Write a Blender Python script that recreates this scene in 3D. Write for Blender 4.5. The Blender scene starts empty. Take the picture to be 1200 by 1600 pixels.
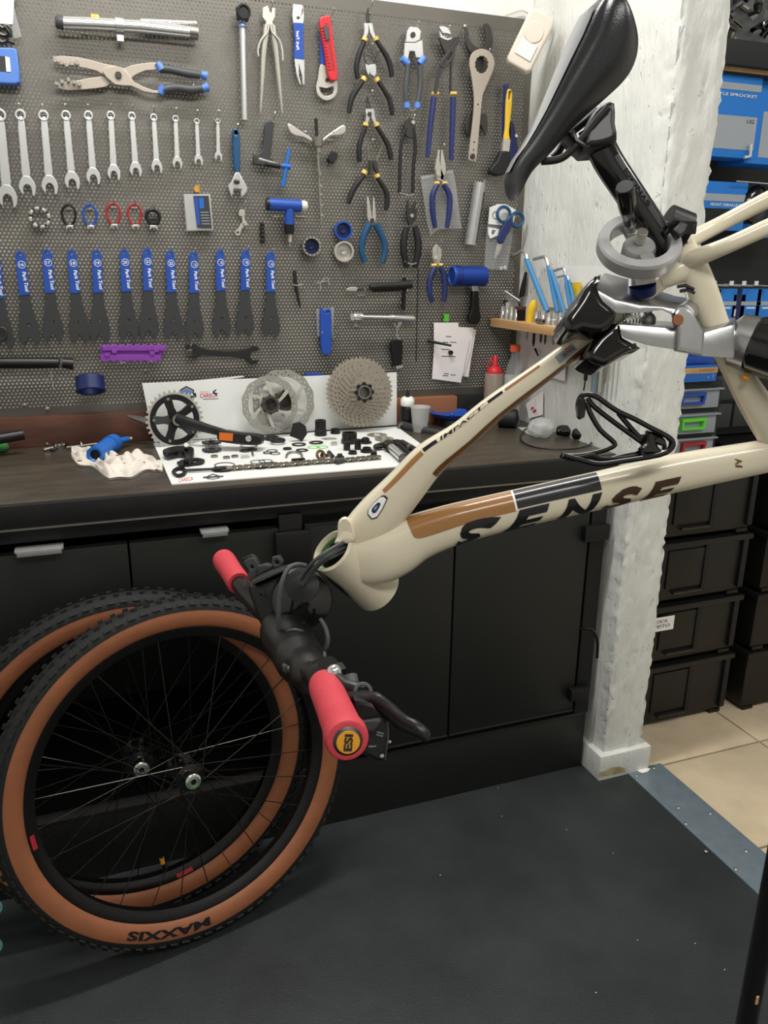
import bpy, bmesh, math, random
import numpy as np
from mathutils import Vector, Matrix
PI = math.pi
SC = bpy.context.scene
COL = SC.collection
# ---------------------------------------------------------------- camera
FPX = 1241.0
_X = Vector((3500, -350, FPX)).normalized()
_D = Vector((-40, 4000, FPX)); _D = (_D - _X * _D.dot(_X)).normalized()
_U = -_D
_Y = _U.cross(_X)
RW = Matrix((_X, _Y, _U))            # world = RW @ cam (x right, y down, z forward)
CP = Vector((0, 0, 1.30))
cam = bpy.data.cameras.new('camera'); camo = bpy.data.objects.new('camera', cam); COL.objects.link(camo)
cam.sensor_fit = 'VERTICAL'; cam.sensor_height = 36; cam.lens = FPX / 1600 * 36; cam.clip_start = .02
mr, mu, mf = RW @ Vector((1, 0, 0)), RW @ Vector((0, -1, 0)), RW @ Vector((0, 0, 1))
m3 = Matrix((mr, mu, -mf)).transposed()
camo.matrix_world = Matrix.Translation(CP) @ m3.to_4x4()
SC.camera = camo
# ---------------------------------------------------------------- world, lights, exposure
w = bpy.data.worlds.new('world'); SC.world = w; w.use_nodes = True
w.node_tree.nodes['Background'].inputs[0].default_value = (.75, .8, .9, 1)
w.node_tree.nodes['Background'].inputs[1].default_value = .06
def area(name, loc, target, sx, sy, power, col=(1, .98, .94)):
    l = bpy.data.lights.new(name, 'AREA'); l.shape = 'RECTANGLE'; l.size = sx; l.size_y = sy; l.energy = power; l.color = col
    o = bpy.data.objects.new(name, l); COL.objects.link(o); o.location = loc
    o.rotation_euler = (Vector(target) - Vector(loc)).to_track_quat('-Z', 'Y').to_euler()
area('ceiling_lamp', (.25, 1.42, 2.6), (.25, 1.55, 0), 1.2, .12, 30)
area('ceiling_lamp', (.3, -.55, 2.6), (.35, .3, 0), 1.5, .3, 27)
area('ceiling_lamp', (1.9, .3, 2.6), (1.8, .6, 0), .9, .3, 16)
SC.view_settings.view_transform = 'Standard'; SC.view_settings.look = 'None'
SC.view_settings.gamma = 1; SC.view_settings.use_curve_mapping = False
SC.view_settings.exposure = 0.0
# ---------------------------------------------------------------- projections of the photograph
YB = 2.08
ZT = .872
NB = Vector((.349, .937, 0))
def ray(px, py): return RW @ Vector((px - 600, py - 800, FPX))
def onY(px, py, y): r = ray(px, py); return CP + r * (y / r.y)
def onX(px, py, x): r = ray(px, py); return CP + r * (x / r.x)
def onZ(px, py, z): r = ray(px, py); return CP + r * ((z - CP.z) / r.z)
def Q(px, py, zc): return CP + ray(px, py) * (zc / FPX)
def BK(px, py, d=.86): r = ray(px, py); return CP + r * (d / r.dot(NB))
def depth(P): return (Vector(P) - CP).dot(mf)
def B(px, py, dy=.015): return onY(px, py, YB - dy)
def T_(px, py, dz=0): return onZ(px, py, ZT + dz)
# ---------------------------------------------------------------- materials
def lin(c): return tuple(((x / 255) / 12.92 if x / 255 <= .04045 else ((x / 255 + .055) / 1.055) ** 2.4) for x in c)
MATS = {}
def M(name, rgb, rough=.5, metal=0, var=.0, vs=20, bump=0, bs=60, spec=.5, trans=0, alpha=1, coat=0, ior=1.45, col2=None, stretch=None):
    m = bpy.data.materials.new(name); m.use_nodes = True; MATS[name] = m
    nt = m.node_tree; b = nt.nodes['Principled BSDF']; L = nt.links.new
    c = lin(rgb); b.inputs['Base Color'].default_value = (*c, 1); b.inputs['Roughness'].default_value = rough
    b.inputs['Metallic'].default_value = metal; b.inputs['Specular IOR Level'].default_value = spec
    b.inputs['Transmission Weight'].default_value = trans; b.inputs['Alpha'].default_value = alpha
    b.inputs['Coat Weight'].default_value = coat; b.inputs['IOR'].default_value = ior; b.inputs['Coat Roughness'].default_value = .08
    tc = nt.nodes.new('ShaderNodeTexCoord'); src = tc.outputs['Object']
    if stretch:
        mp = nt.nodes.new('ShaderNodeMapping'); mp.inputs['Scale'].default_value = stretch; L(src, mp.inputs[0]); src = mp.outputs[0]
    if var or col2:
        n = nt.nodes.new('ShaderNodeTexNoise'); n.inputs['Scale'].default_value = vs; n.inputs['Detail'].default_value = 6; n.inputs['Roughness'].default_value = .62; L(src, n.inputs[0])
        r = nt.nodes.new('ShaderNodeValToRGB'); r.color_ramp.elements[0].position = .32; r.color_ramp.elements[1].position = .7
        c2 = lin(col2) if col2 else tuple(x * (1 - var) for x in c)
        r.color_ramp.elements[0].color = (*c2, 1); r.color_ramp.elements[1].color = (*(c if col2 else tuple(min(1, x * (1 + var)) for x in c)), 1)
        L(n.outputs[0], r.inputs[0]); L(r.outputs[0], b.inputs['Base Color'])
    if bump:
        n2 = nt.nodes.new('ShaderNodeTexNoise'); n2.inputs['Scale'].default_value = bs; n2.inputs['Detail'].default_value = 5; L(src, n2.inputs[0])
        bp = nt.nodes.new('ShaderNodeBump'); bp.inputs['Strength'].default_value = bump; bp.inputs['Distance'].default_value = .004
        L(n2.outputs[0], bp.inputs['Height']); L(bp.outputs[0], b.inputs['Normal'])
    return m
M('plaster', (226, 226, 221), .75, var=.06, vs=5, bump=.5, bs=40)
M('pillar_paint', (218, 219, 214), .55, var=.08, vs=9, bump=.7, bs=70, stretch=(1, 1, .35))
_pm = MATS['pillar_paint'].node_tree; _n = _pm.nodes.new('ShaderNodeTexNoise'); _n.inputs['Scale'].default_value = 48; _n.inputs['Detail'].default_value = 3
_tc = _pm.nodes.new('ShaderNodeTexCoord'); _mp = _pm.nodes.new('ShaderNodeMapping'); _mp.inputs['Scale'].default_value = (1.3, 1.3, .5)
_r = _pm.nodes.new('ShaderNodeValToRGB'); _r.color_ramp.elements[0].position = .655; _r.color_ramp.elements[1].position = .70; _r.color_ramp.elements[0].color = (1, 1, 1, 1); _r.color_ramp.elements[1].color = (0, 0, 0, 1)
_b = _pm.nodes.new('ShaderNodeBump'); _b.inputs['Strength'].default_value = .6; _b.inputs['Distance'].default_value = .004
_pm.links.new(_tc.outputs['Object'], _mp.inputs[0]); _pm.links.new(_mp.outputs[0], _n.inputs[0]); _pm.links.new(_n.outputs[0], _r.inputs[0]); _pm.links.new(_r.outputs[0], _b.inputs['Height'])
_old = [n for n in _pm.nodes if n.type == 'BUMP' and n != _b][0]; _pm.links.new(_old.outputs[0], _b.inputs['Normal']); _pm.links.new(_b.outputs[0], _pm.nodes['Principled BSDF'].inputs['Normal'])
M('grime', (176, 160, 120), .8, var=.3, vs=30)
M('board', (112, 108, 102), .42, metal=.8, var=.10, vs=6)
M('behind', (235, 235, 228), .6)
M('rubber_mat', (48, 53, 54), .5, var=.22, vs=5, bump=.25, bs=300, col2=(34, 37, 39))
M('tile', (206, 188, 160), .35, var=.12, vs=7, bump=.1, bs=30)
M('grout', (130, 112, 92), .9)
M('galv', (126, 140, 150), .42, metal=.35, var=.12, vs=25)
M('worktop', (80, 72, 60), .36, col2=(46, 42, 36), vs=9, bump=.15, bs=60, stretch=(.5, 2, 1))
M('worktop_edge', (15, 15, 15), .5, var=.3, vs=20)
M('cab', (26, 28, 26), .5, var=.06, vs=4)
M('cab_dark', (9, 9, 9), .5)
M('alu', (176, 176, 176), .36, metal=.65, var=.08, vs=40)
M('alu_pol', (168, 168, 169), .27, metal=.88, var=.08, vs=22, bump=.05, bs=30)
M('alu_wheel', (200, 200, 200), .33, metal=.55, var=.06, vs=30)
M('chrome', (215, 215, 215), .18, metal=.85)
M('spanner', (205, 206, 206), .34, metal=.85)
M('steel', (150, 146, 138), .38, metal=.9, var=.08, vs=60)
M('steel_light', (196, 192, 184), .36, metal=.7, var=.05, vs=60)
M('steel_dark', (74, 72, 70), .42, metal=.8, var=.1, vs=60)
M('black_plastic', (13, 13, 14), .38)
M('black_matte', (19, 20, 21), .6)
M('black_gloss', (9, 9, 10), .16, coat=.6)
M('grey_plastic', (68, 70, 73), .5)
M('dkgrey', (48, 50, 52), .5)
M('blue', (30, 72, 160), .4)
M('blue_ano', (24, 62, 150), .28, metal=.35)
M('blue_deep', (18, 32, 84), .4)
M('navy', (34, 44, 96), .42)
M('blue_teal', (30, 74, 112), .32)
M('blue_bright', (32, 100, 184), .35)
M('ltblue', (86, 128, 206), .45)
M('hexblue', (60, 130, 186), .42)
M('yellow', (230, 190, 50), .42)
M('yellow_soft', (222, 186, 96), .45)
M('redp', (196, 40, 50), .4)
M('red', (158, 36, 44), .4)
M('purple', (140, 70, 172), .32, metal=.3)
M('grip_red', (190, 58, 70), .62, var=.05, vs=30, bump=.15, bs=400)
M('cream', (214, 205, 182), .28, coat=.5, spec=.5)
M('bronze', (150, 104, 56), .3, coat=.5)
M('brown', (98, 66, 36), .35, coat=.5)
M('decal_black', (22, 22, 26), .3, coat=.4)
M('decal_brown', (62, 42, 28), .4)
M('white', (236, 236, 232), .5)
M('paper', (232, 226, 224), .8, var=.04, vs=8)
M('card', (226, 227, 224), .38)
M('ink', (62, 62, 66), .7)
M('tan', (142, 87, 57), .6, var=.14, vs=12, bump=.1, bs=150)
M('tread', (17, 18, 19), .75, var=.15, vs=60, bump=.3, bs=200)
M('rim', (8, 8, 9), .35)
M('spoke', (62, 60, 57), .25, metal=.9)
M('wood', (205, 168, 118), .55, col2=(176, 134, 86), vs=7, stretch=(3, .4, 8), bump=.1)
M('wood_red', (104, 64, 48), .6, col2=(60, 38, 30), vs=6, stretch=(.6, 3, 3))
M('wood_mid', (150, 98, 66), .6, var=.12, vs=8)
M('rag', (208, 200, 190), .9, var=.08, vs=30, bump=.5, bs=120)
M('rag_stain', (140, 70, 60), .9)
M('orange', (196, 98, 30), .4)
M('orange_cap', (222, 92, 50), .4)
M('green', (96, 205, 60), .4)
M('green_dk', (60, 120, 60), .4)
M('clear', (225, 230, 232), .12, alpha=.15, spec=.6)
M('clear_soft', (200, 202, 202), .25, alpha=.22, spec=.6)
M('frosted', (205, 206, 204), .5, alpha=.5)
M('oilbottle', (176, 160, 146), .3, alpha=.5)
M('crate', (17, 17, 15), .42)
M('greyplastic', (140, 148, 156), .5)
M('bin_dark', (58, 60, 62), .5)
M('shelf_dark', (30, 32, 33), .6)
M('pvc', (214, 204, 190), .45)
M('lens', (214, 222, 220), .2)
M('beigegrey', (172, 162, 150), .45, metal=.2)
M('box_blue', (34, 128, 222), .45)
M('box_grey', (168, 176, 186), .5)
M('saddle', (38, 39, 43), .30, spec=.6, bump=.1, bs=500)
M('saddle_highlight', (132, 134, 140), .18, spec=.8)  # pale grey that paints the bright sheen on the saddle's left flank
M('teal', (18, 66, 72), .4)
M('gum_orange', (214, 150, 40), .45)
M('cassette', (168, 160, 148), .36, metal=.75, var=.1, vs=90)
M('rotor', (176, 174, 168), .3, metal=.8)
M('chain', (120, 112, 98), .35, metal=.8)
# ---------------------------------------------------------------- mesh helpers
class MB:
    def __init__(s): s.v = []; s.f = []
    def add(s, v, f):
        n = len(s.v); s.v += [tuple(p) for p in v]; s.f += [tuple(i + n for i in q) for q in f]; return s
    def box(s, c, d, R=None):
        c = Vector(c); h = Vector(d) / 2; R = R or Matrix.Identity(3)
        v = [c + R @ Vector((x * h.x, y * h.y, z * h.z)) for x in (-1, 1) for y in (-1, 1) for z in (-1, 1)]
        return s.add(v, [(0, 1, 3, 2), (4, 6, 7, 5), (0, 4, 5, 1), (2, 3, 7, 6), (0, 2, 6, 4), (1, 5, 7, 3)])
    def bx(s, x0, x1, y0, y1, z0, z1): return s.box(((x0 + x1) / 2, (y0 + y1) / 2, (z0 + z1) / 2), (abs(x1 - x0), abs(y1 - y0), abs(z1 - z0)))
    def tube(s, pts, r, seg=8, closed=False, caps=True, up=None, r2=None):
        P = [Vector(p) for p in pts]; n = len(P)
        rr = list(r) if hasattr(r, '__len__') else [r] * n
        r2 = rr if r2 is None else (list(r2) if hasattr(r2, '__len__') else [r2] * n)
        base = len(s.v); a = None; rings = []
        for i in range(n):
            if closed: t = P[(i + 1) % n] - P[i - 1]
            else: t = P[min(i + 1, n - 1)] - P[max(i - 1, 0)]
            if t.length < 1e-9: t = Vector((0, 0, 1))
            t.normalize()
            if up is not None: a = Vector(up) - t * Vector(up).dot(t)
            elif a is None:
                a = Vector((0, 0, 1)) if abs(t.z) < .9 else Vector((1, 0, 0)); a = a - t * a.dot(t)
            else: a = a - t * a.dot(t)
            a.normalize(); b = t.cross(a)
            rings.append([P[i] + a * (rr[i] * math.cos(2 * PI * k / seg)) + b * (r2[i] * math.sin(2 * PI * k / seg)) for k in range(seg)])
        v = [p for q in rings for p in q]; f = []
        for i in range(n if closed else n - 1):
            j = (i + 1) % n
            for k in range(seg):
                f.append((i * seg + k, i * seg + (k + 1) % seg, j * seg + (k + 1) % seg, j * seg + k))
        if caps and not closed:
            f.append(tuple(range(seg))[::-1]); f.append(tuple((n - 1) * seg + k for k in range(seg)))
        return s.add(v, f)
    def lathe(s, prof, o, axis, seg=24, close=False, ref=None):
        o = Vector(o); t = Vector(axis).normalized()
        a = Vector(ref) if ref is not None else (Vector((0, 0, 1)) if abs(t.z) < .9 else Vector((1, 0, 0)))
        a = (a - t * a.dot(t)).normalized(); b = t.cross(a)
        v = [o + t * h + (a * math.cos(2 * PI * k / seg) + b * math.sin(2 * PI * k / seg)) * max(r, 1e-5) for r, h in prof for k in range(seg)]
        f = []; n = len(prof)
        for i in range(n if close else n - 1):
            j = (i + 1) % n
            for k in range(seg): f.append((i * seg + k, i * seg + (k + 1) % seg, j * seg + (k + 1) % seg, j * seg + k))
        if not close:
            f.append(tuple(range(seg))[::-1]); f.append(tuple((n - 1) * seg + k for k in range(seg)))
        return s.add(v, f)
    def torus(s, c, axis, R, r, seg=28, sg=8):
        return s.lathe([(R + r * math.cos(2 * PI * k / sg), r * math.sin(2 * PI * k / sg)) for k in range(sg)], c, axis, seg, close=True)
    def ball(s, c, r, seg=12, sc=(1, 1, 1)):
        n = seg // 2; c = Vector(c); v = []; f = []
        for i in range(n + 1):
            th = PI * i / n
            for k in range(seg):
                ph = 2 * PI * k / seg
                v.append(c + Vector((r * sc[0] * math.sin(th) * math.cos(ph), r * sc[1] * math.sin(th) * math.sin(ph), r * sc[2] * math.cos(th))))
        for i in range(n):
            for k in range(seg): f.append((i * seg + k, i * seg + (k + 1) % seg, (i + 1) * seg + (k + 1) % seg, (i + 1) * seg + k))
        return s.add(v, f)
def smooth_poly(pts, k=4, closed=True):
    out = []; n = len(pts)
    rng = range(n) if closed else range(n - 1)
    for i in rng:
        if closed: p0, p1, p2, p3 = pts[i - 1], pts[i], pts[(i + 1) % n], pts[(i + 2) % n]
        else: p0, p1, p2, p3 = pts[max(i - 1, 0)], pts[i], pts[i + 1], pts[min(i + 2, n - 1)]
        for j in range(k):
            t = j / k
            out.append(tuple(.5 * (2 * b + (c - a) * t + (2 * a - 5 * b + 4 * c - d) * t * t + (3 * b - a - 3 * c + d) * t ** 3) for a, b, c, d in zip(p0, p1, p2, p3)))
    if not closed: out.append(tuple(pts[-1]))
    return out
def circ(cx, cy, r, n=14, ry=None): return [(cx + r * math.cos(2 * PI * k / n), cy + (ry or r) * math.sin(2 * PI * k / n)) for k in range(n)]
def plate(outlines, th, frame, bev=0, mb=None):
    """outlines in the frame's xy plane, extruded to +-th/2 along the frame's z"""
    cu = bpy.data.curves.new('tmp', 'CURVE'); cu.dimensions = '2D'; cu.fill_mode = 'BOTH'
    bev = min(bev, th * .45)
    cu.extrude = max(th / 2 - bev, 1e-5); cu.bevel_depth = bev; cu.bevel_resolution = (3 if bev > .004 else 1) if bev else 0; cu.offset = -bev
    for pts in outlines:
        sp = cu.splines.new('POLY'); sp.points.add(len(pts) - 1)
        for i, p in enumerate(pts): sp.points[i].co = (p[0], p[1], 0, 1)
        sp.use_cyclic_u = True
    ob = bpy.data.objects.new('tmp', cu)
    me = bpy.data.meshes.new_from_object(ob)
    mb = mb or MB()
    mb.add([frame @ v.co for v in me.vertices], [tuple(p.vertices) for p in me.polygons])
    bpy.data.objects.remove(ob); bpy.data.meshes.remove(me); bpy.data.curves.remove(cu)
    return mb
def frame(o, x, y):
    x = Vector(x).normalized(); y = Vector(y); y = (y - x * y.dot(x)).normalized(); z = x.cross(y)
    m = Matrix((x, y, z)).transposed().to_4x4(); m.translation = Vector(o); return m
def bplate(outlines, dy, th, bev=.0008, sm=0, mb=None):
    """px outlines on the pegboard: front face dy in front of the board, thickness th"""
    fr = frame((0, YB - dy + th / 2, 0), (1, 0, 0), (0, 0, 1))
    o2 = []
    for i, pts in enumerate(outlines):
        q = [(lambda p: (p.x, p.z))(B(a, b, dy)) for a, b in pts]
        o2.append(smooth_poly(q, sm) if sm and (i == 0 or sm > 0) else q)
    return plate(o2, th, fr, bev, mb)
def cplate(outlines, zc, th, bev=.002, sm=0, mb=None, tilt=None):
    """px outline facing the viewer at camera depth zc, real thickness th"""
    px, py = outlines[0][0]; o = CP + mf * (zc + th / 2); fr = frame(o, mr, mu)
    o2 = [[((a - 600) * zc / FPX, (800 - b) * zc / FPX) for a, b in pts] for pts in outlines]
    if sm: o2[0] = smooth_poly(o2[0], sm)
    return plate(o2, th, fr, bev, mb)
def btube(pts, rpx, seg=8, dy=.015, mb=None, sm=3, closed=False):
    P = [B(p[0], p[1], p[2] if len(p) > 2 else dy) for p in pts]
    if sm and len(P) > 2:
        P = smooth_poly([tuple(p) for p in P], sm, closed)
    S = depth(P[0]) / FPX
    n = len(P)
    if hasattr(rpx, '__len__'): r = list(np.interp(np.linspace(0, 1, n), np.linspace(0, 1, len(rpx)), rpx) * S)
    else: r = rpx * S
    return (mb or MB()).tube(P, r, seg, closed=closed)
ALLNAMES = {}
def part(name, mb, mat, parent=None, smooth=40, label=None, kind=None, bevel=0):
    me = bpy.data.meshes.new(name)
    off = Vector(parent.get('_o', (0, 0, 0))) if parent is not None else Vector((0, 0, 0))
    if parent is None and mb.v:
        A = np.array(mb.v); off = Vector(((A[:, 0].min() + A[:, 0].max()) / 2, (A[:, 1].min() + A[:, 1].max()) / 2, A[:, 2].min()))
    me.from_pydata([tuple(Vector(p) - off) for p in mb.v], [], mb.f)
    if bevel:
        bm = bmesh.new(); bm.from_mesh(me); bmesh.ops.recalc_face_normals(bm, faces=bm.faces)
        es = [e for e in bm.edges if len(e.link_faces) == 2 and e.calc_face_angle(0) > .6]
        bmesh.ops.bevel(bm, geom=es, offset=bevel, segments=2, affect='EDGES', profile=.6, clamp_overlap=True); bm.to_mesh(me); bm.free()
    else:
        bm = bmesh.new(); bm.from_mesh(me); bmesh.ops.recalc_face_normals(bm, faces=bm.faces); bm.to_mesh(me); bm.free()
    if smooth:
        me.polygons.foreach_set('use_smooth', [True] * len(me.polygons)); me.set_sharp_from_angle(angle=math.radians(smooth))
    me.materials.append(MATS[mat])
    o = bpy.data.objects.new(name, me); COL.objects.link(o)
    if parent is not None: o.parent = parent
    else: o.location = off
    o['_o'] = tuple(off)
    if label: o['label'] = label
    if kind: o['kind'] = kind
    return o
def thing(name, label, cat, loc, group=None):
    o = bpy.data.objects.new(name, None); COL.objects.link(o); o.empty_display_size = .02
    o.location = loc; o['_o'] = tuple(loc); o['label'] = label; o['category'] = cat
    if group: o['group'] = group
    return o
def solo(name, mb, mat, label, cat, group=None, **k):
    o = part(name, mb, mat, None, **k); o['label'] = label; o['category'] = cat
    if group: o['group'] = group
    return o
def struct(name, mb, mat, **k): return part(name, mb, mat, None, kind='structure', **k)
def text_geo(s, bold=.0, shear=0, cuts=0, spacing=1):
    cu = bpy.data.curves.new('tmp', 'FONT'); cu.body = s; cu.offset = bold; cu.shear = shear; cu.resolution_u = 3; cu.space_character = spacing
    ob = bpy.data.objects.new('tmp', cu); me = bpy.data.meshes.new_from_object(ob)
    V = np.array([v.co[:2] for v in me.vertices]); lo = V.min(0); hi = V.max(0)
    bm = bmesh.new(); bm.from_mesh(me)
    for v in bm.verts: v.co = Vector(((v.co.x - lo[0]) / (hi[0] - lo[0]), (v.co.y - lo[1]) / (hi[1] - lo[1]), 0))
    for k in range(1, cuts):
        bmesh.ops.bisect_plane(bm, geom=bm.verts[:] + bm.edges[:] + bm.faces[:], plane_co=(0, k / cuts, 0), plane_no=(0, 1, 0))
    for k in range(1, cuts * 3):
        bmesh.ops.bisect_plane(bm, geom=bm.verts[:] + bm.edges[:] + bm.faces[:], plane_co=(k / cuts / 3, 0, 0), plane_no=(1, 0, 0))
    bm.verts.index_update()
    v = [tuple(x.co) for x in bm.verts]; f = [tuple(x.index for x in q.verts) for q in bm.faces]
    bm.free(); bpy.data.objects.remove(ob); bpy.data.meshes.remove(me); bpy.data.curves.remove(cu)
    return v, f
def lettering(s, o, x, y, wd, ht, mat, parent, name='lettering', bold=.0, shear=0):
    """flat print: lower-left corner o, directions x and y, width and height in metres"""
    v, f = text_geo(s, bold, shear); o = Vector(o); x = Vector(x).normalized(); y = Vector(y).normalized()
    return part(name, MB().add([o + x * (p[0] * wd) + y * (p[1] * ht) for p in v], f), mat, parent, smooth=0)
def blettering(s, a, b, c, dy, mat, parent, bold=0, shear=0, name='lettering'):
    """print on the pegboard plane: a lower-left, b lower-right, c upper-left, in px"""
    A, Bp, C = B(*a, dy), B(*b, dy), B(*c, dy)
    v, f = text_geo(s, bold, shear)
    return part(name, MB().add([A + (Bp - A) * p[0] + (C - A) * p[1] for p in v], f), mat, parent, smooth=0)
ORD = ['first', 'second', 'third', 'fourth', 'fifth', 'sixth', 'seventh', 'eighth', 'ninth', 'tenth', 'eleventh', 'twelfth']
def hook(px, py, what, w_=5, L=.034):
    """wire peg hook with a cross bar lying on the board"""
    S = depth(B(px, py, .0)) / FPX
    b0 = B(px, py, .001)
    mb = MB().tube([b0 + Vector((0, 0, -.004)), b0 + Vector((0, -L * .5, -.004)), b0 + Vector((0, -L * .85, -.001)), b0 + Vector((0, -L, .006))], .0013, 6)
    mb.tube([b0 + Vector((-w_ * S, -.002, -.010)), b0 + Vector((w_ * S, -.002, -.010))], .0011, 6)
    mb.tube([b0 + Vector((0, -.002, -.004)), b0 + Vector((0, -.002, -.012))], .0011, 6)
    mb.ball(b0 + Vector((0, -L, .006)), .002, 8)
    return solo('peg_hook', mb, 'chrome', 'thin metal peg hook holding ' + what, 'hook', 'metal peg hooks on the perforated board')
def copy_tree(o, parent=None, skip=()):
    c = o.copy(); COL.objects.link(c); c.parent = parent
    for ch in [x for x in bpy.data.objects if x.parent == o]:
        if ch.name.split('.')[0] not in skip: copy_tree(ch, c)
    return c
exec_order = []
random.seed(4)
# ================================================================ SETTING
XL, XR, YF, YW, ZC = -1.5, 3.0, -1.6, 2.086, 2.7
struct('floor', MB().bx(XL, XR, YF, YW + .02, -.06, -.012), 'grout')
flo = bpy.data.objects['floor']
# beige tiles: joints at x=1.715+.45k, y=1.49-.34k
ty = 1.49; tx = 1.715
for i in range(-1, 3):
    for j in range(-1, 7):
        x0, x1 = tx + (i - .0) * .46 + .003, tx + (i + 1) * .46 - .003
        y0, y1 = ty - j * .345 + .003, ty - (j - 1) * .345 - .003 + (.03 if j == -1 else 0)
        if j == -1: y1 = min(y1, YW)
        x1 = min(x1, XR)
        if x1 - x0 < .05 or y0 > YW: continue
        part('tile', MB().bx(x0, x1, y0, min(y1, YW), -.012, 0), 'tile', flo, bevel=.0015)
mat = struct('floor_mat', MB().bx(XL, 1.262, YF, 1.56, -.011, .003), 'rubber_mat')
mat['label'] = 'black rubber sheet covering the workshop floor'
s = thing('threshold_strip', 'grey galvanised metal strip screwed down between rubber floor and beige tiles', 'metal strip', (1.315, .7, 0))
part('strip', MB().bx(1.258, 1.37, -.6, 1.493, .001, .0055), 'galv', s, bevel=.0008)
mb = MB()
for (a, b) in ((995, 1212), (1022, 1200), (1060, 1262), (1072, 1287), (1110, 1271), (1103, 1330), (1150, 1358), (1166, 1330)):
    q = onZ(a, b, .006); mb2 = MB().lathe([(0, .003), (.003, .0025), (.005, .0005), (.005, 0)][::-1], q, (0, 0, 1), 10)
    part('screw', mb2, 'steel', s)
P = [onZ(*p, .0062) for p in ((995, 1203), (1002, 1200), (1016, 1201), (1012, 1206), (1004, 1208), (998, 1206))]
part('paint_chip', MB().add([p + Vector((0, 0, .0008)) for p in P] + P, [tuple(range(6)), tuple(range(11, 5, -1))] + [(i, (i + 1) % 6, 6 + (i + 1) % 6, 6 + i) for i in range(6)]), 'white', s, smooth=0)
struct('wall_back', MB().bx(XL, XR, YW, YW + .1, 0, ZC), 'plaster')
struct('wall_left', MB().bx(XL - .1, XL, YF, YW, 0, ZC), 'plaster')
struct('wall_right', MB().bx(XR, XR + .1, YF, YW, 0, ZC), 'plaster')
struct('wall_front', MB().bx(XL, XR, YF - .1, YF, 0, ZC), 'plaster')
struct('ceiling', MB().bx(XL, XR, YF, YW, ZC, ZC + .1), 'plaster')
# pillar: chiselled, uneven plaster
def rough_pillar():
    x0, x1, y0, y1 = 1.182, 1.306, 1.502, YW - .002
    nz = 230; z0, z1 = .05, ZC
    # perimeter samples: left face, front face, right face
    per = [(x0, y1 - (y1 - y0) * t / 36, -1, 0) for t in range(36)]
    per += [(x0 + (x1 - x0) * t / 22, y0, 0, -1) for t in range(23)]
    per += [(x1, y0 + (y1 - y0) * (t + 1) / 10, 1, 0) for t in range(10)]
    rnd = np.random.RandomState(3)
    n = len(per)
    def noise(shape, k, seed):
        g = np.random.RandomState(seed).randn(shape[0] // k[0] + 3, shape[1] // k[1] + 3)
        yi = np.arange(shape[0]) / k[0]; xi = np.arange(shape[1]) / k[1]
        y0_, x0_ = yi.astype(int), xi.astype(int); fy, fx = (yi - y0_)[:, None], (xi - x0_)[None]
        fy = fy * fy * (3 - 2 * fy); fx = fx * fx * (3 - 2 * fx)
        return (g[y0_][:, x0_] * (1 - fy) + g[y0_ + 1][:, x0_] * fy) * (1 - fx) + (g[y0_][:, x0_ + 1] * (1 - fy) + g[y0_ + 1][:, x0_ + 1] * fy) * fx
    N = noise((nz + 1, n), (14, 5), 1) * .0016 + noise((nz + 1, n), (4, 3), 2) * .0009 + noise((nz + 1, n), (1, 1), 6) * .0004
    pits = noise((nz + 1, n), (3, 1), 8)
    v = []
    for i in range(nz + 1):
        z = z0 + (z1 - z0) * i / nz
        for k, (x, y, nx, ny) in enumerate(per):
            e = N[i, k]
            if k >= 36 and k < 59 and pits[i, k] > 1.7: e -= .0035
            if k in (35, 36, 37): # rough arris
                e += -.003 + .003 * rnd.randn() * .6 - .003 * (rnd.rand() > .7)
            if k in (57, 58, 59): e += -.002 + .003 * rnd.randn() * .6
            if k < 36: e *= .7
            vx, vy = (nx, ny) if k not in (36, 58) else ((-.7, -.7) if k == 36 else (.7, -.7))
            v.append((x + vx * e, y + vy * e, z))
    f = [(i * n + k, i * n + k + 1, (i + 1) * n + k + 1, (i + 1) * n + k) for i in range(nz) for k in range(n - 1)]
    return MB().add(v, f)
pil = struct('wall_pillar', rough_pillar(), 'pillar_paint', smooth=50)
part('base_block', MB().bx(1.165, 1.325, 1.485, 1.60, 0, .075), 'pillar_paint', pil, bevel=.004)
P = [onY(*p, 1.4835) for p in ((936, 1214), (937, 1207), (946, 1205), (955, 1200), (966, 1198), (976, 1200), (978, 1206), (960, 1210))]
part('rust_stain', MB().add(P, [tuple(range(8))]), 'grime', pil, smooth=0)
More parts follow.
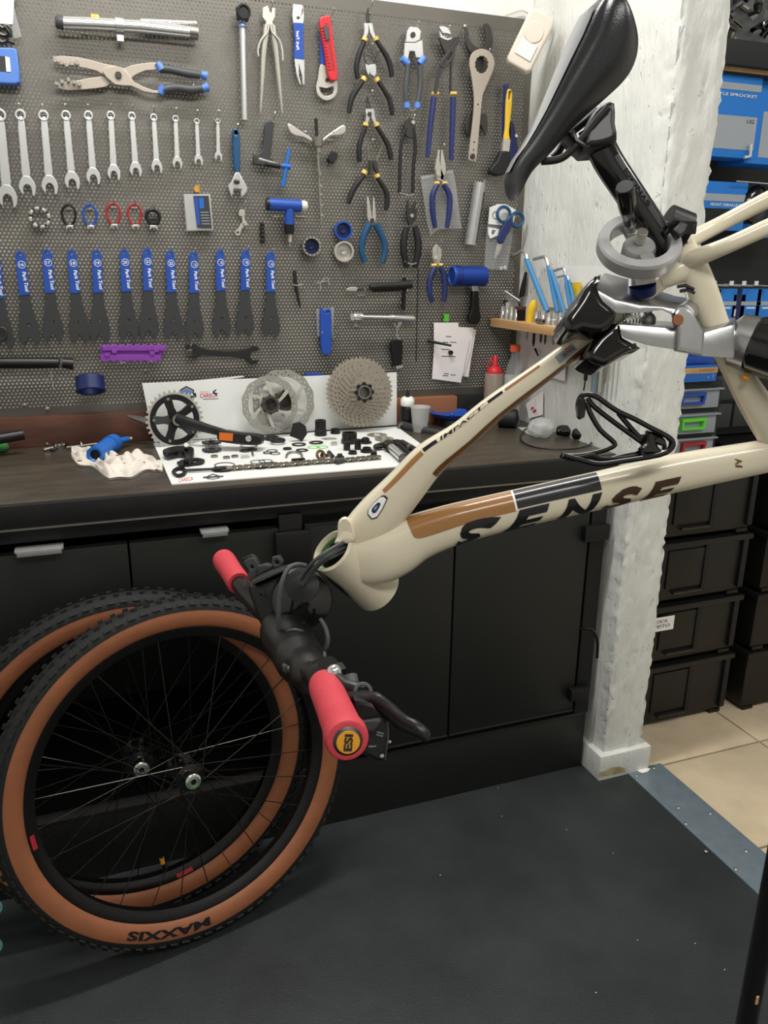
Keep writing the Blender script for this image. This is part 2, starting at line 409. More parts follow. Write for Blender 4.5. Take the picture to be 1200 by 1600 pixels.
# ================================================================ PEGBOARD
BX0, BX1, BZ0, BZ1 = -.32, 1.178, .938, 1.915
def perforated():
    pitch = .0091; row = pitch * .866; r = .0026; ns = 8
    hx0, hx1, hz0, hz1 = BX0 + .012, BX1 - .012, BZ0 + .026, BZ1 - .026
    nc = int((hx1 - hx0) / pitch); nr = int((hz1 - hz0) / row)
    hx1 = hx0 + (nc + .5) * pitch; hz1 = hz0 + nr * row
    ang = [2 * PI * k / ns + PI / 8 for k in range(ns)]
    V = []; F = []
    y = YB
    for j in range(nr):
        zc = hz0 + (j + .5) * row; xs = hx0 + (pitch / 2 if j % 2 else 0)
        for i in range(nc):
            xc = xs + (i + .5) * pitch; b = len(V)
            for a in ang: V.append((xc + r * math.cos(a), y, zc + r * math.sin(a)))
            hw, hh = pitch / 2, row / 2
            for a in ang:
                c, s_ = math.cos(a), math.sin(a); k = min(hw / abs(c), hh / abs(s_)); V.append((xc + c * k, y, zc + s_ * k))
            V += [(xc + hw, y, zc + hh), (xc - hw, y, zc + hh), (xc - hw, y, zc - hh), (xc + hw, y, zc - hh)]
            for k in range(ns):
                F.append((b + k, b + (k + 1) % ns, b + ns + (k + 1) % ns, b + ns + k))
            # corners: angles 22.5,67.5 -> corner 0 etc.
            for q, (k0, k1) in enumerate(((0, 1), (2, 3), (4, 5), (6, 7))): F.append((b + ns + k0, b + ns + k1, b + 2 * ns + q))
        # fill the half pitch at the row's ends
        b = len(V); z0, z1 = zc - row / 2, zc + row / 2
        xe0, xe1 = (hx0, hx0 + pitch / 2) if j % 2 else (hx0 + nc * pitch, hx1)
        V += [(xe0, y, z0), (xe1, y, z0), (xe1, y, z1), (xe0, y, z1)]; F.append((b, b + 1, b + 2, b + 3))
    mb = MB(); mb.v = V; mb.f = F
    th = .0012
    mb.bx(BX0, BX1, y, y + th, BZ0, hz0).bx(BX0, BX1, y, y + th, hz1, BZ1)
    mb.bx(BX0, hx0, y, y + th, hz0, hz1).bx(hx1, BX1, y, y + th, hz0, hz1)
    return mb
brd = thing('pegboard', 'dark grey perforated metal tool board fixed to the white wall', 'pegboard', (.43, YB, BZ0))
part('perforated_sheet', perforated(), 'board', brd, smooth=0)
q = B(653, 420, 0)
part('seam', MB().bx(q.x - .001, q.x + .001, YB - .0015, YB, B(650, 565, 0).z, B(653.7, 420, 0).z), 'black_matte', brd)
for px, py in ((38, 633), (74, 639), (227, 579), (148, 649), (727, 42), (836, 520)):
    q = B(px, py, 0); part('bolt', MB().lathe([(.006, 0), (.006, .003), (.003, .005), (0, .005)], q, (0, -1, 0), 10), 'steel', brd)
struct('wall_backing', MB().bx(BX0, BX1 + .004, YB + .0035, YW - .0001, BZ0, BZ1), 'behind')
# wooden rail between worktop and board
rail = thing('wooden_rail', 'reddish brown wooden batten along the back of the worktop under the pegboard', 'batten', (.2, 2.06, ZT))
part('board_length', MB().bx(-.4, .62, 2.056, 2.084, ZT, .945), 'wood_red', rail, bevel=.002)
part('board_length', MB().bx(.622, .985, 2.056, 2.084, ZT, .945), 'wood_mid', rail, bevel=.002)
part('board_length', MB().bx(.987, 1.178, 2.056, 2.084, ZT, .945), 'black_matte', rail, bevel=.002, label='black end of the batten')  # black length continuing the batten under the board's right end
# ================================================================ WORKBENCH
YCF = 1.56
cab = thing('workbench_cabinet', 'long black workbench cabinet with drawers, doors and plinth under the worktop', 'cabinet', (.3, 1.8, 0))
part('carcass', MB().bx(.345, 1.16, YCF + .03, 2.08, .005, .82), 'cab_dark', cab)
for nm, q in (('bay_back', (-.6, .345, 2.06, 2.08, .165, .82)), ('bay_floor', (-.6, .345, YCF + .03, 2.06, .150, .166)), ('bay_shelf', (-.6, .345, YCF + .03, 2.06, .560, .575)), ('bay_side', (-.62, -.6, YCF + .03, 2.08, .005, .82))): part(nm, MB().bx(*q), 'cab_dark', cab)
part('plinth', MB().bx(-.6, 1.16, YCF, YCF + .03, .003, .165), 'cab', cab, bevel=.002)
part('plinth_ledge', MB().bx(-.6, 1.158, YCF - .004, YCF + .03, .166, .172), 'steel_dark', cab)
part('upper_rail', MB().bx(-.6, 1.16, YCF + .012, YCF + .03, .79, .822), 'cab_dark', cab)
part('post', MB().bx(.345, .395, YCF, YCF + .03, .173, .80), 'cab_dark', cab, bevel=.002)
part('post', MB().bx(1.12, 1.163, YCF - .004, YCF + .03, .17, .80), 'cab_dark', cab, bevel=.002)
def edge(p, q, y): return onY(*p, y), onY(*q, y)
for x0, x1, z0, z1 in ((-.6, .040, .56, .772), (.044, .343, .56, .772), (.400, .752, .185, .772), (.757, 1.115, .185, .772)):
    d = part('drawer_front' if x0 < .3 else 'door', MB().bx(x0, x1, YCF - .002, YCF + .02, z0, z1), 'cab', cab, bevel=.0015)
    if z0 == .56:
        hx = (onY(62, 853, YCF).x if x0 < 0 else onY(333, 825, YCF).x); hz = onY(62, 853, YCF).z if x0 < 0 else onY(333, 825, YCF).z
        part('handle', MB().box((hx, YCF - .014, hz), (.085 if x0 < 0 else .056, .026, .006)).box((hx, YCF - .026, hz - .004), (.078 if x0 < 0 else .05, .004, .012)), 'alu', d, bevel=.001)
part('bracket', MB().bx(.333, .41, YCF - .02, YCF - .002, .69, .765), 'cab_dark', cab, bevel=.003)
part('bracket', MB().bx(1.095, 1.165, YCF - .02, YCF - .002, .66, .70), 'cab_dark', cab, bevel=.003)
part('bracket', MB().bx(1.095, 1.15, YCF - .02, YCF - .002, .22, .255), 'cab_dark', cab, bevel=.003)
for x0, x1, z0 in ((.400, .752, .184), (.757, 1.115, .184), (.400, .752, .772)): part('door_edge', MB().bx(x0, x1, YCF - .006, YCF - .002, z0, z0 + .0035), 'steel_dark', cab)
top = thing('worktop', 'worn dark wooden workbench top with black front edge', 'worktop', (.3, 1.8, .826))
part('top_board', MB().bx(-.6, 1.176, YCF + .002, 2.083, .828, ZT), 'worktop', top, bevel=.002)
part('front_edge', MB().bx(-.6, 1.176, YCF - .012, YCF + .002, .826, .8705), 'worktop_edge', top, bevel=.002)
part('metal_trim', MB().bx(-.6, 1.176, YCF - .014, YCF, .8225, .8258), 'steel', top)
# cable hook by the pillar
q0 = onY(912, 985, 1.49)
solo('bent_cable', MB().tube(smooth_poly([tuple(onY(a, b, 1.497 + .02 * (a == 905))) for a, b in ((905, 983), (920, 982), (930, 990), (934, 1005), (933, 1028))], 4, False), .0035, 8), 'black_plastic', 'short bent black cable sticking out beside the white pillar', 'cable')
# ================================================================ COMBINATION SPANNERS
rings = [(0, 180), (32, 180), (68, 181), (103, 181), (138, 181), (173, 181), (206, 182), (240, 184), (274, 186), (307, 190), (340, 190)]
jaws = [(12, 310), (43, 294), (78, 292), (113, 285), (146, 278), (178, 272), (212, 267), (245, 262), (277, 256), (310, 252), (341, 246)]
def make_spanner(o, Lr):
    t = thing('combination_spanner', 'x', 'spanner', o, 'row of chrome combination spanners')
    fr = frame(Vector(o), (1, 0, 0), (0, 0, 1)); k = Lr
    part('ring_end', plate([circ(0, 0, .078 * k, 20), circ(0, 0, .047 * k, 12)], .010, fr, .001), 'spanner', t)
    part('shank', plate([smooth_poly([(-.045 * k, -.06 * k), (.045 * k, -.06 * k), (.055 * k, -.5 * k), (.055 * k, -.88 * k), (-.055 * k, -.88 * k), (-.055 * k, -.5 * k)], 3)], .007, fr, .0018), 'spanner', t)
    jw = [(-.05, -.84), (.05, -.84), (.105, -.92), (.12, -1.0), (.10, -1.09), (.062, -1.11), (.055, -1.0), (.02, -.955), (-.02, -.955), (-.055, -1.0), (-.062, -1.10), (-.09, -1.075), (-.12, -1.0), (-.105, -.92)]
    part('open_jaw', plate([smooth_poly([(x * k, y * k) for x, y in jw], 3)], .009, fr, .0012), 'spanner', t)
    return t
DY = .024
b0 = B(*rings[1], DY); L0 = (b0 - B(*jaws[1], DY)).length
sp0 = make_spanner(b0, L0)
ws = ['longest, cut by the left edge', 'second from the left', 'third from the left', 'fourth from the left', 'fifth from the left', 'middle one of the row', 'fifth from the right end', 'fourth from the right end', 'third from the right end', 'second from the right end, second smallest', 'rightmost and smallest of the row']
for i, (a, b) in enumerate(zip(rings, jaws)):
    pa, pb = B(*a, DY), B(*b, DY)
    o = sp0 if i == 1 else copy_tree(sp0)
    o.location = pa; k = (pa - pb).length / L0; o.scale = (k, 1, k)
    o.rotation_euler = (0, -math.atan2(pb.x - pa.x, pa.z - pb.z), 0)
    o['label'] = 'chrome combination spanner, ' + ws[i]
    hook(a[0] - 1, a[1] - 9, 'the chrome spanner, ' + ws[i].split(',')[0], 6)
# ================================================================ CONE WRENCHES
tops = [(-8, 398), (31, 393), (73, 390), (112, 391), (151, 391), (194, 390), (230, 389), (266, 392), (303, 394), (344, 391), (384, 391), (423, 394)]
nums = ['15', '16', '17', '18', '19', '20', '21', '22', '23', '24', '26', '28']
def make_cone(o, px, py):
    t = thing('cone_wrench', 'x', 'wrench', o, 'row of blue handled cone wrenches')
    part('handle', bplate([smooth_poly([(px - 7, py + 6), (px - 5, py + 1), (px, py - 1), (px + 5, py + 1), (px + 7, py + 6)], 3, False) + [(px + 9, py + 64), (px - 6, py + 65)], circ(px, py + 6, 2.2, 8)], .026, .006, .001), 'blue', t)
    bl = [(px - 6, py + 62), (px + 9, py + 62), (px + 11, py + 85), (px + 17, py + 110), (px + 19, py + 125), (px + 15, py + 137), (px + 10, py + 140), (px + 8, py + 130), (px + 3, py + 126), (px - 2, py + 130), (px - 4, py + 140), (px - 9, py + 136), (px - 12, py + 122), (px - 9, py + 100), (px - 6, py + 80)]
    part('blade', bplate([bl, circ(px + 4, py + 108, 2.4, 8)], .0245, .003, .0005), 'dkgrey', t)
    blettering('Park Tool', (px + .6, py + 30), (px + 3.6, py + 60), (px + 6.0, py + 29.5), .0265, 'white', t, bold=.02, shear=.2)
    part('ring_mark', MB().torus(B(px + 1.2, py + 19.5, .0262), (0, 1, 0), .0076, .0006, 20, 4), 'white', t)
    return t
c0 = make_cone(B(266, 392, .0245), 266, 392)
for i, (x, y) in enumerate(tops):
    o = c0 if i == 7 else copy_tree(c0)
    p = B(x, y, .0245); o.location = p
    o.rotation_euler = (0, -.0 - (.012 * (1 if i % 2 else -1)), 0)
    if x < 120: o.rotation_euler[1] -= .02
    o['label'] = 'blue handled cone wrench marked %s, black blade down, %s of the row' % (nums[i], (ORD[i] + ' from the left') if i < 11 else 'rightmost')
    v, f = text_geo(nums[i], .02)
    q_ = B(267.2, 411.5, .0266) - B(266, 392, .0245); c = p + q_ + Vector((-.0044, 0, -.0033)); o_ = Vector(o['_o']) if i == 7 else Vector(c0['_o'])
    n_ = part('size_number', MB().add([Vector((c.x + a * .0088, c.y, c.z + b * .0068)) - p + o_ for a, b, _ in v], f), 'white', None, smooth=0)
    n_.location = (0, 0, 0); n_.data.transform(Matrix.Translation(Vector(n_['_o']) - o_)); n_.parent = o
    if i: hook(x, y - 1, 'the blue cone wrench %s of its row' % (ORD[i] + ' from the left' if i < 11 else 'rightmost'), 7)
# ================================================================ OTHER TOOLS ON THE BOARD
def bt(name, label, cat, px, py, group=None): return thing(name, label, cat, B(px, py), group)
def ycyl(px, py, rpx, dy0, dy1, seg=14, mb=None):
    """short cylinder standing out of the board"""
    S = depth(B(px, py)) / FPX; c = B(px, py, dy1)
    return (mb or MB()).lathe([(rpx * S * .9, 0), (rpx * S, .0006), (rpx * S, (dy1 - dy0))], c, (0, 1, 0), seg)
# seatpost-like chrome pump at the top
t = bt('hand_pump', 'long chrome tube pump lying horizontally near the top left of the board', 'pump', 195, 40)
part('barrel', btube([(98, 36), (150, 38), (220, 42), (308, 52)], [9.5, 9.5, 9.5, 9], 16, .03, sm=0), 'chrome', t)
part('end_cap', btube([(86, 34), (90, 34.5), (99, 36)], [7, 9.8, 10], 16, .03, sm=0), 'grey_plastic', t)
part('clamp_band', btube([(180, 39), (193, 40.5)], 11, 16, .03, sm=0).box(B(188, 60, .03), (.014, .008, .012)), 'spanner', t)
part('valve_screw', MB().box(B(148, 25, .03), (.016, .006, .006)).box(B(152, 28, .03), (.008, .008, .01)), 'yellow_soft', t)
part('rear_rod', btube([(220, 33), (307, 37)], 4, 10, .018, sm=0), 'chrome', t)
part('end_slot', btube([(296, 50), (309, 52)], 9.6, 16, .03, sm=0), 'steel', t)
hook(132, 45, 'the chrome tube pump at its left'); hook(266, 58, 'the chrome tube pump at its right')
# big pliers
t = bt('chain_whip_pliers', 'large grey chain pliers with grey and blue grips lying horizontally', 'pliers', 190, 120)
part('jaw', bplate([[(82, 88), (120, 89), (165, 100), (195, 108), (210, 130), (205, 135), (178, 128), (152, 111), (120, 104), (95, 100)]], .030, .005, .001, 2), 'beigegrey', t, label='upper jaw with chain links')
part('jaw', bplate([[(88, 130), (118, 126), (160, 119), (172, 126), (168, 134), (150, 138), (110, 141), (92, 138)]], .026, .005, .001, 2), 'beigegrey', t)
part('arm', bplate([[(170, 104), (192, 106), (210, 128), (240, 141), (256, 141), (250, 146), (225, 143), (205, 134), (180, 132), (160, 112)]], .034, .005, .001, 2), 'beigegrey', t)
part('arm', bplate([[(192, 107), (222, 99), (245, 98), (250, 108), (228, 110), (210, 118), (200, 124)]], .029, .005, .001, 2), 'beigegrey', t)
part('pivot', ycyl(185, 117, 5, .03, .038), 'steel_dark', t)
for pts in ([(86, 94), (96, 98), (104, 101), (112, 99), (120, 98)], [(88, 130), (97, 127), (107, 124), (116, 128), (124, 131)]):
    for i, (a, b) in enumerate(pts): part('chain_link', ycyl(a, b, 3.2, .03, .037, 10), 'steel', t)
part('grip', btube([(250, 107), (268, 109), (290, 114), (312, 117)], [6.5, 6, 6.5, 6], 10, .030), 'grey_plastic', t)
part('grip', btube([(254, 140), (275, 137), (298, 140), (316, 138)], [6.5, 6, 6.5, 6], 10, .030), 'grey_plastic', t)
for a, b, c, d in ((246, 98, 253, 109), (250, 147, 256, 136), (314, 116, 323, 119), (315, 139, 325, 136)): part('grip_collar', btube([(a, b), (c, d)], [5, 7.2], 10, .030, sm=0), 'ltblue', t)
hook(300, 142, 'the large chain pliers', 8)
# socket handle
t = bt('socket_tool', 'long chrome tube with a dark round socket on top and two blue rings', 'tool', 378, 30)
part('tube', btube([(378, 26), (382, 188)], 5.2, 14, .03, sm=0), 'spanner', t)
part('socket', btube([(379, 14), (379, 32)], [11, 9.5], 16, .034, sm=0), 'steel_dark', t)
part('socket_mouth', MB().torus(B(381, 18, .050), (0, 1, 0), .0135, .003, 20, 6).lathe([(.0115, 0), (.0115, -.001)], B(381, 18, .0495), (0, -1, 0), 18), 'black_matte', t)
for y in (37, 43): part('ring', btube([(378.4, y - 1.6), (378.5, y + 1.6)], 5.6, 14, .03, sm=0), 'ltblue', t)
hook(381, 14, 'the chrome tube with socket')
# long crimping tool
t = bt('long_nose_tool', 'pale steel tongs with two long tapering legs and curled springs', 'tongs', 422, 60)
part('head', bplate([[(411, 12), (418, 9), (421, 14), (421, 20), (425, 20), (425, 13), (430, 12), (430, 26), (426, 34), (428, 40), (421, 46), (414, 40), (416, 34), (410, 27)]], .028, .008, .001, 1), 'steel_light', t)
part('leg', btube([(417, 40), (412, 80), (410, 120), (407, 176)], [5.5, 4.5, 3.5, 1.2], 8, .026), 'steel_light', t)
part('leg', btube([(425, 40), (431, 80), (435, 120), (441, 177)], [5.5, 4.5, 3.5, 1.2], 8, .026), 'steel_light', t)
part('spring', btube([(420, 38), (418, 50), (408, 62), (403, 78), (404, 88)], 1.6, 6, .034), 'steel_light', t)
part('spring', btube([(423, 38), (425, 50), (436, 62), (441, 78), (442, 95)], 1.6, 6, .034), 'steel_light', t)
hook(421, 14, 'the long tongs')
# blue forked tool
t = bt('rotor_fork', 'flat blue handled truing fork with a split steel tip', 'fork', 466, 60)
part('upper_plate', bplate([smooth_poly([(458, 9), (462, 7), (472, 8), (474, 14), (474, 38), (458, 36)], 2), circ(466, 28, 2.6, 8)], .022, .003, .0005), 'spanner', t)
part('handle', bplate([[(458.5, 35), (474.5, 36), (474, 60), (475, 93), (459, 91), (461, 62)]], .0235, .006, .001), 'blue', t)
part('fork_tip', bplate([[(460, 91), (475.5, 92), (476, 132), (473, 132), (472, 118), (467, 100), (467, 118), (471, 132), (468, 131), (463, 115)]], .022, .003, .0005), 'spanner', t)
blettering('Park Tool', (463, 78), (463, 48), (467.5, 78), .0242, 'white', t, bold=.02, shear=.2)
hook(467, 25, 'the blue truing fork')
# lockring wrench with blue handle + red cutter in front
t = bt('bottle_opener_wrench', 'flat steel ring wrench with blue handle behind the red knife', 'wrench', 508, 100)
part('handle', bplate([[(500, 32), (516, 36), (512, 105), (501, 100)]], .020, .006, .001), 'blue', t)
part('ring_plate', bplate([smooth_poly([(501, 101), (512, 103), (524, 120), (527.5, 136), (524, 150), (511, 157), (498, 150), (494, 137), (497, 122)], 3), smooth_poly([(499, 136), (510, 138), (521, 135), (520, 146), (512, 150), (503, 147)], 2)], .020, .004, .0006), 'steel_light', t)
part('round_hole', ycyl(511, 125, 3, .018, .021), 'steel_dark', t)
t = bt('utility_knife', 'bright red snap-off utility knife with grey slider', 'knife', 512, 70)
part('body', bplate([[(499, 32), (506, 25), (515, 24), (517, 28), (521, 60), (528, 110), (527, 124), (519, 126), (513, 118), (507, 80)]], .034, .012, .003, 2), 'redp', t)
part('slide_channel', bplate([[(506, 36), (513, 36), (524, 108), (520, 111)]], .0345, .001, 0), 'red', t)
part('slider', bplate([[(506, 40), (513, 40), (515, 60), (510, 64), (507, 52)]], .038, .004, .001, 1), 'grey_plastic', t)
part('blade_end', bplate([[(497, 33), (503, 22), (507, 24), (502, 38)]], .032, .002, .0003), 'grey_plastic', t)
for k in range(14): part('grip_rib', bplate([[(501 + k * .95, 42 + k * 5.0), (505 + k * .95, 41.5 + k * 5.0), (505.3 + k * .95, 43.6 + k * 5.0), (501.3 + k * .95, 44 + k * 5.0)]], .0355, .002, 0), 'red', t)
hook(515, 24, 'the red knife')
# circlip pliers
def pliers(name, label, px, py, head, handles, hm, headmat='spanner', collars=None, cm='yellow_soft', tips=(), tipm='steel_dark', piv=None, rp=(3.2, 4.2, 4.4, 3.6), dy=.026, extra=None, hd=.009, group=None, cr=4.6, rivm='steel_dark', sm=1):
    t = bt(name, label, 'pliers', px, py, group)
    for h in head: part('jaw', bplate([h], dy + .002, hd, .001, sm), headmat, t)
    for i, h in enumerate(handles): part('handle', btube(h, list(rp), 10, dy), hm, t)
    for (a, b) in (collars or ()): part('collar', btube([a, b], cr, 10, dy, sm=0), cm, t)
    for q in tips: part('tip', btube(q, [1.5, 1.1, .8], 6, dy), tipm, t)
    if piv: part('pivot', ycyl(piv[0], piv[1], piv[2] if len(piv) > 2 else 3.2, dy, dy + .0055), rivm, t)
    return t
g = 'circlip pliers hanging in a column'
def chead(x, y, s=1): return [[(x - 6 * s, y - 10), (x + 1, y - 10), (x + 1, y + 4), (x - 2, y + 12), (x - 7 * s, y + 12), (x - 5 * s, y)], [(x + 1, y - 10), (x + 7, y - 10), (x + 9, y + 2), (x + 12, y + 12), (x + 8, y + 14), (x + 3, y + 4)]]
pliers('circlip_pliers', 'black handled circlip pliers topmost of the column, straight tips up', 575, 45, chead(575, 46), [[(570, 64), (561, 85), (557, 105), (559, 123)], [(587, 62), (603, 86), (610, 104), (612, 120)]], 'black_matte', collars=[((571, 59), (569, 64)), ((586, 58), (588, 63))], tips=[[(574, 36), (573, 24), (575, 12)], [(577, 36), (576, 24), (575, 12)]], group=g)
pliers('circlip_pliers', 'black handled circlip pliers second in the column, with spread bent tips', 578, 108, [[(571, 99), (577, 102), (580, 110), (576, 118), (573, 112)], [(577, 101), (587, 99), (588, 112), (586, 120), (579, 116)]], [[(568, 126), (553, 147), (548, 160), (545, 176)], [(590, 126), (606, 150), (611, 165), (613, 180)]], 'black_matte', collars=[((570, 121), (567, 126)), ((587, 122), (590, 127))], tips=[[(573, 101), (569, 90), (570, 80)], [(585, 101), (589, 85), (594, 80)]], group=g)
pliers('circlip_pliers', 'black handled circlip pliers third in the column, with round pivot and needle tips', 577, 178, chead(577, 180, .9), [[(571, 198), (562, 224), (561, 240), (562, 253)], [(588, 197), (604, 222), (609, 237), (611, 250)]], 'black_matte', collars=[((572, 192), (571, 197)), ((587, 192), (589, 197))], tips=[[(574, 170), (573, 160), (573, 152)], [(579, 170), (576, 160), (574, 150)]], piv=(578, 178, 3.2), group=g)
pliers('circlip_pliers', 'black handled circlip pliers lowest of the column, dark head and one spread tip', 582, 258, chead(582, 260, .8), [[(570, 273), (556, 290), (549, 303), (544, 318)], [(589, 277), (602, 297), (605, 312), (603, 328)]], 'black_matte', headmat='steel_dark', collars=[((571, 267), (568, 272)), ((588, 272), (590, 277))], tips=[[(576, 250), (575, 236), (574, 226)], [(588, 252), (593, 238), (598, 226)]], tipm='steel', group=g)
for a, b, n in ((575, 13, 'first'), (575, 78, 'second'), (575, 150, 'third'), (576, 225, 'fourth')): hook(a, b, 'the %s circlip pliers of the column' % n)
# needle nose with teal handles
pliers('needle_nose_pliers', 'needle nose pliers with thick teal blue handles, below the circlip pliers', 583, 340, [[(574, 307), (576, 308), (580, 330), (582, 342), (577, 348), (574, 340)], [(584, 308), (585, 308), (587, 330), (588, 344), (583, 348), (582, 338)]], [[(577, 350), (568, 370), (565, 390), (570, 410)], [(587, 350), (598, 372), (602, 392), (597, 410)]], 'blue_teal', rp=(6, 5.5, 5, 4.5), dy=.03, piv=(582, 344, 3), headmat='steel_light')
# cable cutters
t = pliers('cable_cutters', 'cable cutters with steel head, grey grips and bright blue guards', 646, 80, [[(637, 48), (641, 42), (652, 42), (658, 48), (656, 62), (648, 66), (634, 66)], [(633, 67), (648, 67), (660, 62), (662, 90), (650, 90), (648, 80), (640, 80), (638, 92), (631, 92)]], [[(637, 102), (636, 120), (634, 140), (635, 162)], [(655, 102), (657, 120), (656, 140), (652, 162)]], 'grey_plastic', collars=[((627, 91), (638, 100)), ((663, 90), (655, 100)), ((635, 160), (636, 169)), ((652, 160), (652, 169))], cm='ltblue', cr=5.2, rp=(4.6, 4.4, 4.2, 4), piv=(646, 54, 4), dy=.03)
part('wire_catch', btube([(637, 168), (645, 173), (652, 168)], 1, 6, .034), 'chrome', t)
hook(646, 44, 'the blue and grey cable cutters')
# water pump pliers
t = pliers('water_pump_pliers', 'large slip joint pliers with long navy handles and yellow collars', 690, 110, [[(686, 42), (691, 40), (702, 44), (705, 54), (698, 52), (692, 52)], [(686, 46), (692, 56), (700, 60), (706, 58), (706, 62), (698, 64), (688, 58)]], [[(678, 152), (674, 185), (671, 215), (668, 245)], [(708, 152), (707, 190), (706, 220), (705, 250)]], 'navy', collars=[((675, 146), (685, 146)), ((703, 146), (713, 146))], cm='yellow_soft', cr=2.6, rp=(4.6, 4.4, 4, 3.5), dy=.028)
part('slotted_body', bplate([smooth_poly([(706, 76), (711, 80), (709, 90), (696, 106), (689, 104), (688, 98), (700, 80)], 3), smooth_poly([(705, 81), (706, 86), (697, 99), (693, 98)], 2)], .036, .005, .001), 'steel_dark', t)
part('upper_arm', bplate([[(686, 58), (700, 62), (719, 55), (712, 75), (707, 100), (706, 146), (703, 146), (704, 100), (690, 70)]], .030, .006, .001), 'steel_dark', t)
part('lower_arm', bplate([[(716, 56), (710, 66), (688, 98), (683, 106), (678, 146), (683, 146), (690, 108), (705, 84), (719, 66)]], .034, .004, .001), 'dkgrey', t)
hook(694, 50, 'the slip joint pliers')
# big ring / pin wrench
t = bt('ring_wrench', 'long grey steel bottom bracket wrench with a large toothed ring', 'wrench', 748, 150)
part('body', bplate([smooth_poly([(753, 76), (767, 82), (773, 96), (770, 112), (757, 142), (753, 160), (745, 245), (741, 252), (734, 250), (733, 242), (740, 180), (741, 150), (737, 118), (734, 98), (739, 82)], 3), [(753 + (10.3 + (k % 2) * 1.4) * math.cos(2 * PI * k / 24) * .95, 101 + (13 + (k % 2) * 1.4) * math.sin(2 * PI * k / 24)) for k in range(24)]], .032, .006, .001), 'beigegrey', t)
part('ring_recess', bplate([circ(752, 104, 17.5, 20, 21), circ(753, 101, 12, 20, 14.8)], .027, .004, .0005), 'steel', t)
for p in ((747, 163), (741, 222), (740, 234)): part('pin_hole', ycyl(p[0], p[1], 1.3, .03, .0325, 8), 'black_matte', t)
part('end_bolt', ycyl(739, 244, 4, .03, .036), 'steel_dark', t)
t = bt('hook_spanner', 'dark steel C-shaped hook spanner at the top, behind the ring wrench', 'spanner', 750, 60)
part('claw', bplate([[(727, 45), (731, 43), (733, 58), (740, 70), (755, 76), (760, 60), (756, 38), (764, 38), (770, 55), (768, 80), (756, 90), (738, 84), (728, 68)]], .018, .005, .001, 2), 'steel_dark', t)
part('lower_claw', bplate([[(729, 190), (737, 172), (745, 180), (760, 178), (762, 200), (758, 212), (752, 195), (744, 205), (735, 215), (728, 205)]], .018, .005, .001, 2), 'steel_dark', t)
part('shaft', bplate([[(742, 84), (756, 86), (752, 180), (738, 180)]], .016, .004, .0005), 'steel_dark', t)
hook(756, 86, 'the ring wrench')
# yellow brush / blue brush
t = bt('yellow_brush', 'yellow handled flat brush with black bristles hanging by the board edge', 'brush', 796, 180)
part('handle', bplate([smooth_poly([(795, 139), (799, 140), (801, 148), (800, 170), (796, 205), (797, 218), (788, 217), (790, 200), (791, 165), (793, 146)], 3), smooth_poly([(796, 144), (798, 146), (797, 156), (795, 154)], 2)], .036, .009, .003), 'yellow', t)
part('ferrule', bplate([[(787, 217), (798, 218), (796, 237), (785, 236)]], .036, .010, .001), 'steel_light', t)
part('bristles', bplate([[(783, 236), (798, 238), (796, 262), (786, 274), (768, 272), (767, 262), (778, 250)]], .038, .022, .006, 2), 'black_matte', t)
t = bt('blue_brush', 'blue handled brush with dark body partly hidden behind the yellow brush', 'brush', 792, 150)
part('handle', bplate([[(788, 132), (795, 131), (795, 160), (792, 190), (792, 225), (785, 225), (786, 170)]], .024, .006, .001), 'navy', t)
part('grip', bplate([[(798, 190), (804, 196), (810, 230), (806, 250), (796, 262), (798, 220)]], .022, .016, .004, 2), 'blue_deep', t)
part('screw', ycyl(807, 212, 2.6, .022, .026), 'chrome', t)
hook(784, 152, 'the brushes')
# spoke tools and small rings in a row
t = bt('lockring_socket', 'grey notched lockring ring tool, leftmost of the row of small round tools', 'ring tool', 62, 340)
S_ = depth(B(62, 340)) / FPX
part('ring', MB().lathe([(.0165, 0), (.022, 0), (.022, .012), (.0165, .012)], B(62, 340, .028), (0, 1, 0), 24, close=True), 'steel_dark', t)
for k in range(8):
    a = 2 * PI * k / 8 + .2; c = B(62, 340, .028) + Vector((math.cos(a) * .0195, -.001, math.sin(a) * .0195))
    part('notch', MB().box(c, (.0065, .005, .010), Matrix.Rotation(-a, 3, 'Y')), 'steel_light', t, bevel=.0008)
for x, y, m, c in ((107, 338, 'black_plastic', 'black'), (140, 338, 'blue', 'blue'), (177, 336, 'red', 'bright red, left one of the two red'), (210, 337, 'red', 'bright red, right one of the two red')):
    t = bt('spoke_wrench', 'loop shaped spoke wrench with %s coated handle and chrome end' % c if 'two' not in c else 'loop shaped red coated spoke wrench, the %s of the two red ones' % ('left' if 'left' in c else 'right'), 'spoke wrench', x, y, 'loop spoke wrenches')
    part('loop', btube([(x + 5, y + 15), (x + 10, y + 5), (x + 10.5, y - 7), (x + 4, y - 17), (x - 4, y - 17), (x - 10.5, y - 7), (x - 8, y + 5), (x - 2, y + 15)], 1.9, 8, .024, closed=False), m, t)
    part('jaw', bplate([[(x - 4, y + 14), (x + 7.5, y + 14), (x + 7.5, y + 20), (x + 5, y + 20), (x + 5, y + 17.5), (x - 1, y + 17.5), (x - 1, y + 20), (x - 4, y + 20)]], .027, .007, .0008), 'chrome', t)
    hook(x, y - 19, 'the spoke wrench (%s)' % c.split(',')[0] + (' on the %s' % ('left' if 'left' in c else 'right') if 'two' in c else ''), 4)
t = bt('round_spoke_wrench', 'round black spoke wrench, rightmost of the row of small round tools', 'spoke wrench', 239, 340)
part('body', MB().torus(B(239, 338, .022), (0, 1, 0), .0145, .0045, 22, 8), 'black_plastic', t)
part('lower_bridge', bplate([smooth_poly([(229, 342), (249, 341), (250, 348), (246, 353), (240, 352), (232, 350)], 2)], .026, .008, .001), 'black_plastic', t)
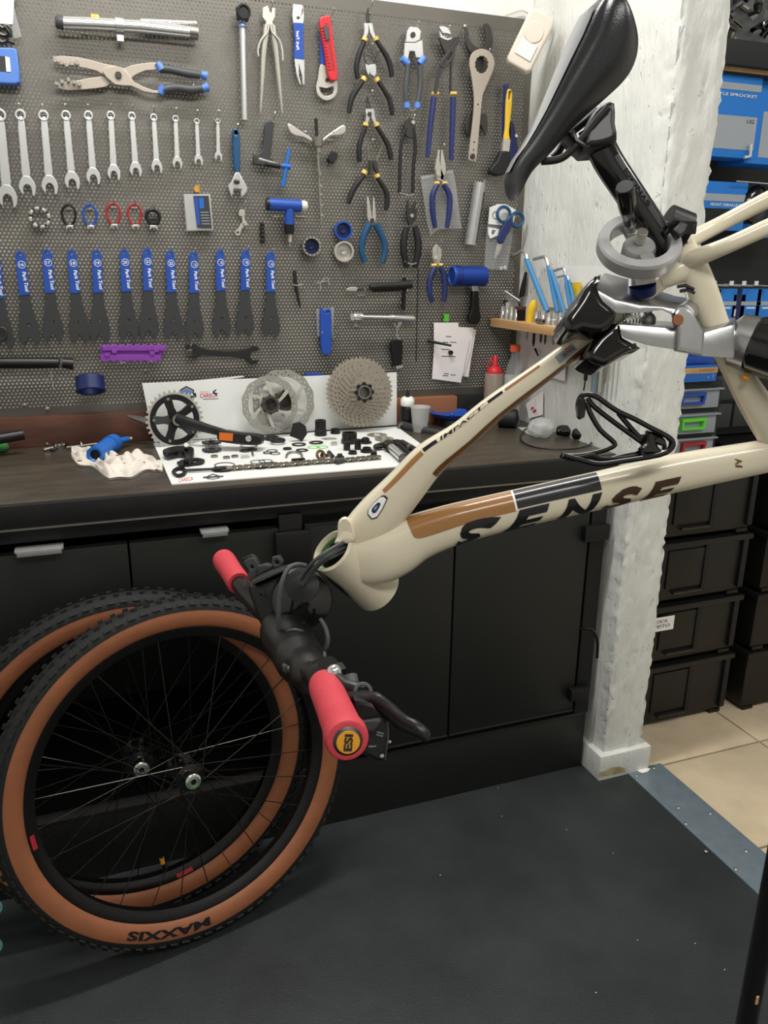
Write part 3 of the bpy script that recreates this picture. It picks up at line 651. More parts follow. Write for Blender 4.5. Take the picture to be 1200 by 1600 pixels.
part('jaw', bplate([[(234, 352), (247, 352), (246, 359), (244, 359), (243, 356), (237, 356), (236, 359), (234, 359)]], .026, .007, .0006), 'chrome', t)
hook(239, 326, 'the round black spoke wrench', 4)
# plastic box
t = bt('plastic_kit_box', 'small clear plastic kit box with black and blue label', 'box', 309, 333)
part('case', bplate([[(287, 303), (329, 303), (334, 360), (292, 361)]], .026, .020, .003), 'frosted', t)
part('label', bplate([[(302, 306), (326, 306), (331, 357), (308, 356)]], .0272, .001, 0), 'dkgrey', t)
part('label_panel', bplate([[(303, 308), (309, 308), (313, 352), (308, 352)], ], .0278, .0006, 0), 'blue', t)
part('label_panel', bplate([[(311, 309), (318, 309), (319, 326), (312, 326)]], .0278, .0006, 0), 'blue_bright', t)
for k in range(5): part('print_line', bplate([[(313 + k * .6, 331 + k * 4.5), (326 + k * .6, 331 + k * 4.5), (326 + k * .6, 332.4 + k * 4.5), (313 + k * .6, 332.4 + k * 4.5)]], .0278, .0005, 0), 'greyplastic', t)
part('hang_tab', bplate([[(303, 293), (307, 289), (312, 292), (311, 300), (305, 300)]], .026, .003, .0005, 1), 'gum_orange', t)
hook(307, 291, 'the plastic kit box')
# adjustable spanner
t = bt('adjustable_spanner', 'adjustable spanner with dark blue handle and bright steel jaw at the bottom', 'spanner', 370, 240)
part('handle', bplate([smooth_poly([(363, 206), (367, 200), (372, 201), (375, 210), (376, 240), (375, 270), (367, 270), (364, 240)], 2), circ(368, 208, 2, 8)], .03, .011, .004), 'blue_teal', t)
part('head', bplate([[(368, 269), (374, 269), (380, 281), (387, 293), (386, 300), (377, 310), (376, 300), (377, 296), (366, 295), (364, 305), (361, 307), (356, 290), (362, 283)]], .031, .012, .002, 1), 'spanner', t)
part('worm_screw', btube([(366, 283), (374, 284)], 3, 10, .036, sm=0), 'steel_dark', t)
hook(368, 202, 'the adjustable spanner')
# chain breaker
t = bt('chain_breaker', 'grey chain breaker with a bright blue T-bar screw handle', 'chain tool', 425, 230)
part('body', bplate([smooth_poly([(414, 196), (420, 188), (427, 190), (428, 200), (424, 236), (424, 246), (431, 256), (420, 258), (400, 250), (396, 244), (410, 234)], 2)], .034, .014, .003), 'dkgrey', t)
part('anvil', bplate([[(396, 240), (404, 244), (404, 250), (420, 254), (418, 260), (396, 256)]], .036, .010, .002), 'steel_dark', t)
part('screw', btube([(404, 248), (452, 262)], 2.2, 10, .034, sm=0), 'chrome', t)
part('collar', btube([(414, 256), (438, 260)], 4, 12, .034, sm=0), 'black_matte', t)
part('tee_handle', btube([(452, 232), (447, 262), (442, 292)], [2.6, 3.2, 3.2], 12, .036), 'blue_bright', t)
part('tee_hub', btube([(440, 259), (454, 261)], 4, 12, .036, sm=0), 'blue_bright', t)
hook(425, 184, 'the chain breaker')
# threaded rod press
t = bt('headset_press', 'long threaded steel rod press with two spread paddle wings on top', 'press', 498, 220)
part('rod', btube([(494, 186), (502, 348)], 2.6, 10, .03, sm=0), 'steel', t)
part('rod_top', btube([(493.5, 185), (495, 214)], 2.6, 10, .031, sm=0), 'black_matte', t)
part('nut', btube([(495, 214), (497, 229)], [8.5, 7.5], 12, .032, sm=0), 'steel', t)
for y, r_ in ((235, 5), (271, 4.4)): part('sleeve', btube([(496 + (y - 220) * .05, y - 4), (497 + (y - 220) * .05, y + 4)], r_, 12, .03, sm=0), 'steel', t)
for y in (290, 304, 320, 336): part('joint_ring', btube([(497 + (y - 220) * .05, y - 1), (497 + (y - 220) * .05, y + 1)], 3.3, 10, .03, sm=0), 'steel_light', t)
part('paddle', bplate([smooth_poly([(449, 194), (455, 194), (470, 204), (488, 216), (487, 222), (474, 215), (463, 213), (453, 207)], 2)], .034, .010, .003), 'steel_light', t)
part('paddle', bplate([smooth_poly([(505, 216), (520, 205), (535, 195), (540, 197), (540, 207), (530, 212), (516, 213), (506, 222)], 2)], .034, .010, .003), 'steel_light', t)
for x in (472, 515): hook(x, 213, 'the threaded rod press at its %s wing' % ('left' if x < 500 else 'right'), 6)
t = solo('rubber_block', bplate([[(513, 248), (520, 235), (528, 240), (528, 246), (522, 255), (515, 253)]], .022, .014, .002), 'black_matte', 'small black rubber block to the right of the rod press', 'block')
# torque T handle
t = bt('torque_driver', 'bright blue T-shaped torque driver lying on two hooks', 'torque driver', 448, 325)
part('body', btube([(418, 319), (470, 322)], 9.5, 16, .036, sm=0), 'blue', t)
part('end_cap', btube([(416, 319), (420, 319.2)], [9, 10], 16, .036, sm=0), 'black_plastic', t)
part('dial', btube([(470, 322), (474, 322), (479, 322.5)], [7.5, 8.5, 7.5], 16, .036, sm=0), 'pvc', t)
part('stem', btube([(452, 324), (452, 352)], [8, 7.6], 14, .036, sm=0), 'blue', t)
part('stem_collar', btube([(452, 351), (452, 366)], [8.2, 7], 14, .036, sm=0), 'black_plastic', t)
part('bit', btube([(453, 365), (453, 378)], 3.2, 8, .036, sm=0), 'steel_light', t)
part('bit_tip', btube([(453, 377), (453, 385)], .9, 6, .036, sm=0), 'steel_light', t)
hook(434, 332, 'the blue torque driver at its left', 8); hook(470, 332, 'the blue torque driver at its right', 8)
# chain link tool (small wrench shape)
t = bt('chain_pin_tool', 'small pale steel hinged link tool hanging crookedly', 'link tool', 377, 345)
part('upper_link', bplate([smooth_poly([(373, 332), (376, 327), (383, 330), (382, 340), (384, 347), (379, 349), (378, 338), (374, 338)], 2)], .024, .006, .001), 'steel_light', t)
part('lower_link', bplate([smooth_poly([(378, 348), (384, 347), (385, 352), (378, 358), (375, 367), (369, 368), (367, 362), (372, 357)], 2), circ(371.5, 363.5, 2.2, 8)], .022, .005, .001), 'steel_light', t)
part('knob', ycyl(384, 350, 3, .02, .03), 'steel_light', t)
hook(380, 321, 'the small link tool', 4)
# bit holder
t = bt('bit_strip', 'short black strip holding a vertical row of screw bits', 'bit holder', 410, 363)
part('strip', bplate([[(407, 347), (413, 347), (414, 380), (408, 380)]], .018, .010, .001), 'black_plastic', t)
for y in (349, 355, 361, 367, 374): part('bit', ycyl(410.5, y, 2.2, .016, .024, 8), 'steel_dark', t)
# round blue sockets
def cup(px, py, rpx, label, m, inner, dy0, L, teeth=0, name='socket_cup'):
    t = bt(name, label, 'socket', px, py); S = depth(B(px, py)) / FPX; r = rpx * S; c = B(px, py, dy0)
    part('shell', MB().lathe([(r * .82, L), (r * .82, 0), (r, 0), (r * .98, L)], c, (0.08, 1, 0), 28, close=True), m, t)
    part('inner_floor', MB().lathe([(r * .80, L * .72), (r * .3, L * .70), (r * .28, L * .5), (r * .15, L * .5), (0, L * .55)], c, (0.08, 1, 0), 24), inner, t)
    for k in range(teeth):
        a = 2 * PI * k / teeth; q = c + Vector((math.cos(a) * r * .9, -.002, math.sin(a) * r * .9))
        part('tooth', MB().box(q, (.004, .006, .0034), Matrix.Rotation(-a, 3, 'Y')), 'steel_light', t)
    return t
cup(537, 360, 14, 'round bright blue open cup tool above the silver one', 'blue', 'blue_deep', .030, .016)
cup(487, 385, 14.5, 'round toothed cup tool with dark blue inside and steel teeth', 'steel', 'blue_deep', .034, .022, 14)
cup(538, 393, 15.5, 'round bare steel cup socket below the blue one', 'steel_light', 'steel_light', .034, .020)
# black thin tool, small wire hooks
t = bt('pick_tool', 'thin black pick with small wire wings, tapering to the bottom', 'pick', 464, 450)
part('shaft', btube([(460, 423), (462, 445), (465, 462), (469, 481)], [3, 3.2, 2.6, 1.4], 8, .022), 'black_matte', t)
part('wire_arms', btube([(459, 445), (466, 446), (474, 444)], 1, 6, .028), 'chrome', t)
t = bt('twisted_wire', 'tangle of bent chrome wire hooks hanging alone on the board', 'wire hook', 505, 440)
part('wire_bar', btube([(496, 443), (505, 440), (514, 440)], 1, 6, .012), 'chrome', t)
part('wire_bar', btube([(501, 454), (501, 442), (508, 434)], 1, 6, .02), 'chrome', t)
part('wire_bar', btube([(514, 446), (513, 436), (510, 433)], 1, 6, .02), 'chrome', t)
# bagged blue tool
t = bt('blue_multitool', 'slim bright blue folded tool in a clear plastic sleeve', 'multitool', 510, 515)
part('body', bplate([smooth_poly([(501, 484), (505, 482), (509, 486), (514, 482), (518, 486), (519, 520), (518, 550), (510, 555), (503, 550), (501, 520)], 2), circ(511, 487, 1.8, 8)], .030, .014, .003), 'blue', t)
part('plastic_sleeve', bplate([[(494, 483), (522, 480), (520, 524), (496, 525)]], .014, .001, 0), 'clear', t)
hook(498, 521, 'the bagged blue tool at its left', 4); hook(520, 521, 'the bagged blue tool at its right', 4)
# green-black crimper lying
t = bt('side_cutters', 'side cutters with thick dark green-black grip lying horizontally', 'pliers', 595, 450)
part('grip', btube([(578, 449), (595, 447), (620, 446), (643, 444)], [4.5, 5.5, 5.5, 6.5], 12, .032), 'black_matte', t)
part('grip', btube([(582, 453), (605, 451), (625, 450), (641, 447)], [3.5, 4.5, 4, 4], 12, .024), 'black_matte', t)
part('jaw', bplate([smooth_poly([(541, 452), (550, 448), (559, 450), (556, 455), (545, 454)], 2)], .034, .008, .001), 'steel_light', t)
part('neck', bplate([[(556, 450), (579, 450), (579, 454), (560, 455)]], .032, .007, .001), 'steel_dark', t)
for x in (564, 630): hook(x, 455, 'the dark grip side cutters at their %s' % ('jaw' if x < 600 else 'grip end'), 6)
t = bt('screwdriver_dark', 'black screwdriver hanging behind the dark side cutters', 'screwdriver', 630, 460)
part('handle', btube([(632, 434), (632, 458)], 3.2, 8, .016, sm=0), 'black_plastic', t)
part('blade', btube([(631, 458), (630, 484)], 3.4, 8, .016, sm=0), 'black_plastic', t)
# ratchet
t = bt('torque_ratchet', 'small chrome ratchet lying horizontally below the dark side cutters', 'ratchet', 600, 494)
part('head', btube([(550, 495), (556, 495), (566, 495)], [5, 6.5, 6], 14, .034, sm=0), 'chrome', t)
part('drive_cap', btube([(550, 490), (551, 500)], 4.5, 10, .036, sm=0), 'chrome', t)
part('shaft', btube([(566, 495), (610, 496)], 3.2, 12, .034, sm=0), 'chrome', t)
part('handle', btube([(608, 496), (613, 496), (616, 496.5), (645, 498), (648, 498)], [4.5, 5, 4.5, 5.4, 4], 14, .034, sm=0), 'chrome', t)
hook(556, 503, 'the chrome ratchet', 4)
t = bt('folded_tool', 'black folded tool hanging from a chrome clip below the ratchet', 'folding tool', 620, 550)
part('clip', btube([(615, 505), (621, 512), (628, 504), (622, 508), (620, 524), (624, 530)], 1.2, 6, .026), 'chrome', t)
part('body', bplate([[(612, 533), (617, 530), (629, 532), (630, 545), (628, 570), (615, 573), (612, 550)]], .028, .014, .002), 'black_plastic', t)
part('strap_end', bplate([[(618, 572), (630, 570), (628, 575), (620, 577)]], .024, .004, .0005), 'chrome', t)
# dark master-link pliers x2
for (x, y, lab, h1, h2, hd_) in (
    (638, 205, 'upper black wire cutter with open steel frame handles, left of the navy slip joint pliers', [(634, 200), (627, 225), (625, 260), (624, 302)], [(646, 200), (649, 230), (646, 260), (645, 302)], [(634, 188), (640, 183), (648, 188), (650, 200), (646, 216), (636, 214), (632, 206)]),
    (641, 345, 'lower black master link pliers with small round pivot', [(635, 355), (631, 375), (631, 395), (636, 418)], [(648, 354), (653, 375), (653, 395), (648, 418)], [(636, 318), (638, 312), (641, 330), (646, 318), (650, 312), (652, 330), (650, 345), (640, 352), (636, 340)])):
    t = pliers('link_pliers', lab, x, y, [hd_], [h1, h2], 'black_matte', headmat='steel_dark', piv=(x + (8 if y < 300 else 3), y - (14 if y < 300 else 8), 3), rp=(2.6, 2.8, 2.8, 2.8) if y < 300 else (4.5, 6, 6, 4), dy=.026, group='black link pliers', rivm='spanner')
    yy = 303 if y < 300 else 410
    part('wire_catch', btube([(x - 14 if y < 300 else 632, yy - 2), (x + 2, yy + 3), (x + 8 if y < 300 else 652, yy)], 1.1, 6, .032), 'chrome', t)
    hook(x + 2, y - 18, 'the %s black link pliers' % ('upper' if y < 300 else 'lower'), 5)
# combination pliers, diagonal cutters
for (x, y, lab, hd_, hs, cc, bag) in (
    (688, 270, 'combination pliers with navy handles hanging in front of a plastic bag', [[(686, 234), (687, 233), (687, 250), (689, 262), (695, 277), (692, 283), (684, 282), (680, 262)], [(690, 233), (692, 235), (697, 262), (693, 282), (688, 280), (689, 250)]], [[(684, 288), (676, 305), (676, 330), (680, 356)], [(693, 288), (702, 305), (702, 330), (698, 356)]], [((679, 286), (686, 286)), ((691, 286), (698, 286))], 1),
    (684, 400, 'small diagonal cutters with navy handles and yellow collars, below the combination pliers', [[(683, 381), (684, 396), (686, 402), (680, 412), (676, 402), (677, 388)], [(683, 381), (690, 390), (690, 402), (686, 413), (681, 412), (685, 400)]], [[(680, 417), (672, 435), (671, 455), (676, 472)], [(688, 417), (694, 432), (695, 455), (693, 472)]], [((674, 415), (682, 414)), ((685, 414), (691, 414))], 0)):
    t = pliers('navy_pliers', lab, x, y, hd_, hs, 'navy', headmat='steel_light', collars=cc, cr=2.6, rp=(3.8, 4.8, 4.6, 3.6), dy=.034, piv=(x - 1, y + (3 if bag else 4), 3), rivm='steel_light')
    hook(x - 2, y - (38 if bag else 20), 'the %s navy pliers' % ('larger' if bag else 'smaller'), 5)
b_ = solo('plastic_bag', bplate([[(657, 275), (680, 271), (708, 264), (713, 290), (720, 345), (722, 357), (700, 358), (686, 358), (673, 368), (668, 350), (662, 310)]], .016, .003, .001), 'clear_soft', 'clear zip bag hanging behind the navy combination pliers', 'bag')
part('zip_line', bplate([[(657, 277), (680, 273), (708, 266), (709, 269), (680, 276), (658, 280)]], .0175, .001, 0), 'clear_soft', b_)
# aluminium tube
t = bt('alu_tube', 'plain grey aluminium half tube leaning slightly, hanging right of the pliers', 'tube', 742, 335)
part('tube', btube([(750, 286), (735, 383)], 9.6, 16, .022, sm=0), 'alu', t)
part('slot_edge', btube([(757, 300), (744, 380)], .8, 6, .036, sm=0), 'steel_dark', t)
hook(748, 288, 'the aluminium tube')
# bag with scissors
t = bt('parts_bag', 'long clear plastic bag with a white card and small parts behind the scissors', 'bag', 780, 370)
part('bag_sheet', bplate([[(765, 324), (805, 327), (801, 370), (793, 422), (757, 420), (760, 370)]], .016, .004, .001), 'clear', t)
part('header_card', bplate([[(765, 324), (778, 319), (790, 319), (806, 328), (802, 354), (763, 350)]], .018, .001, 0), 'white', t)
part('card_mark', MB().torus(B(774, 336, .019), (0, 1, 0), .009, .0006, 16, 4), 'ink', t)
part('white_bracket', bplate([smooth_poly([(763, 355), (780, 358), (778, 368), (766, 373), (763, 366)], 1), [(769, 359), (775, 360), (772, 367), (768, 366)]], .020, .003, .0005), 'white', t)
for x, y in ((783, 419), (789, 418)): part('small_ring', MB().torus(B(x, y, .019), (0, 1, 0), .0032, .0012, 12, 6), 'white', t)
t = bt('scissors', 'blue handled scissors with blade pointing down, hanging over the bag', 'scissors', 790, 345)
S_ = depth(B(790, 340)) / FPX
part('finger_loop', MB().torus(B(787, 335, .030), (0, 1, 0), 11 * S_, 2.6 * S_, 24, 8), 'blue_teal', t)
part('finger_loop', MB().torus(B(808, 343, .030), (0, 1, 0), 10.5 * S_, 2.6 * S_, 24, 8), 'blue_teal', t)
part('shank', bplate([smooth_poly([(797, 338), (802, 342), (797, 362), (792, 368), (787, 380), (780, 380), (779, 372), (786, 352), (792, 344)], 2)], .034, .010, .003), 'navy', t)
part('blade', bplate([[(778, 379), (786, 381), (780, 395), (772, 407), (774, 392)]], .028, .003, .0005), 'steel_light', t)
# blue cylinder, black-handled brush, papers
t = bt('blue_cylinder', 'shiny blue cylinder tool resting horizontally on two hooks', 'cylinder tool', 732, 432)
part('barrel', btube([(707, 431), (757, 432)], [15, 15], 22, .040, sm=0), 'blue_ano', t)
part('end_ring', MB().torus(B(707, 431, .040), (1, 0, 0), 13.2 * S_, 1.8 * S_, 24, 8), 'blue', t)
for x in (712, 717): part('groove_ring', btube([(x, 431.1), (x + 1.2, 431.2)], 15.4, 22, .040, sm=0), 'blue_deep', t)
hook(725, 438, 'the blue cylinder at its left', 9); hook(748, 438, 'the blue cylinder at its right', 9)
t = bt('black_tool', 'black handled tool with a square chrome head, under the blue cylinder', 'tool', 742, 470)
part('head', bplate([[(737, 446), (747, 446), (748, 455), (738, 455)]], .028, .010, .001), 'chrome', t)
part('handle', bplate([smooth_poly([(739, 455), (748, 455), (750, 480), (752, 498), (747, 506), (737, 506), (732, 498), (737, 482)], 2)], .028, .016, .005), 'black_plastic', t)
t = bt('note_papers', 'stack of white paper receipts pinned to the board below the pliers', 'papers', 708, 550)
part('paper_sheet', bplate([[(714, 512), (744, 515), (739, 545), (736, 562), (732, 589), (715, 587)]], .010, .0008, 0), 'paper', t)
part('paper_sheet', bplate([[(700, 510), (740, 512), (735, 550), (726, 583), (722, 587), (700, 580)]], .013, .0008, 0), 'paper', t)
part('paper_sheet', bplate([[(678, 504), (716, 504), (717, 513), (734, 530), (726, 570), (720, 598), (683, 593), (675, 592), (678, 550)]], .016, .0008, 0), 'paper', t)
for k, (x0, x1, y) in enumerate(((697, 705, 525), (692, 700, 534), (703, 713, 534), (690, 702, 545), (694, 701, 583), (704, 712, 585), (692, 700, 586), (690, 712, 556))): part('print_line', bplate([[(x0, y), (x1, y + .6), (x1, y + 1.8), (x0, y + 1.2)]], .0163, .0003, 0), 'ink', t)
part('green_note', bplate([[(694, 490), (702, 491), (701, 503), (693, 502)]], .008, .0008, 0), 'green', t)
t = bt('awl', 'small black peg sticking out in front of the papers with a loose black nut below', 'peg', 690, 538)
part('shaft', MB().tube([B(668, 533, .004), B(680, 535, .03), B(705, 540, .06)], [.004, .004, .003], 10), 'black_matte', t)
part('nut', MB().lathe([(.003, 0), (.0062, 0), (.0062, .008), (.003, .008)], B(705, 551, .026), (0, 1, 0), 12, close=True), 'black_plastic', t)
# purple bracket and black double wrench
t = bt('purple_bracket', 'purple anodised serrated holder resting on two pegs', 'holder', 208, 550)
def serr(x0, x1, y0, y1, up):
    top_ = []; n = 9
    for k in range(n):
        xa = x0 + (x1 - x0) * k / n; d = (x1 - x0) / n
        if up: top_ += [(xa, y0), (xa + d * .25, y0 + 2.4), (xa + d * .55, y0 + 2.6), (xa + d * .85, y0)]
        else: top_ += [(xa, y1), (xa + d * .25, y1 - 2.4), (xa + d * .55, y1 - 2.6), (xa + d * .85, y1)]
    return (top_ + [(x1, y1), (x0 + 2, y1)]) if up else ([(x0, y0), (x1 - 3, y0)] + top_[::-1])
part('upper_jaw', bplate([serr(158, 261, 538, 548, True)], .040, .012, .001), 'purple', t)
part('lower_jaw', bplate([serr(157, 254, 554, 566, False)], .040, .012, .001), 'purple', t)
part('back_plate', bplate([[(156, 542), (256, 542), (252, 560), (158, 562)]], .030, .010, .001), 'purple', t)
for x, y in ((179, 549), (168, 554), (245, 547), (238, 552)): part('catch', bplate([[(x - 5, y - 3), (x + 5, y - 3), (x + 3, y + 3), (x - 4, y + 3)]], .043, .004, .0008), 'purple', t)
hook(191, 560, 'the purple holder at its left', 4); hook(238, 558, 'the purple holder at its right', 4)
t = bt('double_wrench', 'flat black double-ended open wrench lying right of the purple holder', 'wrench', 348, 550)
part('body', bplate([[(290, 541), (298, 537), (308, 539), (315, 544), (350, 549), (382, 547), (395, 541), (405, 543), (404, 548), (394, 549), (391, 556), (396, 563), (405, 562), (400, 568), (389, 568), (380, 560), (348, 557), (316, 555), (308, 560), (296, 560), (289, 556), (299, 556), (305, 550), (300, 544), (291, 546)]], .022, .006, .001, 2), 'black_matte', t)
hook(296, 541, 'the black double-ended wrench', 4)
# black pump/torch at left, blue ring below, wire ring
t = bt('black_pump', 'black cylindrical hand pump lying horizontally at the left edge', 'pump', 55, 568)
part('barrel', btube([(-30, 567), (60, 567), (92, 567)], [8.5, 9, 8], 16, .036, sm=0), 'black_plastic', t)
part('end_cap', btube([(97, 567), (115, 569)], [8, 9], 16, .036, sm=0), 'black_plastic', t)
part('collar', btube([(94, 563), (98, 567), (96, 571)], [2, 7, 7], 12, .036, sm=0), 'steel_dark', t)
t = bt('wire_ring', 'thin chrome wire ring hanging below the black pump', 'ring', 79, 590)
part('ring', MB().torus(B(79, 589, .016), (.1, 1, .1), .0135, .0012, 24, 6).tube([B(80, 583, .016), B(84, 608, .02)], .0012, 6), 'chrome', t)
t = bt('blue_tape', 'dark blue ring-shaped tape roll hanging low on the board', 'tape', 140, 603)
part('roll', MB().lathe([(.0235, 0), (.033, 0), (.033, .034), (.0235, .034)], B(140, 590, .045), (0, -.42, -.9), 36, close=True), 'blue_deep', t)
hook(140, 598, 'the dark blue tape roll', 4)
# things cut by the left edge
t = bt('blue_device', 'bright blue plastic gauge box cut by the left edge of the view', 'gauge', 14, 104)
part('case', bplate([smooth_poly([(-50, 73), (20, 74), (26, 77), (30, 108), (31, 128), (24, 131), (-50, 127)], 1)], .040, .034, .003), 'ltblue', t)
part('window', bplate([[(-20, 86), (9, 88), (11, 112), (-20, 110)]], .0405, .001, 0), 'dkgrey', t)
part('sticker', bplate([[(8, 88), (15, 90), (17, 112), (10, 112)]], .0412, .001, 0), 'white', t)
t = bt('white_card', 'white hanging card with dark metal clips in the top left corner', 'card', 8, 30)
part('card', bplate([[(-60, -40), (24, -40), (20, 38), (-60, 33)]], .030, .002, 0), 'white', t)
part('clear_flap', bplate([[(20, 0), (26, 28), (34, 57), (22, 60), (16, 40)]], .028, .001, 0), 'clear_soft', t)
part('clip', btube([(-5, 36), (4, 44), (12, 40), (16, 50), (6, 56), (-6, 50), (2, 66), (14, 62)], 3, 8, .036), 'steel_dark', t)
part('clip', btube([(8, 42), (16, 54), (12, 62), (22, 68), (14, 60)], 2.4, 8, .042), 'black_plastic', t)
t = bt('dark_hook_tool', 'dark curved tool hanging at the far left edge beside the cone wrenches', 'tool', 6, 520)
part('curl', btube([(-4, 514), (4, 512), (10, 518), (8, 528), (0, 532)], 2, 8, .03), 'steel_dark', t)
# motion sensor
t = thing('motion_sensor', 'beige tilted motion sensor box on a bracket in the wall corner', 'motion sensor', onY(825, 60, 1.98))
fr = frame(onY(828, 64, 1.95), Vector((.84, -.34, -.42)), Vector((.42, -.22, .86)))
part('housing', plate([[(-.034, -.058), (-.026, -.066), (.024, -.068), (.034, -.058), (.036, .046), (.028, .062), (-.020, .064), (-.032, .052)]], .040, fr, .006), 'pvc', t)
fr2 = frame(fr @ Vector((0, 0, .0212)), fr.to_3x3() @ Vector((1, 0, 0)), fr.to_3x3() @ Vector((0, 1, 0)))
part('lens_window', plate([[(-.021, -.042), (.022, -.044), (.022, -.008), (-.020, -.006)]], .003, fr2, .001), 'lens', t)
part('front_cover', plate([circ(0, .016, .023, 20)], .002, fr2, .0008), 'pvc', t)
part('bracket', MB().tube([fr @ Vector((0, .02, -.02)), fr @ Vector((.03, .06, -.05)), Vector((1.18, 2.05, 1.93))], .006, 8), 'pvc', t)
solo('sensor_cable', MB().tube(smooth_poly([tuple(onY(a, b, 2.075)) for a, b in ((790, 24), (815, 16), (838, 20))] + [tuple(onY(839, -60, 2.075))], 3, False), .002, 6), 'pvc', 'thin beige cable running along the wall above the motion sensor', 'cable')
# dark key fob beside the hex keys
t = thing('black_pen', 'black marker pen hanging on the pillar beside the board edge', 'pen', onX(820, 440, 1.165))
part('barrel', MB().tube([onX(822, 425, 1.172), onX(817, 452, 1.166), onX(812, 480, 1.166)], [.004, .008, .008], 12), 'black_plastic', t)
part('clip', MB().tube([onX(818, 408, 1.176), onX(822, 424, 1.172)], .0014, 6), 'chrome', t)
# ================================================================ THINGS ON THE WORKTOP
def yplate(outlines, y, th, bev=.0005, sm=0, mb=None):
    fr = frame((0, y + th / 2, 0), (1, 0, 0), (0, 0, 1))
    o2 = [[(lambda p: (p.x, p.z))(onY(a, b, y)) for a, b in pts] for pts in outlines]
    if sm: o2[0] = smooth_poly(o2[0], sm)
    return plate(o2, th, fr, bev, mb)
def zplate(outlines, z0, th, bev=.0005, sm=0, mb=None):
    fr = frame((0, 0, z0 + th / 2), (1, 0, 0), (0, 1, 0))
    o2 = [[(lambda p: (p.x, p.y))(onZ(a, b, z0 + th)) for a, b in pts] for pts in outlines]
    if sm: o2[0] = smooth_poly(o2[0], sm)
    return plate(o2, th, fr, bev, mb)
yc = (T_(240, 692).y + T_(620, 665).y) / 2
ZP = ZT + .0045
def Tp(px, py, dz=0): return onZ(px, py, ZP + dz)
def Sp(P): return depth(P) / FPX
card = thing('parts_display_card', 'folded glossy white display sheet standing up behind and lying under the bike parts', 'display sheet', (.45, yc, ZT))
part('back_panel', yplate([[(222, 599), (620, 582), (620, 664), (241, 692)]], yc - .001, .004), 'card', card)
part('base_panel', zplate([[(268, 756), (626, 728), (700, 722), (668, 701), (620, 666), (240, 693)]], ZT + .0005, .0035), 'card', card)
part('raised_flap', yplate([[(300, 595), (380, 587), (382, 589), (330, 597)]], yc + .012, .001), 'card', card)
# logos
def cardtext(s, a, b, c, mt, bold=0, y=None, name='lettering'):
    y = y or yc - .0012
    A, Bp, C = onY(*a, y), onY(*b, y), onY(*c, y); v, f = text_geo(s, bold)
    return part(name, MB().add([A + (Bp - A) * p[0] + (C - A) * p[1] for p in v], f), mt, card, smooth=0)
hexo = [(281, 609), (291, 603), (303, 609), (303, 622), (292, 628), (281, 623)]
hexi = [(283, 610), (291, 605), (301, 610), (301, 621), (292, 626), (283, 622)]
part('badge_outline', yplate([hexo, hexi], yc - .0016, .0006, 0), 'decal_black', card)
part('badge_field', yplate([hexi], yc - .0015, .0004, 0), 'greyplastic', card)
part('badge_peak', yplate([[(284, 612), (290, 605), (296, 610), (300, 612), (300, 614), (284, 614)]], yc - .0018, .0002, 0), 'ltblue', card)
part('badge_sun', yplate([[(288, 610), (292, 606), (296, 610), (292, 608)]], yc - .0021, .0002, 0), 'gum_orange', card)
part('badge_band', yplate([[(278, 615), (306, 614), (307, 620), (303, 620), (280, 621)]], yc - .0022, .0004, 0), 'decal_black', card)
cardtext('BAFA', (282, 620.3), (303, 619), (282, 615), 'white', .03, yc - .0026)
cardtext('CICLO', (312.5, 615), (326, 614), (312.5, 611.5), 'redp', .0)
cardtext('CARECA', (312.5, 622), (340, 620.5), (312.5, 615.5), 'redp', .02)
part('cyclist_mark', yplate([[(333, 611), (338, 608), (338, 610), (335, 612), (337, 614), (340, 614), (339, 618), (335, 616), (332, 613)]], yc - .0016, .0004, 0), 'navy', card)
for x0, x1, y, m in ((317, 341, 623.3, 'ink'), (286, 304, 630, 'ltblue')): part('print_line', yplate([[(x0, y), (x1, y - .8), (x1, y - .1), (x0, y + .8)]], yc - .0016, .0004, 0), m, card)
def basetext(s, a, b, c, mt, bold=0):
    A, Bp, C = Tp(*a), Tp(*b), Tp(*c); v, f = text_geo(s, bold)
    return part('lettering', MB().add([A + (Bp - A) * p[0] + (C - A) * p[1] for p in v], f), mt, card, smooth=0)
basetext('CARECA', (279, 753.5), (302, 750), (279, 748), 'redp', .0)
part('badge_band', zplate([[(317, 747), (349, 745), (349, 743), (318, 744.5)]], ZP, .0003, 0), 'ink', card)
part('badge_outline', zplate([[(323, 744), (332, 740), (343, 743), (343, 747), (333, 749), (323, 748)], [(325, 744.5), (332, 741.5), (341, 744), (341, 746.5), (333, 748), (325, 747)]], ZP, .0002, 0), 'ink', card)
# chainring and crank
def gear(r, n, tooth, hole=None, seg=4):
    out = []
    for k in range(n):
        a = 2 * PI * k / n; d = 2 * PI / n
        for f_, rr in ((-.32, r), (-.12, r + tooth), (.12, r + tooth), (.32, r)): out.append((rr * math.cos(a + f_ * d), rr * math.sin(a + f_ * d)))
    return [out] + ([circ(0, 0, hole, 40)] if hole else [])
c = onY(273, 656, 1.965); S_ = Sp(c)
t = thing('crankset', 'black chainring with crank arm and pedal leaning at the left of the white sheet', 'crankset', (c.x, c.y, ZP))
fr = frame(c, (.97, .22, 0), (0, .12, 1)); r = 44 * S_
part('chainring', plate(gear(r * .93, 34, r * .10, r * .70), .003, fr, .0004), 'black_plastic', t)
part('tooth_ring', plate(gear(r * .955, 34, r * .10, r * .90), .0024, frame(fr @ Vector((0, 0, .0010)), fr.to_3x3() @ Vector((1, 0, 0)), fr.to_3x3() @ Vector((0, 1, 0))), 0), 'steel_light', t, label='worn bright chainring teeth')
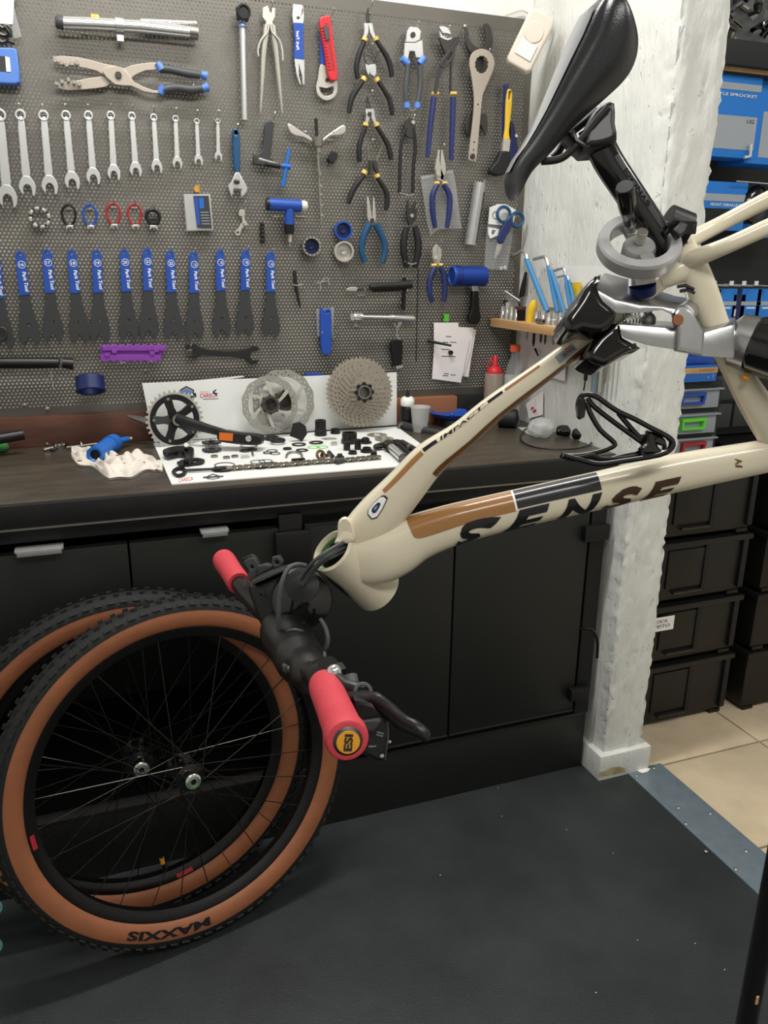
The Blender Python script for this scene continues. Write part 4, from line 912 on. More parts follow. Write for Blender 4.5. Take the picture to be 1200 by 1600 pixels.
for k in range(5):
    a = PI * .5 + 2 * PI * k / 5 + .25
    fx = Matrix.Rotation(a, 4, 'Z')
    part('spider_arm', plate([[(r * .08, -r * .2), (r * .4, -r * .13), (r * .78, -r * .16), (r * .78, r * .16), (r * .4, r * .13), (r * .08, r * .2)]], .007, fr @ fx, .0015), 'dkgrey' if k % 2 else 'black_plastic', t)
    p = fr @ Vector((r * .77 * math.cos(a), r * .77 * math.sin(a), .004))
    part('bolt', MB().lathe([(.0038, 0), (.0038, .003), (0, .0035)], p, fr.to_3x3() @ Vector((0, 0, 1)), 10), 'steel', t)
zx = fr.to_3x3() @ Vector((0, 0, 1))
e0, e1 = c + zx * .012, onY(352, 677, 1.885)
part('crank_arm', MB().tube([e0 + (e0 - e1) * .08, e0, e0.lerp(e1, .3), e0.lerp(e1, .7), e1], [.012, .019, .0155, .0115, .011], 12, up=(0, -.5, 1), r2=[.006, .012, .011, .009, .006]), 'black_matte', t, smooth=60)
part('axle_socket', MB().lathe([(.0085, 0), (.0135, 0), (.0135, .005), (.0085, .005)], e0 + zx * .008, zx, 20, close=True).lathe([(0, .001), (.0085, .001), (.0085, .002), (0, .002)], e0 + zx * .008, zx, 16), 'steel', t)
pc = onY(377, 683, 1.86); S_ = Sp(pc); ax = (onY(405, 684, 1.845) - onY(345, 679, 1.88)).normalized()
up = Vector((0, 0, 1)); fr = frame(pc, ax, Vector((0, .15, 1)))
pd = part('pedal', plate([smooth_poly([(-.052, -.010), (-.030, -.015), (.020, -.016), (.050, -.012), (.052, .006), (.040, .011), (-.010, .012), (-.050, .013)], 2)], .045, fr, .004), 'black_plastic', t)
P0 = fr @ Vector((-.031, 0, .0238))
part('reflector', MB().box(P0, (.032, .003, .018), frame(P0, ax, (0, .15, 1)).to_3x3() @ Matrix(((1, 0, 0), (0, 0, 1), (0, 1, 0)))), 'orange', pd, label='orange pedal reflector')
part('spindle_end', MB().lathe([(.007, 0), (.007, .003), (.004, .004), (0, .003)], fr @ Vector((.022, 0, .022)), fr.to_3x3() @ Vector((0, 0, 1)), 14), 'chrome', pd)
# rotors and cassette
def rotor(cx, cy, rpx, y, label, tilt=.10, yawd=.0):
    c = onY(cx, cy, y); S_ = Sp(c); r = rpx * S_
    t = thing('brake_rotor', label, 'brake disc', (c.x, c.y, c.z - r), 'brake rotors standing on the white sheet')
    fr = frame(c, (1, yawd, 0), (0, tilt, 1))
    out = []
    for k in range(96):
        a = 2 * PI * k / 96; rr = r * (1 - .035 * (1 + math.cos(a * 12)) / 2); out.append((rr * math.cos(a), rr * math.sin(a)))
    holes = [circ(0, 0, r * .76, 48)]
    for k in range(48):
        a = 2 * PI * k / 48; rr = r * (.90 if k % 2 else .825); holes.append(circ(rr * math.cos(a), rr * math.sin(a), r * .026, 7))
    part('braking_band', plate([out] + holes, .0018, fr, 0), 'rotor', t)
    for k in range(6):
        a0 = 2 * PI * k / 6; 
        p = [(r * .26 * math.cos(a0), r * .26 * math.sin(a0)), (r * .5 * math.cos(a0 + .35), r * .5 * math.sin(a0 + .35)), (r * .78 * math.cos(a0 + .52), r * .78 * math.sin(a0 + .52)), (r * .78 * math.cos(a0 + .68), r * .78 * math.sin(a0 + .68)), (r * .48 * math.cos(a0 + .55), r * .48 * math.sin(a0 + .55)), (r * .26 * math.cos(a0 + .35), r * .26 * math.sin(a0 + .35))]
        part('arm', plate([smooth_poly(p, 2)], .002, fr, .0003), 'steel_light', t)
    part('inner_carrier', plate([circ(0, 0, r * .34, 30), circ(0, 0, r * .20, 24)], .004, fr, .0005), 'steel', t)
    n = fr.to_3x3() @ Vector((0, 0, 1))
    part('lockring', MB().lathe([(r * .20, 0), (r * .29, 0), (r * .29, .007), (r * .20, .007)], c + n * .002, n, 24, close=True).lathe([(0, 0), (r * .2, 0)], c + n * .003, n, 20), 'steel_dark', t)
    for k in range(8):
        a = 2 * PI * k / 8; part('lockring_notch', MB().box(fr @ Vector((r * .32 * math.cos(a), r * .32 * math.sin(a), .005)), (.004, .004, .005)), 'steel_dark', t)
    return t
rotor(443, 627, 50, 2.004, 'larger wavy brake disc standing behind the other disc', .14)
rotor(422, 632, 45, 1.984, 'smaller wavy brake disc in front, with dark lockring', .16)
c = onY(562, 613, 1.985); S_ = Sp(c); R_ = 55 * S_
t = thing('cassette', 'large silver twelve-speed sprocket cassette standing against the white sheet', 'cassette', (c.x, c.y, c.z - R_))
fr = frame(c, (1, -.02, 0), (0, .15, 1)); nrm = fr.to_3x3() @ Vector((0, 0, 1))
sizes = [46, 40, 35, 31, 28, 25, 22, 19, 17, 15, 13]
for i, n in enumerate(sizes):
    rr = R_ * .945 * n / 46; rin = R_ * .945 * (sizes[i + 1] / 46) * .97 if i < 9 else R_ * .2
    f2 = fr.copy(); f2.translation = c + nrm * (i * .0038)
    holes = [circ(0, 0, max(rin * .86, R_ * .2), 36)]
    if i < 7:
        m_ = 20 - i * 2
        for k in range(m_):
            a = 2 * PI * (k + .3 * i) / m_; rh = (rr + rin) / 2 * .985; holes.append(circ(rh * math.cos(a), rh * math.sin(a), R_ * .019, 6))
    part('cog', plate([gear(rr, n, R_ * .05)[0]] + holes, .0020, f2, 0), 'cassette', t)
part('carrier', MB().lathe([(R_ * .19, .0), (R_ * .24, .0), (R_ * .24, .043), (R_ * .19, .043)], c, nrm, 24, close=True), 'dkgrey', t)
for k in range(8):
    a = 2 * PI * k / 8; part('lockring_tab', MB().box(c + nrm * .042 + fr.to_3x3() @ Vector((R_ * .235 * math.cos(a), R_ * .235 * math.sin(a), 0)), (.008, .004, .008), Matrix.Rotation(-a, 3, 'Y')), 'black_plastic', t)
part('lockring', MB().torus(c + nrm * .044, nrm, R_ * .17, .0022, 24, 6).lathe([(0, 0), (R_ * .16, 0)], c + nrm * .030, nrm, 20), 'steel', t)
# tabletop rings and spacers
def tring(px, py, rx, label, m, th=.0022, h=None, name='ring', cat='ring', inner=None):
    P = Tp(px, py); S_ = Sp(P); R = rx * S_
    if h is None:
        return solo(name, MB().torus(P + Vector((0, 0, th)), (0, 0, 1), R - th, th, 26, 8), m, label, cat)
    ri = inner if inner is not None else .7
    return solo(name, MB().lathe([(R * ri, 0), (R, 0), (R, h), (R * ri, h)], P, (0, 0, 1), 26, close=True), m, label, cat)
tring(425, 687, 11.5, 'thick black rubber seal ring in front of the brake discs, farther of the pair', 'black_matte', .0045)
tring(434, 693, 12.5, 'thick black rubber seal ring overlapping the front one of the pair near the brake discs', 'black_matte', .0042).location.z += .004
tring(467, 695, 11, 'flat black washer left of the black cylinder cap', 'black_plastic', h=.0022, inner=.72, name='washer', cat='washer')
tring(494, 692, 11, 'flat black washer behind the green rings', 'black_plastic', h=.0022, inner=.6, name='washer', cat='washer')
tring(449, 702, 7, 'small thick black o-ring beside the thin rings', 'black_matte', .002)
tring(472, 704, 9.5, 'flat black washer in front of its twin', 'black_plastic', h=.002, inner=.68, name='washer', cat='washer')
tring(490, 699, 9.5, 'thin green ring, left of the pair', 'green', .0008)
tring(504, 699, 9, 'thin green ring, right of the pair', 'green', .0008)
tring(425, 705, 9, 'thin grey o-ring overlapping two others', 'steel_dark', .001)
tring(430, 709, 8, 'thin grey o-ring, lower one of the three overlapping', 'steel_dark', .0009)
tring(418, 708, 7, 'dark thin o-ring, left one of the three overlapping', 'black_matte', .0011)
tring(383, 705, 8.5, 'dark bearing ring under the spring', 'steel_dark', h=.003, inner=.72)
tring(394, 703, 8, 'small dark bearing ring touching the spring', 'steel_dark', h=.003, inner=.6)
tring(389, 697, 14, 'bright half-moon snap ring', 'chrome', .0016)
tring(351, 727, 16, 'large thin dark wire ring lying over the cage plates', 'black_matte', .0009)
tring(403, 722, 12, 'thin bright wire ring, left one near the chain', 'steel_dark', .0008)
tring(415, 721, 11, 'thin bright wire ring, right one near the chain', 'steel_dark', .0008)
tring(406, 730, 14, 'black o-ring lying against the chain, left one', 'black_matte', .0016)
tring(424, 727, 14, 'black o-ring lying against the chain, right one', 'black_matte', .0018)
for x, y, w_ in ((335, 714, 'leftmost'), (354, 716, 'middle'), (367, 714, 'rightmost')): tring(x, y, 5.5, 'small half-round silver spacer, %s of three' % w_, 'steel', h=.004, inner=.6, name='spacer', cat='spacer')
def ycup(px, py, rx, h, label, m='black_plastic', name='bearing_cup', prof=None, cat='cap'):
    P = Tp(px, py); S_ = Sp(P); R = rx * S_
    prof = prof or [(.0, 0), (1, 0), (1, .35), (.9, .38), (.9, 1), (.65, 1), (.62, .5), (0, .5)]
    return solo(name, MB().lathe([(a * R, b * h) for a, b in prof], P, (0, 0, 1), 24), m, label, cat)
ycup(501, 680, 9.5, .040, 'tall black plastic cylinder cap near the cassette')
ycup(524, 677, 7.8, .012, 'small black stepped cap right of the tall one')
ycup(546, 692, 13, .026, 'wide black bottom bracket cup')
ycup(542, 703, 6, .020, 'narrow black cup in front of the wide one, left of the pair', prof=[(0, 0), (.9, 0), (.9, .9), (1, .92), (1, 1), (.6, 1), (0, .9)])
ycup(559, 702, 6.5, .024, 'narrow black cup in front of the wide one, right of the pair', prof=[(0, 0), (.8, 0), (.8, .85), (1, .88), (1, 1), (.6, 1), (0, .9)])
ycup(571, 692, 10, .014, 'black domed bearing cap by the thin sprockets', prof=[(0, 0), (1, 0), (1, .2), (.7, .3), (.62, .8), (.4, 1), (0, 1)])
ycup(551, 709, 7, .007, 'low black round cap in front of the cups')
ycup(573, 706, 10, .011, 'black stepped cap with raised middle', prof=[(0, 0), (1, 0), (1, .4), (.7, .45), (.65, 1), (.4, 1), (.38, .6), (0, .6)])
ycup(584, 714, 8, .013, 'black top hat shaped cap, frontmost right', prof=[(0, 0), (1, 0), (1, .2), (.66, .25), (.6, 1), (0, 1)])
t = solo('hanger_block', bplate([[(0, 0), (1, 0), (1, 1)]], .01, .001) if False else yplate([smooth_poly([(454, 682), (459, 662), (470, 660), (478, 666), (480, 678), (474, 687), (472, 692), (469, 688), (460, 684)], 1)], Tp(468, 690).y, .010, .001), 'black_matte', 'black angular plastic cover standing left of the tall cap', 'cover')
# cranklet: grey roller, small parts
t = thing('freehub_bearing', 'brown greasy ring with dark core lying before the green rings', 'bearing', Tp(501, 718))
P = Tp(501, 719) + Vector((0, 0, .012)); part('outer_ring', MB().torus(P, (.35, -1, .35), .0095, .0035, 22, 8), 'brown', t)
part('core', MB().tube([P + Vector((.004, .004, -.002)), P + Vector((.020, .012, -.006))], [.006, .004], 10), 'steel_dark', t)
solo('end_plug', MB().tube([Tp(514, 707, .005), Tp(520, 713, .005)], [.0055, .0042], 12), 'steel_dark', 'dark grey threaded end plug lying right of the greasy ring', 'plug')
t = thing('clamp_block', 'dark grey small clamp block with two ears', 'clamp', Tp(531, 720))
part('body', zplate([[(523, 713), (527, 711), (538, 712), (539, 718), (527, 721), (523, 719)]], ZP, .008, .001), 'dkgrey', t); part('ear', MB().box(Tp(531, 711, .012), (.010, .008, .006)), 'dkgrey', t)
solo('black_bar', MB().box(Tp(466, 719, .004), (.030, .010, .008)), 'black_plastic', 'short black bar lying before the chain', 'bar', bevel=.001)
solo('clear_bracket', MB().tube(smooth_poly([tuple(Tp(*p, .003)) for p in ((447, 714), (450, 708), (460, 706), (470, 708), (472, 714))], 3, False), .0025, 8), 'steel', 'thin silver curved bracket before the flat washers', 'bracket')
solo('silver_spacer', MB().box(Tp(522, 693, .004), (.014, .010, .008)), 'steel_light', 'small silver block behind the greasy ring', 'block', bevel=.001)
solo('thin_key', zplate([[(501, 685), (514, 683), (526, 684), (526, 686), (510, 687)]], ZP, .001), 'steel_light', 'thin silver strip lying before the tall black cap', 'strip')
solo('small_screw', MB().tube([Tp(552, 717, .002), Tp(557, 719, .002)], .0015, 6).ball(Tp(551, 716, .003), .003, 8), 'steel', 'tiny silver screw right of the clamp block', 'screw')
t = thing('coil_spring', 'small silver coil spring with a peg below the snap ring', 'spring', Tp(380, 713))
part('coil', MB().tube([Tp(376, 713, .005) + Vector((k * .0006, .004 * math.sin(k * .9), .004 * math.cos(k * .9))) for k in range(34)], .0006, 5), 'steel', t); part('peg', MB().tube([Tp(394, 707, .005), Tp(396, 712, .002)], [.003, .002], 8), 'steel', t)
# jockey wheels
for k, (x, y, dz, lab) in enumerate(((331, 705, 0, 'lower'), (331, 696, .004, 'upper, farther'))):
    P = Tp(x, y); R = 15 * Sp(P); t = thing('pulley_wheel', '%s dark toothed pulley wheel of the derailleur pair' % lab, 'pulley', P, 'derailleur pulley wheels')
    fr = frame(P + Vector((0, 0, .004 + dz)), (1, 0, 0), (0, 1, 0))
    part('toothed_wheel', plate(gear(R * .82, 12, R * .2, R * .2), .004, fr, .0004), 'dkgrey', t)
    part('bushing', MB().lathe([(R * .12, 0), (R * .32, 0), (R * .32, .003), (R * .12, .003)], fr @ Vector((0, 0, .002)), (0, 0, 1), 16, close=True), 'steel_dark', t)
# derailleur
t = thing('rear_derailleur', 'black rear derailleur body lying at the front left of the white sheet', 'derailleur', Tp(290, 712))
part('body', zplate([[(254, 703), (262, 699), (278, 696), (296, 697), (303, 700), (302, 708), (300, 716), (290, 717), (288, 706), (278, 704), (262, 708)]], ZP + .006, .012, .002, 2), 'black_plastic', t)
part('cage_plate', zplate([smooth_poly([(276, 722), (290, 717), (308, 715), (320, 718), (316, 723), (300, 725), (284, 726)], 2), smooth_poly([(294, 720.5), (306, 718), (314, 719), (306, 722), (296, 723)], 1)], ZP + .002, .003, .0004), 'black_plastic', t)
part('knuckle', MB().tube([Tp(291, 699, .02), Tp(291, 695, .035)], [.006, .005], 12), 'steel_light', t)
part('bolt', MB().tube([Tp(295, 708, .012), Tp(296, 715, .012)], .0025, 8), 'steel_light', t)
part('link', MB().tube([Tp(285, 722, .006), Tp(283, 731, .006)], .006, 8), 'black_plastic', t)
t = thing('cage_arm', 'black ring-ended cage arm with long rod in front of the derailleur', 'cage arm', Tp(300, 733))
part('loop', zplate([smooth_poly([(268, 736), (276, 729), (286, 729), (292, 734), (288, 741), (276, 743)], 2), smooth_poly([(273, 736.5), (279, 732), (285, 733), (285, 738), (278, 740)], 2)], ZP, .005, .001), 'black_plastic', t)
part('rod', MB().tube([Tp(289, 735, .005), Tp(330, 733, .005), Tp(345, 732, .005)], [.0035, .003, .0035], 8), 'black_plastic', t)
part('end_loop', zplate([smooth_poly([(330, 731), (345, 728), (362, 728), (366, 731), (358, 735), (336, 736)], 2), smooth_poly([(344, 731.5), (358, 730), (358, 732), (346, 733.5)], 1)], ZP, .003, .0006), 'black_plastic', t)
# chain
t = thing('bike_chain', 'greasy metal bicycle chain laid straight along the front of the white sheet', 'chain', Tp(480, 730))
A_, B_ = Tp(357, 736), Tp(597, 718); n = int((B_ - A_).length / .0127)
dirc = (B_ - A_).normalized(); base_links = []
for k in range(n):
    p = A_ + dirc * (.0127 * (k + .5)) + Vector((0, .0016 * math.sin(k * .55), .0052))
    q = p + dirc * .0127
    if k < 2:
        side = Vector((0, 0, 1)); off = .0042 if k % 2 else .0030
        fr = frame((0, 0, 0), (1, 0, 0), (0, 1, 0)); mb = MB()
        o2 = smooth_poly([(-.0105, 0), (-.0063, .0044), (0, .0026), (.0063, .0044), (.0105, 0), (.0063, -.0044), (0, -.0026), (-.0063, -.0044)], 2)
        for s_ in (-1, 1): plate([[(x * 1.12, y * 1.15) for x, y in o2]], .0012, frame((0, 0, s_ * off), (1, 0, 0), (0, 1, 0)), 0, mb)
        mb.lathe([(.0018, -.005), (.0018, .005)], (.0063, 0, 0), (0, 0, 1), 8); mb.lathe([(.0038, -.0028), (.0038, .0028)], (.0063, 0, 0), (0, 0, 1), 10)
        l = part('chain_link', mb, 'chain' if k % 2 else 'steel', None); base_links.append(l)
        l.data.transform(Matrix.Translation(Vector(l['_o'])))
    else:
        l = base_links[k % 2].copy(); COL.objects.link(l)
    l.parent = t; l.location = p - Vector(t['_o']); l.rotation_euler = (PI / 2 * 0.0 + .35, 0, math.atan2(dirc.y, dirc.x))
# thin sprockets
for k, (x, y, rx) in enumerate(((589, 680, 16), (600, 687, 15), (606, 694, 12))):
    P = Tp(x, y); R = rx * Sp(P); t = thing('thin_sprocket', 'flat loose silver sprocket, %s of three overlapping before the cassette' % ['farthest', 'middle', 'nearest'][k], 'sprocket', P, 'loose sprockets')
    part('toothed_disc', plate(gear(R * .86, 16, R * .14, R * .5), .002, frame(P + Vector((0, 0, .001 + k * .0022)), (1, 0, 0), (0, 1, 0)), .0002), 'cassette', t)
    part('inner_spline', MB().torus(P + Vector((0, 0, .0015 + k * .0022)), (0, 0, 1), R * .52, .0012, 20, 6), 'steel', t)
# pedal axle, black fork tube, tube
t = thing('silver_axle', 'bright steel tube with black collar lying by the cream frame tube', 'axle', Tp(618, 706))
a, b = Tp(609, 697, .012), Tp(630, 716, .012)
part('tube', MB().tube([a, b], .0105, 18, caps=False).tube([b, a], .009, 18), 'chrome', t)
part('collar', MB().tube([a + (a - b) * .12, a + (b - a) * .12], .0135, 16), 'black_plastic', t)
part('bore', MB().tube([b.lerp(a, .02), b], .0088, 16), 'black_matte', t)
t = thing('clamp_lever', 'flat black lever with long slot left of the silver axle', 'lever', Tp(600, 694))
part('slotted_bar', zplate([smooth_poly([(583, 696), (590, 692), (615, 687), (622, 688), (620, 692), (600, 697), (586, 699)], 2), smooth_poly([(589, 695.5), (600, 692.5), (610, 691), (600, 695)], 1)], ZP + .004, .005, .001), 'black_plastic', t)
part('eyelet', MB().torus(Tp(619, 690, .008), (0, 0, 1), .010, .004, 18, 8), 'black_plastic', t)
t = thing('black_pedal_axle', 'long black round rod lying right of the silver axle', 'rod', Tp(645, 705))
part('rod', MB().tube([Tp(628, 692, .009), Tp(662, 712, .009)], .0085, 14), 'black_plastic', t)
part('band', MB().tube([Tp(640, 699, .0095), Tp(643, 701, .0095)], .009, 14), 'steel', t)
part('inner_rod', MB().tube([Tp(622, 694, .008), Tp(648, 716, .008)], .006, 12), 'black_matte', t)
# left crank arm + dark plate
t = thing('crank_arm_left', 'grey-black crank arm resting at the right rear behind the cream tube', 'crank arm', T_(660, 690))
a, b = onY(627, 667, 2.0), onY(705, 682, 1.87)
part('arm', MB().tube([a + (a - b) * .07, a, a.lerp(b, .4), b], [.012, .018, .014, .012], 12, up=(0, -.4, 1), r2=[.006, .011, .011, .009]), 'dkgrey', t, smooth=60)
part('axle_socket', MB().lathe([(.008, 0), (.014, 0), (.014, .004), (.008, .004)], a + Vector((-.002, -.012, 0)), (0, -1, .2), 18, close=True), 'steel', t)
part('axle_bore', MB().lathe([(0, 0), (.009, 0)], a + Vector((-.002, -.0125, 0)), (0, -1, .2), 14), 'steel_dark', t)
t = thing('oily_tray', 'low black oval dish by the crank arm holding a pale ball end', 'dish', T_(690, 692))
part('dish', MB().lathe([(.0, 0), (.03, 0), (.036, .014), (.033, .014), (.028, .003), (0, .003)], T_(683, 700), (0, 0, 1), 24), 'black_plastic', t)
part('ball_end', MB().ball(T_(690, 690, .02), .007, 10), 'white', t)
# bottle, cup, blue dish
t = thing('lube_bottle', 'small black squeeze bottle with white cap and nozzle behind the plastic cup', 'bottle', T_(636, 668))
P = T_(636, 668); S_ = Sp(P)
part('body', MB().lathe([(0, 0), (.019, 0), (.0205, .006), (.0205, .055), (.017, .062), (0, .062)], P, (0, 0, 1), 24), 'black_plastic', t)
part('cap', MB().lathe([(.017, .060), (.019, .064), (.019, .078), (.014, .085), (0, .085)], P, (0, 0, 1), 20), 'white', t)
part('nozzle', MB().lathe([(.006, .084), (.002, .104), (0, .105)], P, (0, 0, 1), 12), 'black_plastic', t)
part('label', MB().box(P + Vector((.010, -.0185, .024)), (.006, .002, .016)), 'white', t)
t = thing('plastic_cup', 'ribbed translucent disposable cup standing before the small black bottle', 'cup', T_(657, 664))
P = T_(656, 674); 
part('cup_wall', MB().lathe([(0, 0), (.019, 0), (.026, .064), (.0275, .0655), (.0275, .068), (.0262, .068), (.0245, .064), (.0178, .002), (0, .002)], P, (0, 0, 1), 28), 'frosted', t)
part('rim', MB().torus(P + Vector((0, 0, .067)), (0, 0, 1), .027, .0012, 28, 6), 'clear_soft', t)
t = thing('blue_dish', 'shiny blue plastic dish with a low centre knob, behind the crank arm', 'dish', T_(700, 672))
P = T_(706, 664); 
part('foot', MB().lathe([(0, 0), (.045, 0), (.040, .018), (0, .018)], P, (0, 0, 1), 28), 'black_plastic', t)
part('bowl', MB().lathe([(0, .018), (.040, .018), (.058, .030), (.064, .037), (.061, .037), (.052, .029), (.02, .024), (0, .024)], P, (0, 0, 1), 36), 'blue', t)
part('knob', MB().lathe([(.006, .024), (.007, .030), (.004, .033), (0, .033)], P, (0, 0, 1), 12), 'blue', t)
part('paint_chip', MB().box(P + Vector((-.01, -.047, .006)), (.006, .001, .003)), 'white', t)
# red-cap squeeze bottle and clear bottle under the shelf
t = thing('squeeze_bottle', 'cloudy squeeze bottle with bright red nozzle cap on a strap', 'bottle', T_(775, 655))
P = Vector((onY(772, 600, 2.03).x, 2.03, ZT)); hb = onY(772, 583, 2.03).z - ZT
part('body', MB().lathe([(0, 0), (.027, 0), (.028, .01), (.027, hb - .004), (.024, hb), (0, hb)], P, (0, 0, 1), 24), 'oilbottle', t)
part('cap', MB().lathe([(.022, hb - .002), (.023, hb + .006), (.018, hb + .014), (.009, hb + .020), (.006, hb + .046), (.003, hb + .050), (0, hb + .050)], P, (0, 0, 1), 20), 'redp', t)
part('cap_strap', MB().tube(smooth_poly([tuple(P + Vector(q)) for q in ((-.020, 0, hb + .006), (-.024, 0, hb + .024), (-.014, 0, hb + .040), (-.003, 0, hb + .042))], 4, False), .0022, 8), 'redp', t)
t = thing('water_bottle', 'clear ribbed plastic bottle with orange screw cap and pale label', 'bottle', T_(800, 655))
P = Vector((onY(802, 600, 1.99).x, 1.99, ZT)); hb = onY(802, 548, 1.99).z - ZT
part('body', MB().lathe([(0, 0), (.024, 0), (.025, .006), (.023, .015), (.025, .03), (.023, .045), (.0255, .07), (.0255, hb * .66), (.020, hb * .80), (.011, hb * .92), (.011, hb), (0, hb)], P, (0, 0, 1), 24), 'clear', t)
part('label', MB().lathe([(.0258, hb * .48), (.0258, hb * .66)], P, (0, 0, 1), 24), 'frosted', t)
part('cap', MB().lathe([(.0, hb - .002), (.0145, hb - .002), (.0145, hb + .014), (.012, hb + .016), (0, hb + .016)], P, (0, 0, 1), 20), 'orange_cap', t)
solo('dark_object', MB().box(onY(745, 648, 2.02), (.055, .05, .05)), 'black_matte', 'black rounded box behind the blue dish, under the papers', 'box', bevel=.012)
# left side: black tube, spray, rag, blue torch, small parts
t = thing('black_tube_left', 'thick black round tube resting on the worktop at the left edge', 'tube', T_(10, 690))
a, b = onY(-40, 692, 1.96), onY(36, 679, 1.99)
part('barrel', MB().tube([a, b], .0125, 18), 'black_plastic', t); part('rim', MB().torus(b, b - a, .0115, .0015, 18, 6), 'dkgrey', t)
part('green_rest', MB().tube([T_(-25, 704, .015), T_(8, 698, .012)], .012, 12), 'green_dk', t)
t = thing('blue_funnel_tool', 'bright blue plastic bottle-like tool lying open end forward beside the rag', 'tool', T_(165, 705))
a, b, c = T_(148, 711, .021), T_(178, 691, .02), T_(200, 686, .018)
part('body', MB().lathe([(.0135, 0), (.0185, 0), (.0185, (b - a).length), (.010, (b - a).length + .006), (.010, .004)], a, b - a, 24, close=True), 'blue_bright', t)
part('shoulder', MB().tube([a.lerp(b, .75), a.lerp(b, 1.0)], [.021, .020], 22), 'blue_bright', t)
part('neck', MB().tube([b, c], [.009, .007], 14), 'blue_bright', t); part('tip', MB().tube([c, c + (c - b) * .25], .0035, 8), 'yellow_soft', t)
part('bore', MB().lathe([(0, .003), (.0135, .003)], a, b - a, 20), 'black_matte', t)
t = thing('pedal_pins', 'small heap of dark greasy bolts and clips on the worktop at the left', 'bolts', T_(100, 694))
random.seed(11)
for k in range(16):
    x, y = random.uniform(74, 118), random.uniform(689, 701); p = T_(x, y, .006); d = Vector((random.uniform(-1, 1), random.uniform(-1, 1), random.uniform(-.1, .3))).normalized() * .011
    part('bolt', MB().tube([p - d, p + d], [.0045, .003], 8), 'steel_dark' if k % 3 else 'steel', t)
t = thing('small_axle', 'thin steel axle with a washer lying behind the blue tool', 'axle', T_(135, 697))
part('rod', MB().tube([T_(104, 699, .006), T_(152, 693, .008)], .0022, 8), 'steel', t); part('washer', MB().lathe([(.003, 0), (.012, 0), (.012, .002), (.003, .002)], T_(127, 697, .011), (1, .1, .1), 18, close=True), 'steel', t)
def rag():
    n, m_ = 46, 26; mb = MB(); v = []
    rnd = np.random.RandomState(5)
    ctrs = [(111, 703), (125, 716), (150, 735), (175, 738), (200, 730), (225, 722), (250, 733)]
    for i in range(n):
        u = i / (n - 1)
        for j in range(m_):
            w_ = j / (m_ - 1)
            px = 112 + u * 142; cy = 709 + 22 * min(1, u * 2.4) - 3 * max(0, u - .5) ; half = (5 + 13 * math.sin(PI * min(1, u * 1.05 + .02)) ** .6)
            lowy = half; py = cy - 4 + (w_ - .45) * 2 * half + 2.5 * math.sin(u * 13 + 1) + (2.5 * math.sin(u * 21) if w_ > .5 else 0)
            edge_ = math.sin(PI * w_) ** .5 * math.sin(PI * min(max(u, .02), .98)) ** .35
            h = .004 + edge_ * (.013 + .008 * math.sin(u * 17 + w_ * 9) + .007 * math.sin(u * 29 - w_ * 14 + 2) + .004 * math.sin(w_ * 31 + u * 11))
            p = onZ(px, py, ZT + .002); v.append((p.x, p.y, ZT + max(h, .0015)))
    f = [(i * m_ + j, i * m_ + j + 1, (i + 1) * m_ + j + 1, (i + 1) * m_ + j) for i in range(n - 1) for j in range(m_ - 1)]
    k = len(v); v += [(a, b, ZT + .0006) for a, b, _ in v]; f += [tuple(q + k for q in g[::-1]) for g in f]
    return MB().add(v, f)
rg = solo('shop_rag', rag(), 'rag', 'crumpled off-white shop rag with reddish brown stains', 'rag', smooth=70)
for k, (x, y, r_) in enumerate(((124, 720, 4), (160, 722, 5), (190, 724, 6), (184, 711, 3.5), (128, 727, 2.5), (222, 716, 2.5), (225, 722, 2), (248, 728, 1.8))):
    P = onZ(x, y, ZT + .016); part('stain', MB().ball(P, r_ * Sp(P), 10, (1, .8, .25)), 'rag_stain', rg)
solo('fallen_blade', MB().tube([onY(200, 650, 2.03), onY(235, 660, 1.99)], [.004, .012], 10), 'steel', 'pale metal rod end showing behind the chainring', 'rod')
solo('blue_strip_top', yplate([[(478, 583), (504, 583), (505, 588), (478, 588)]], yc + .008, .006), 'blue', 'small bright blue strip peeking over the white sheet between discs and cassette', 'strip')
# right rear: bag, cable loop, brake pads, paper, tape wheel
t = thing('plastic_wrap', 'crumpled white translucent plastic bag on the right end of the worktop', 'bag', T_(850, 680))
P = T_(845, 683); v = []; rnd = np.random.RandomState(8); mb = MB().ball((0, 0, 0), 1, 22)
for q in mb.v:
    q = Vector(q); s_ = 1 + .10 * math.sin(q.x * 7 + 1) * math.sin(q.y * 9) + .07 * rnd.rand(); v.append((P.x + q.x * .036 * s_, P.y + q.y * .03 * s_, max(ZT + .001, ZT + .024 + q.z * .026 * s_)))
m2 = MB(); m2.v = v; m2.f = mb.f; part('crumpled_film', m2, 'frosted', t, smooth=20)
part('flat_film', zplate([[(808, 667), (830, 668), (850, 680), (842, 683), (825, 678)]], ZT + .001, .002), 'frosted', t)
t = solo('cable_loop', MB().tube(smooth_poly([tuple(T_(*p, .004)) for p in ((826, 669), (814, 680), (816, 690), (832, 698), (860, 702), (900, 701), (922, 694), (924, 682), (908, 668), (885, 663), (866, 665), (858, 674))], 4, True), .0022, 8), 'black_plastic', 'thin black brake cable coiled in a loop on the worktop', 'cable')
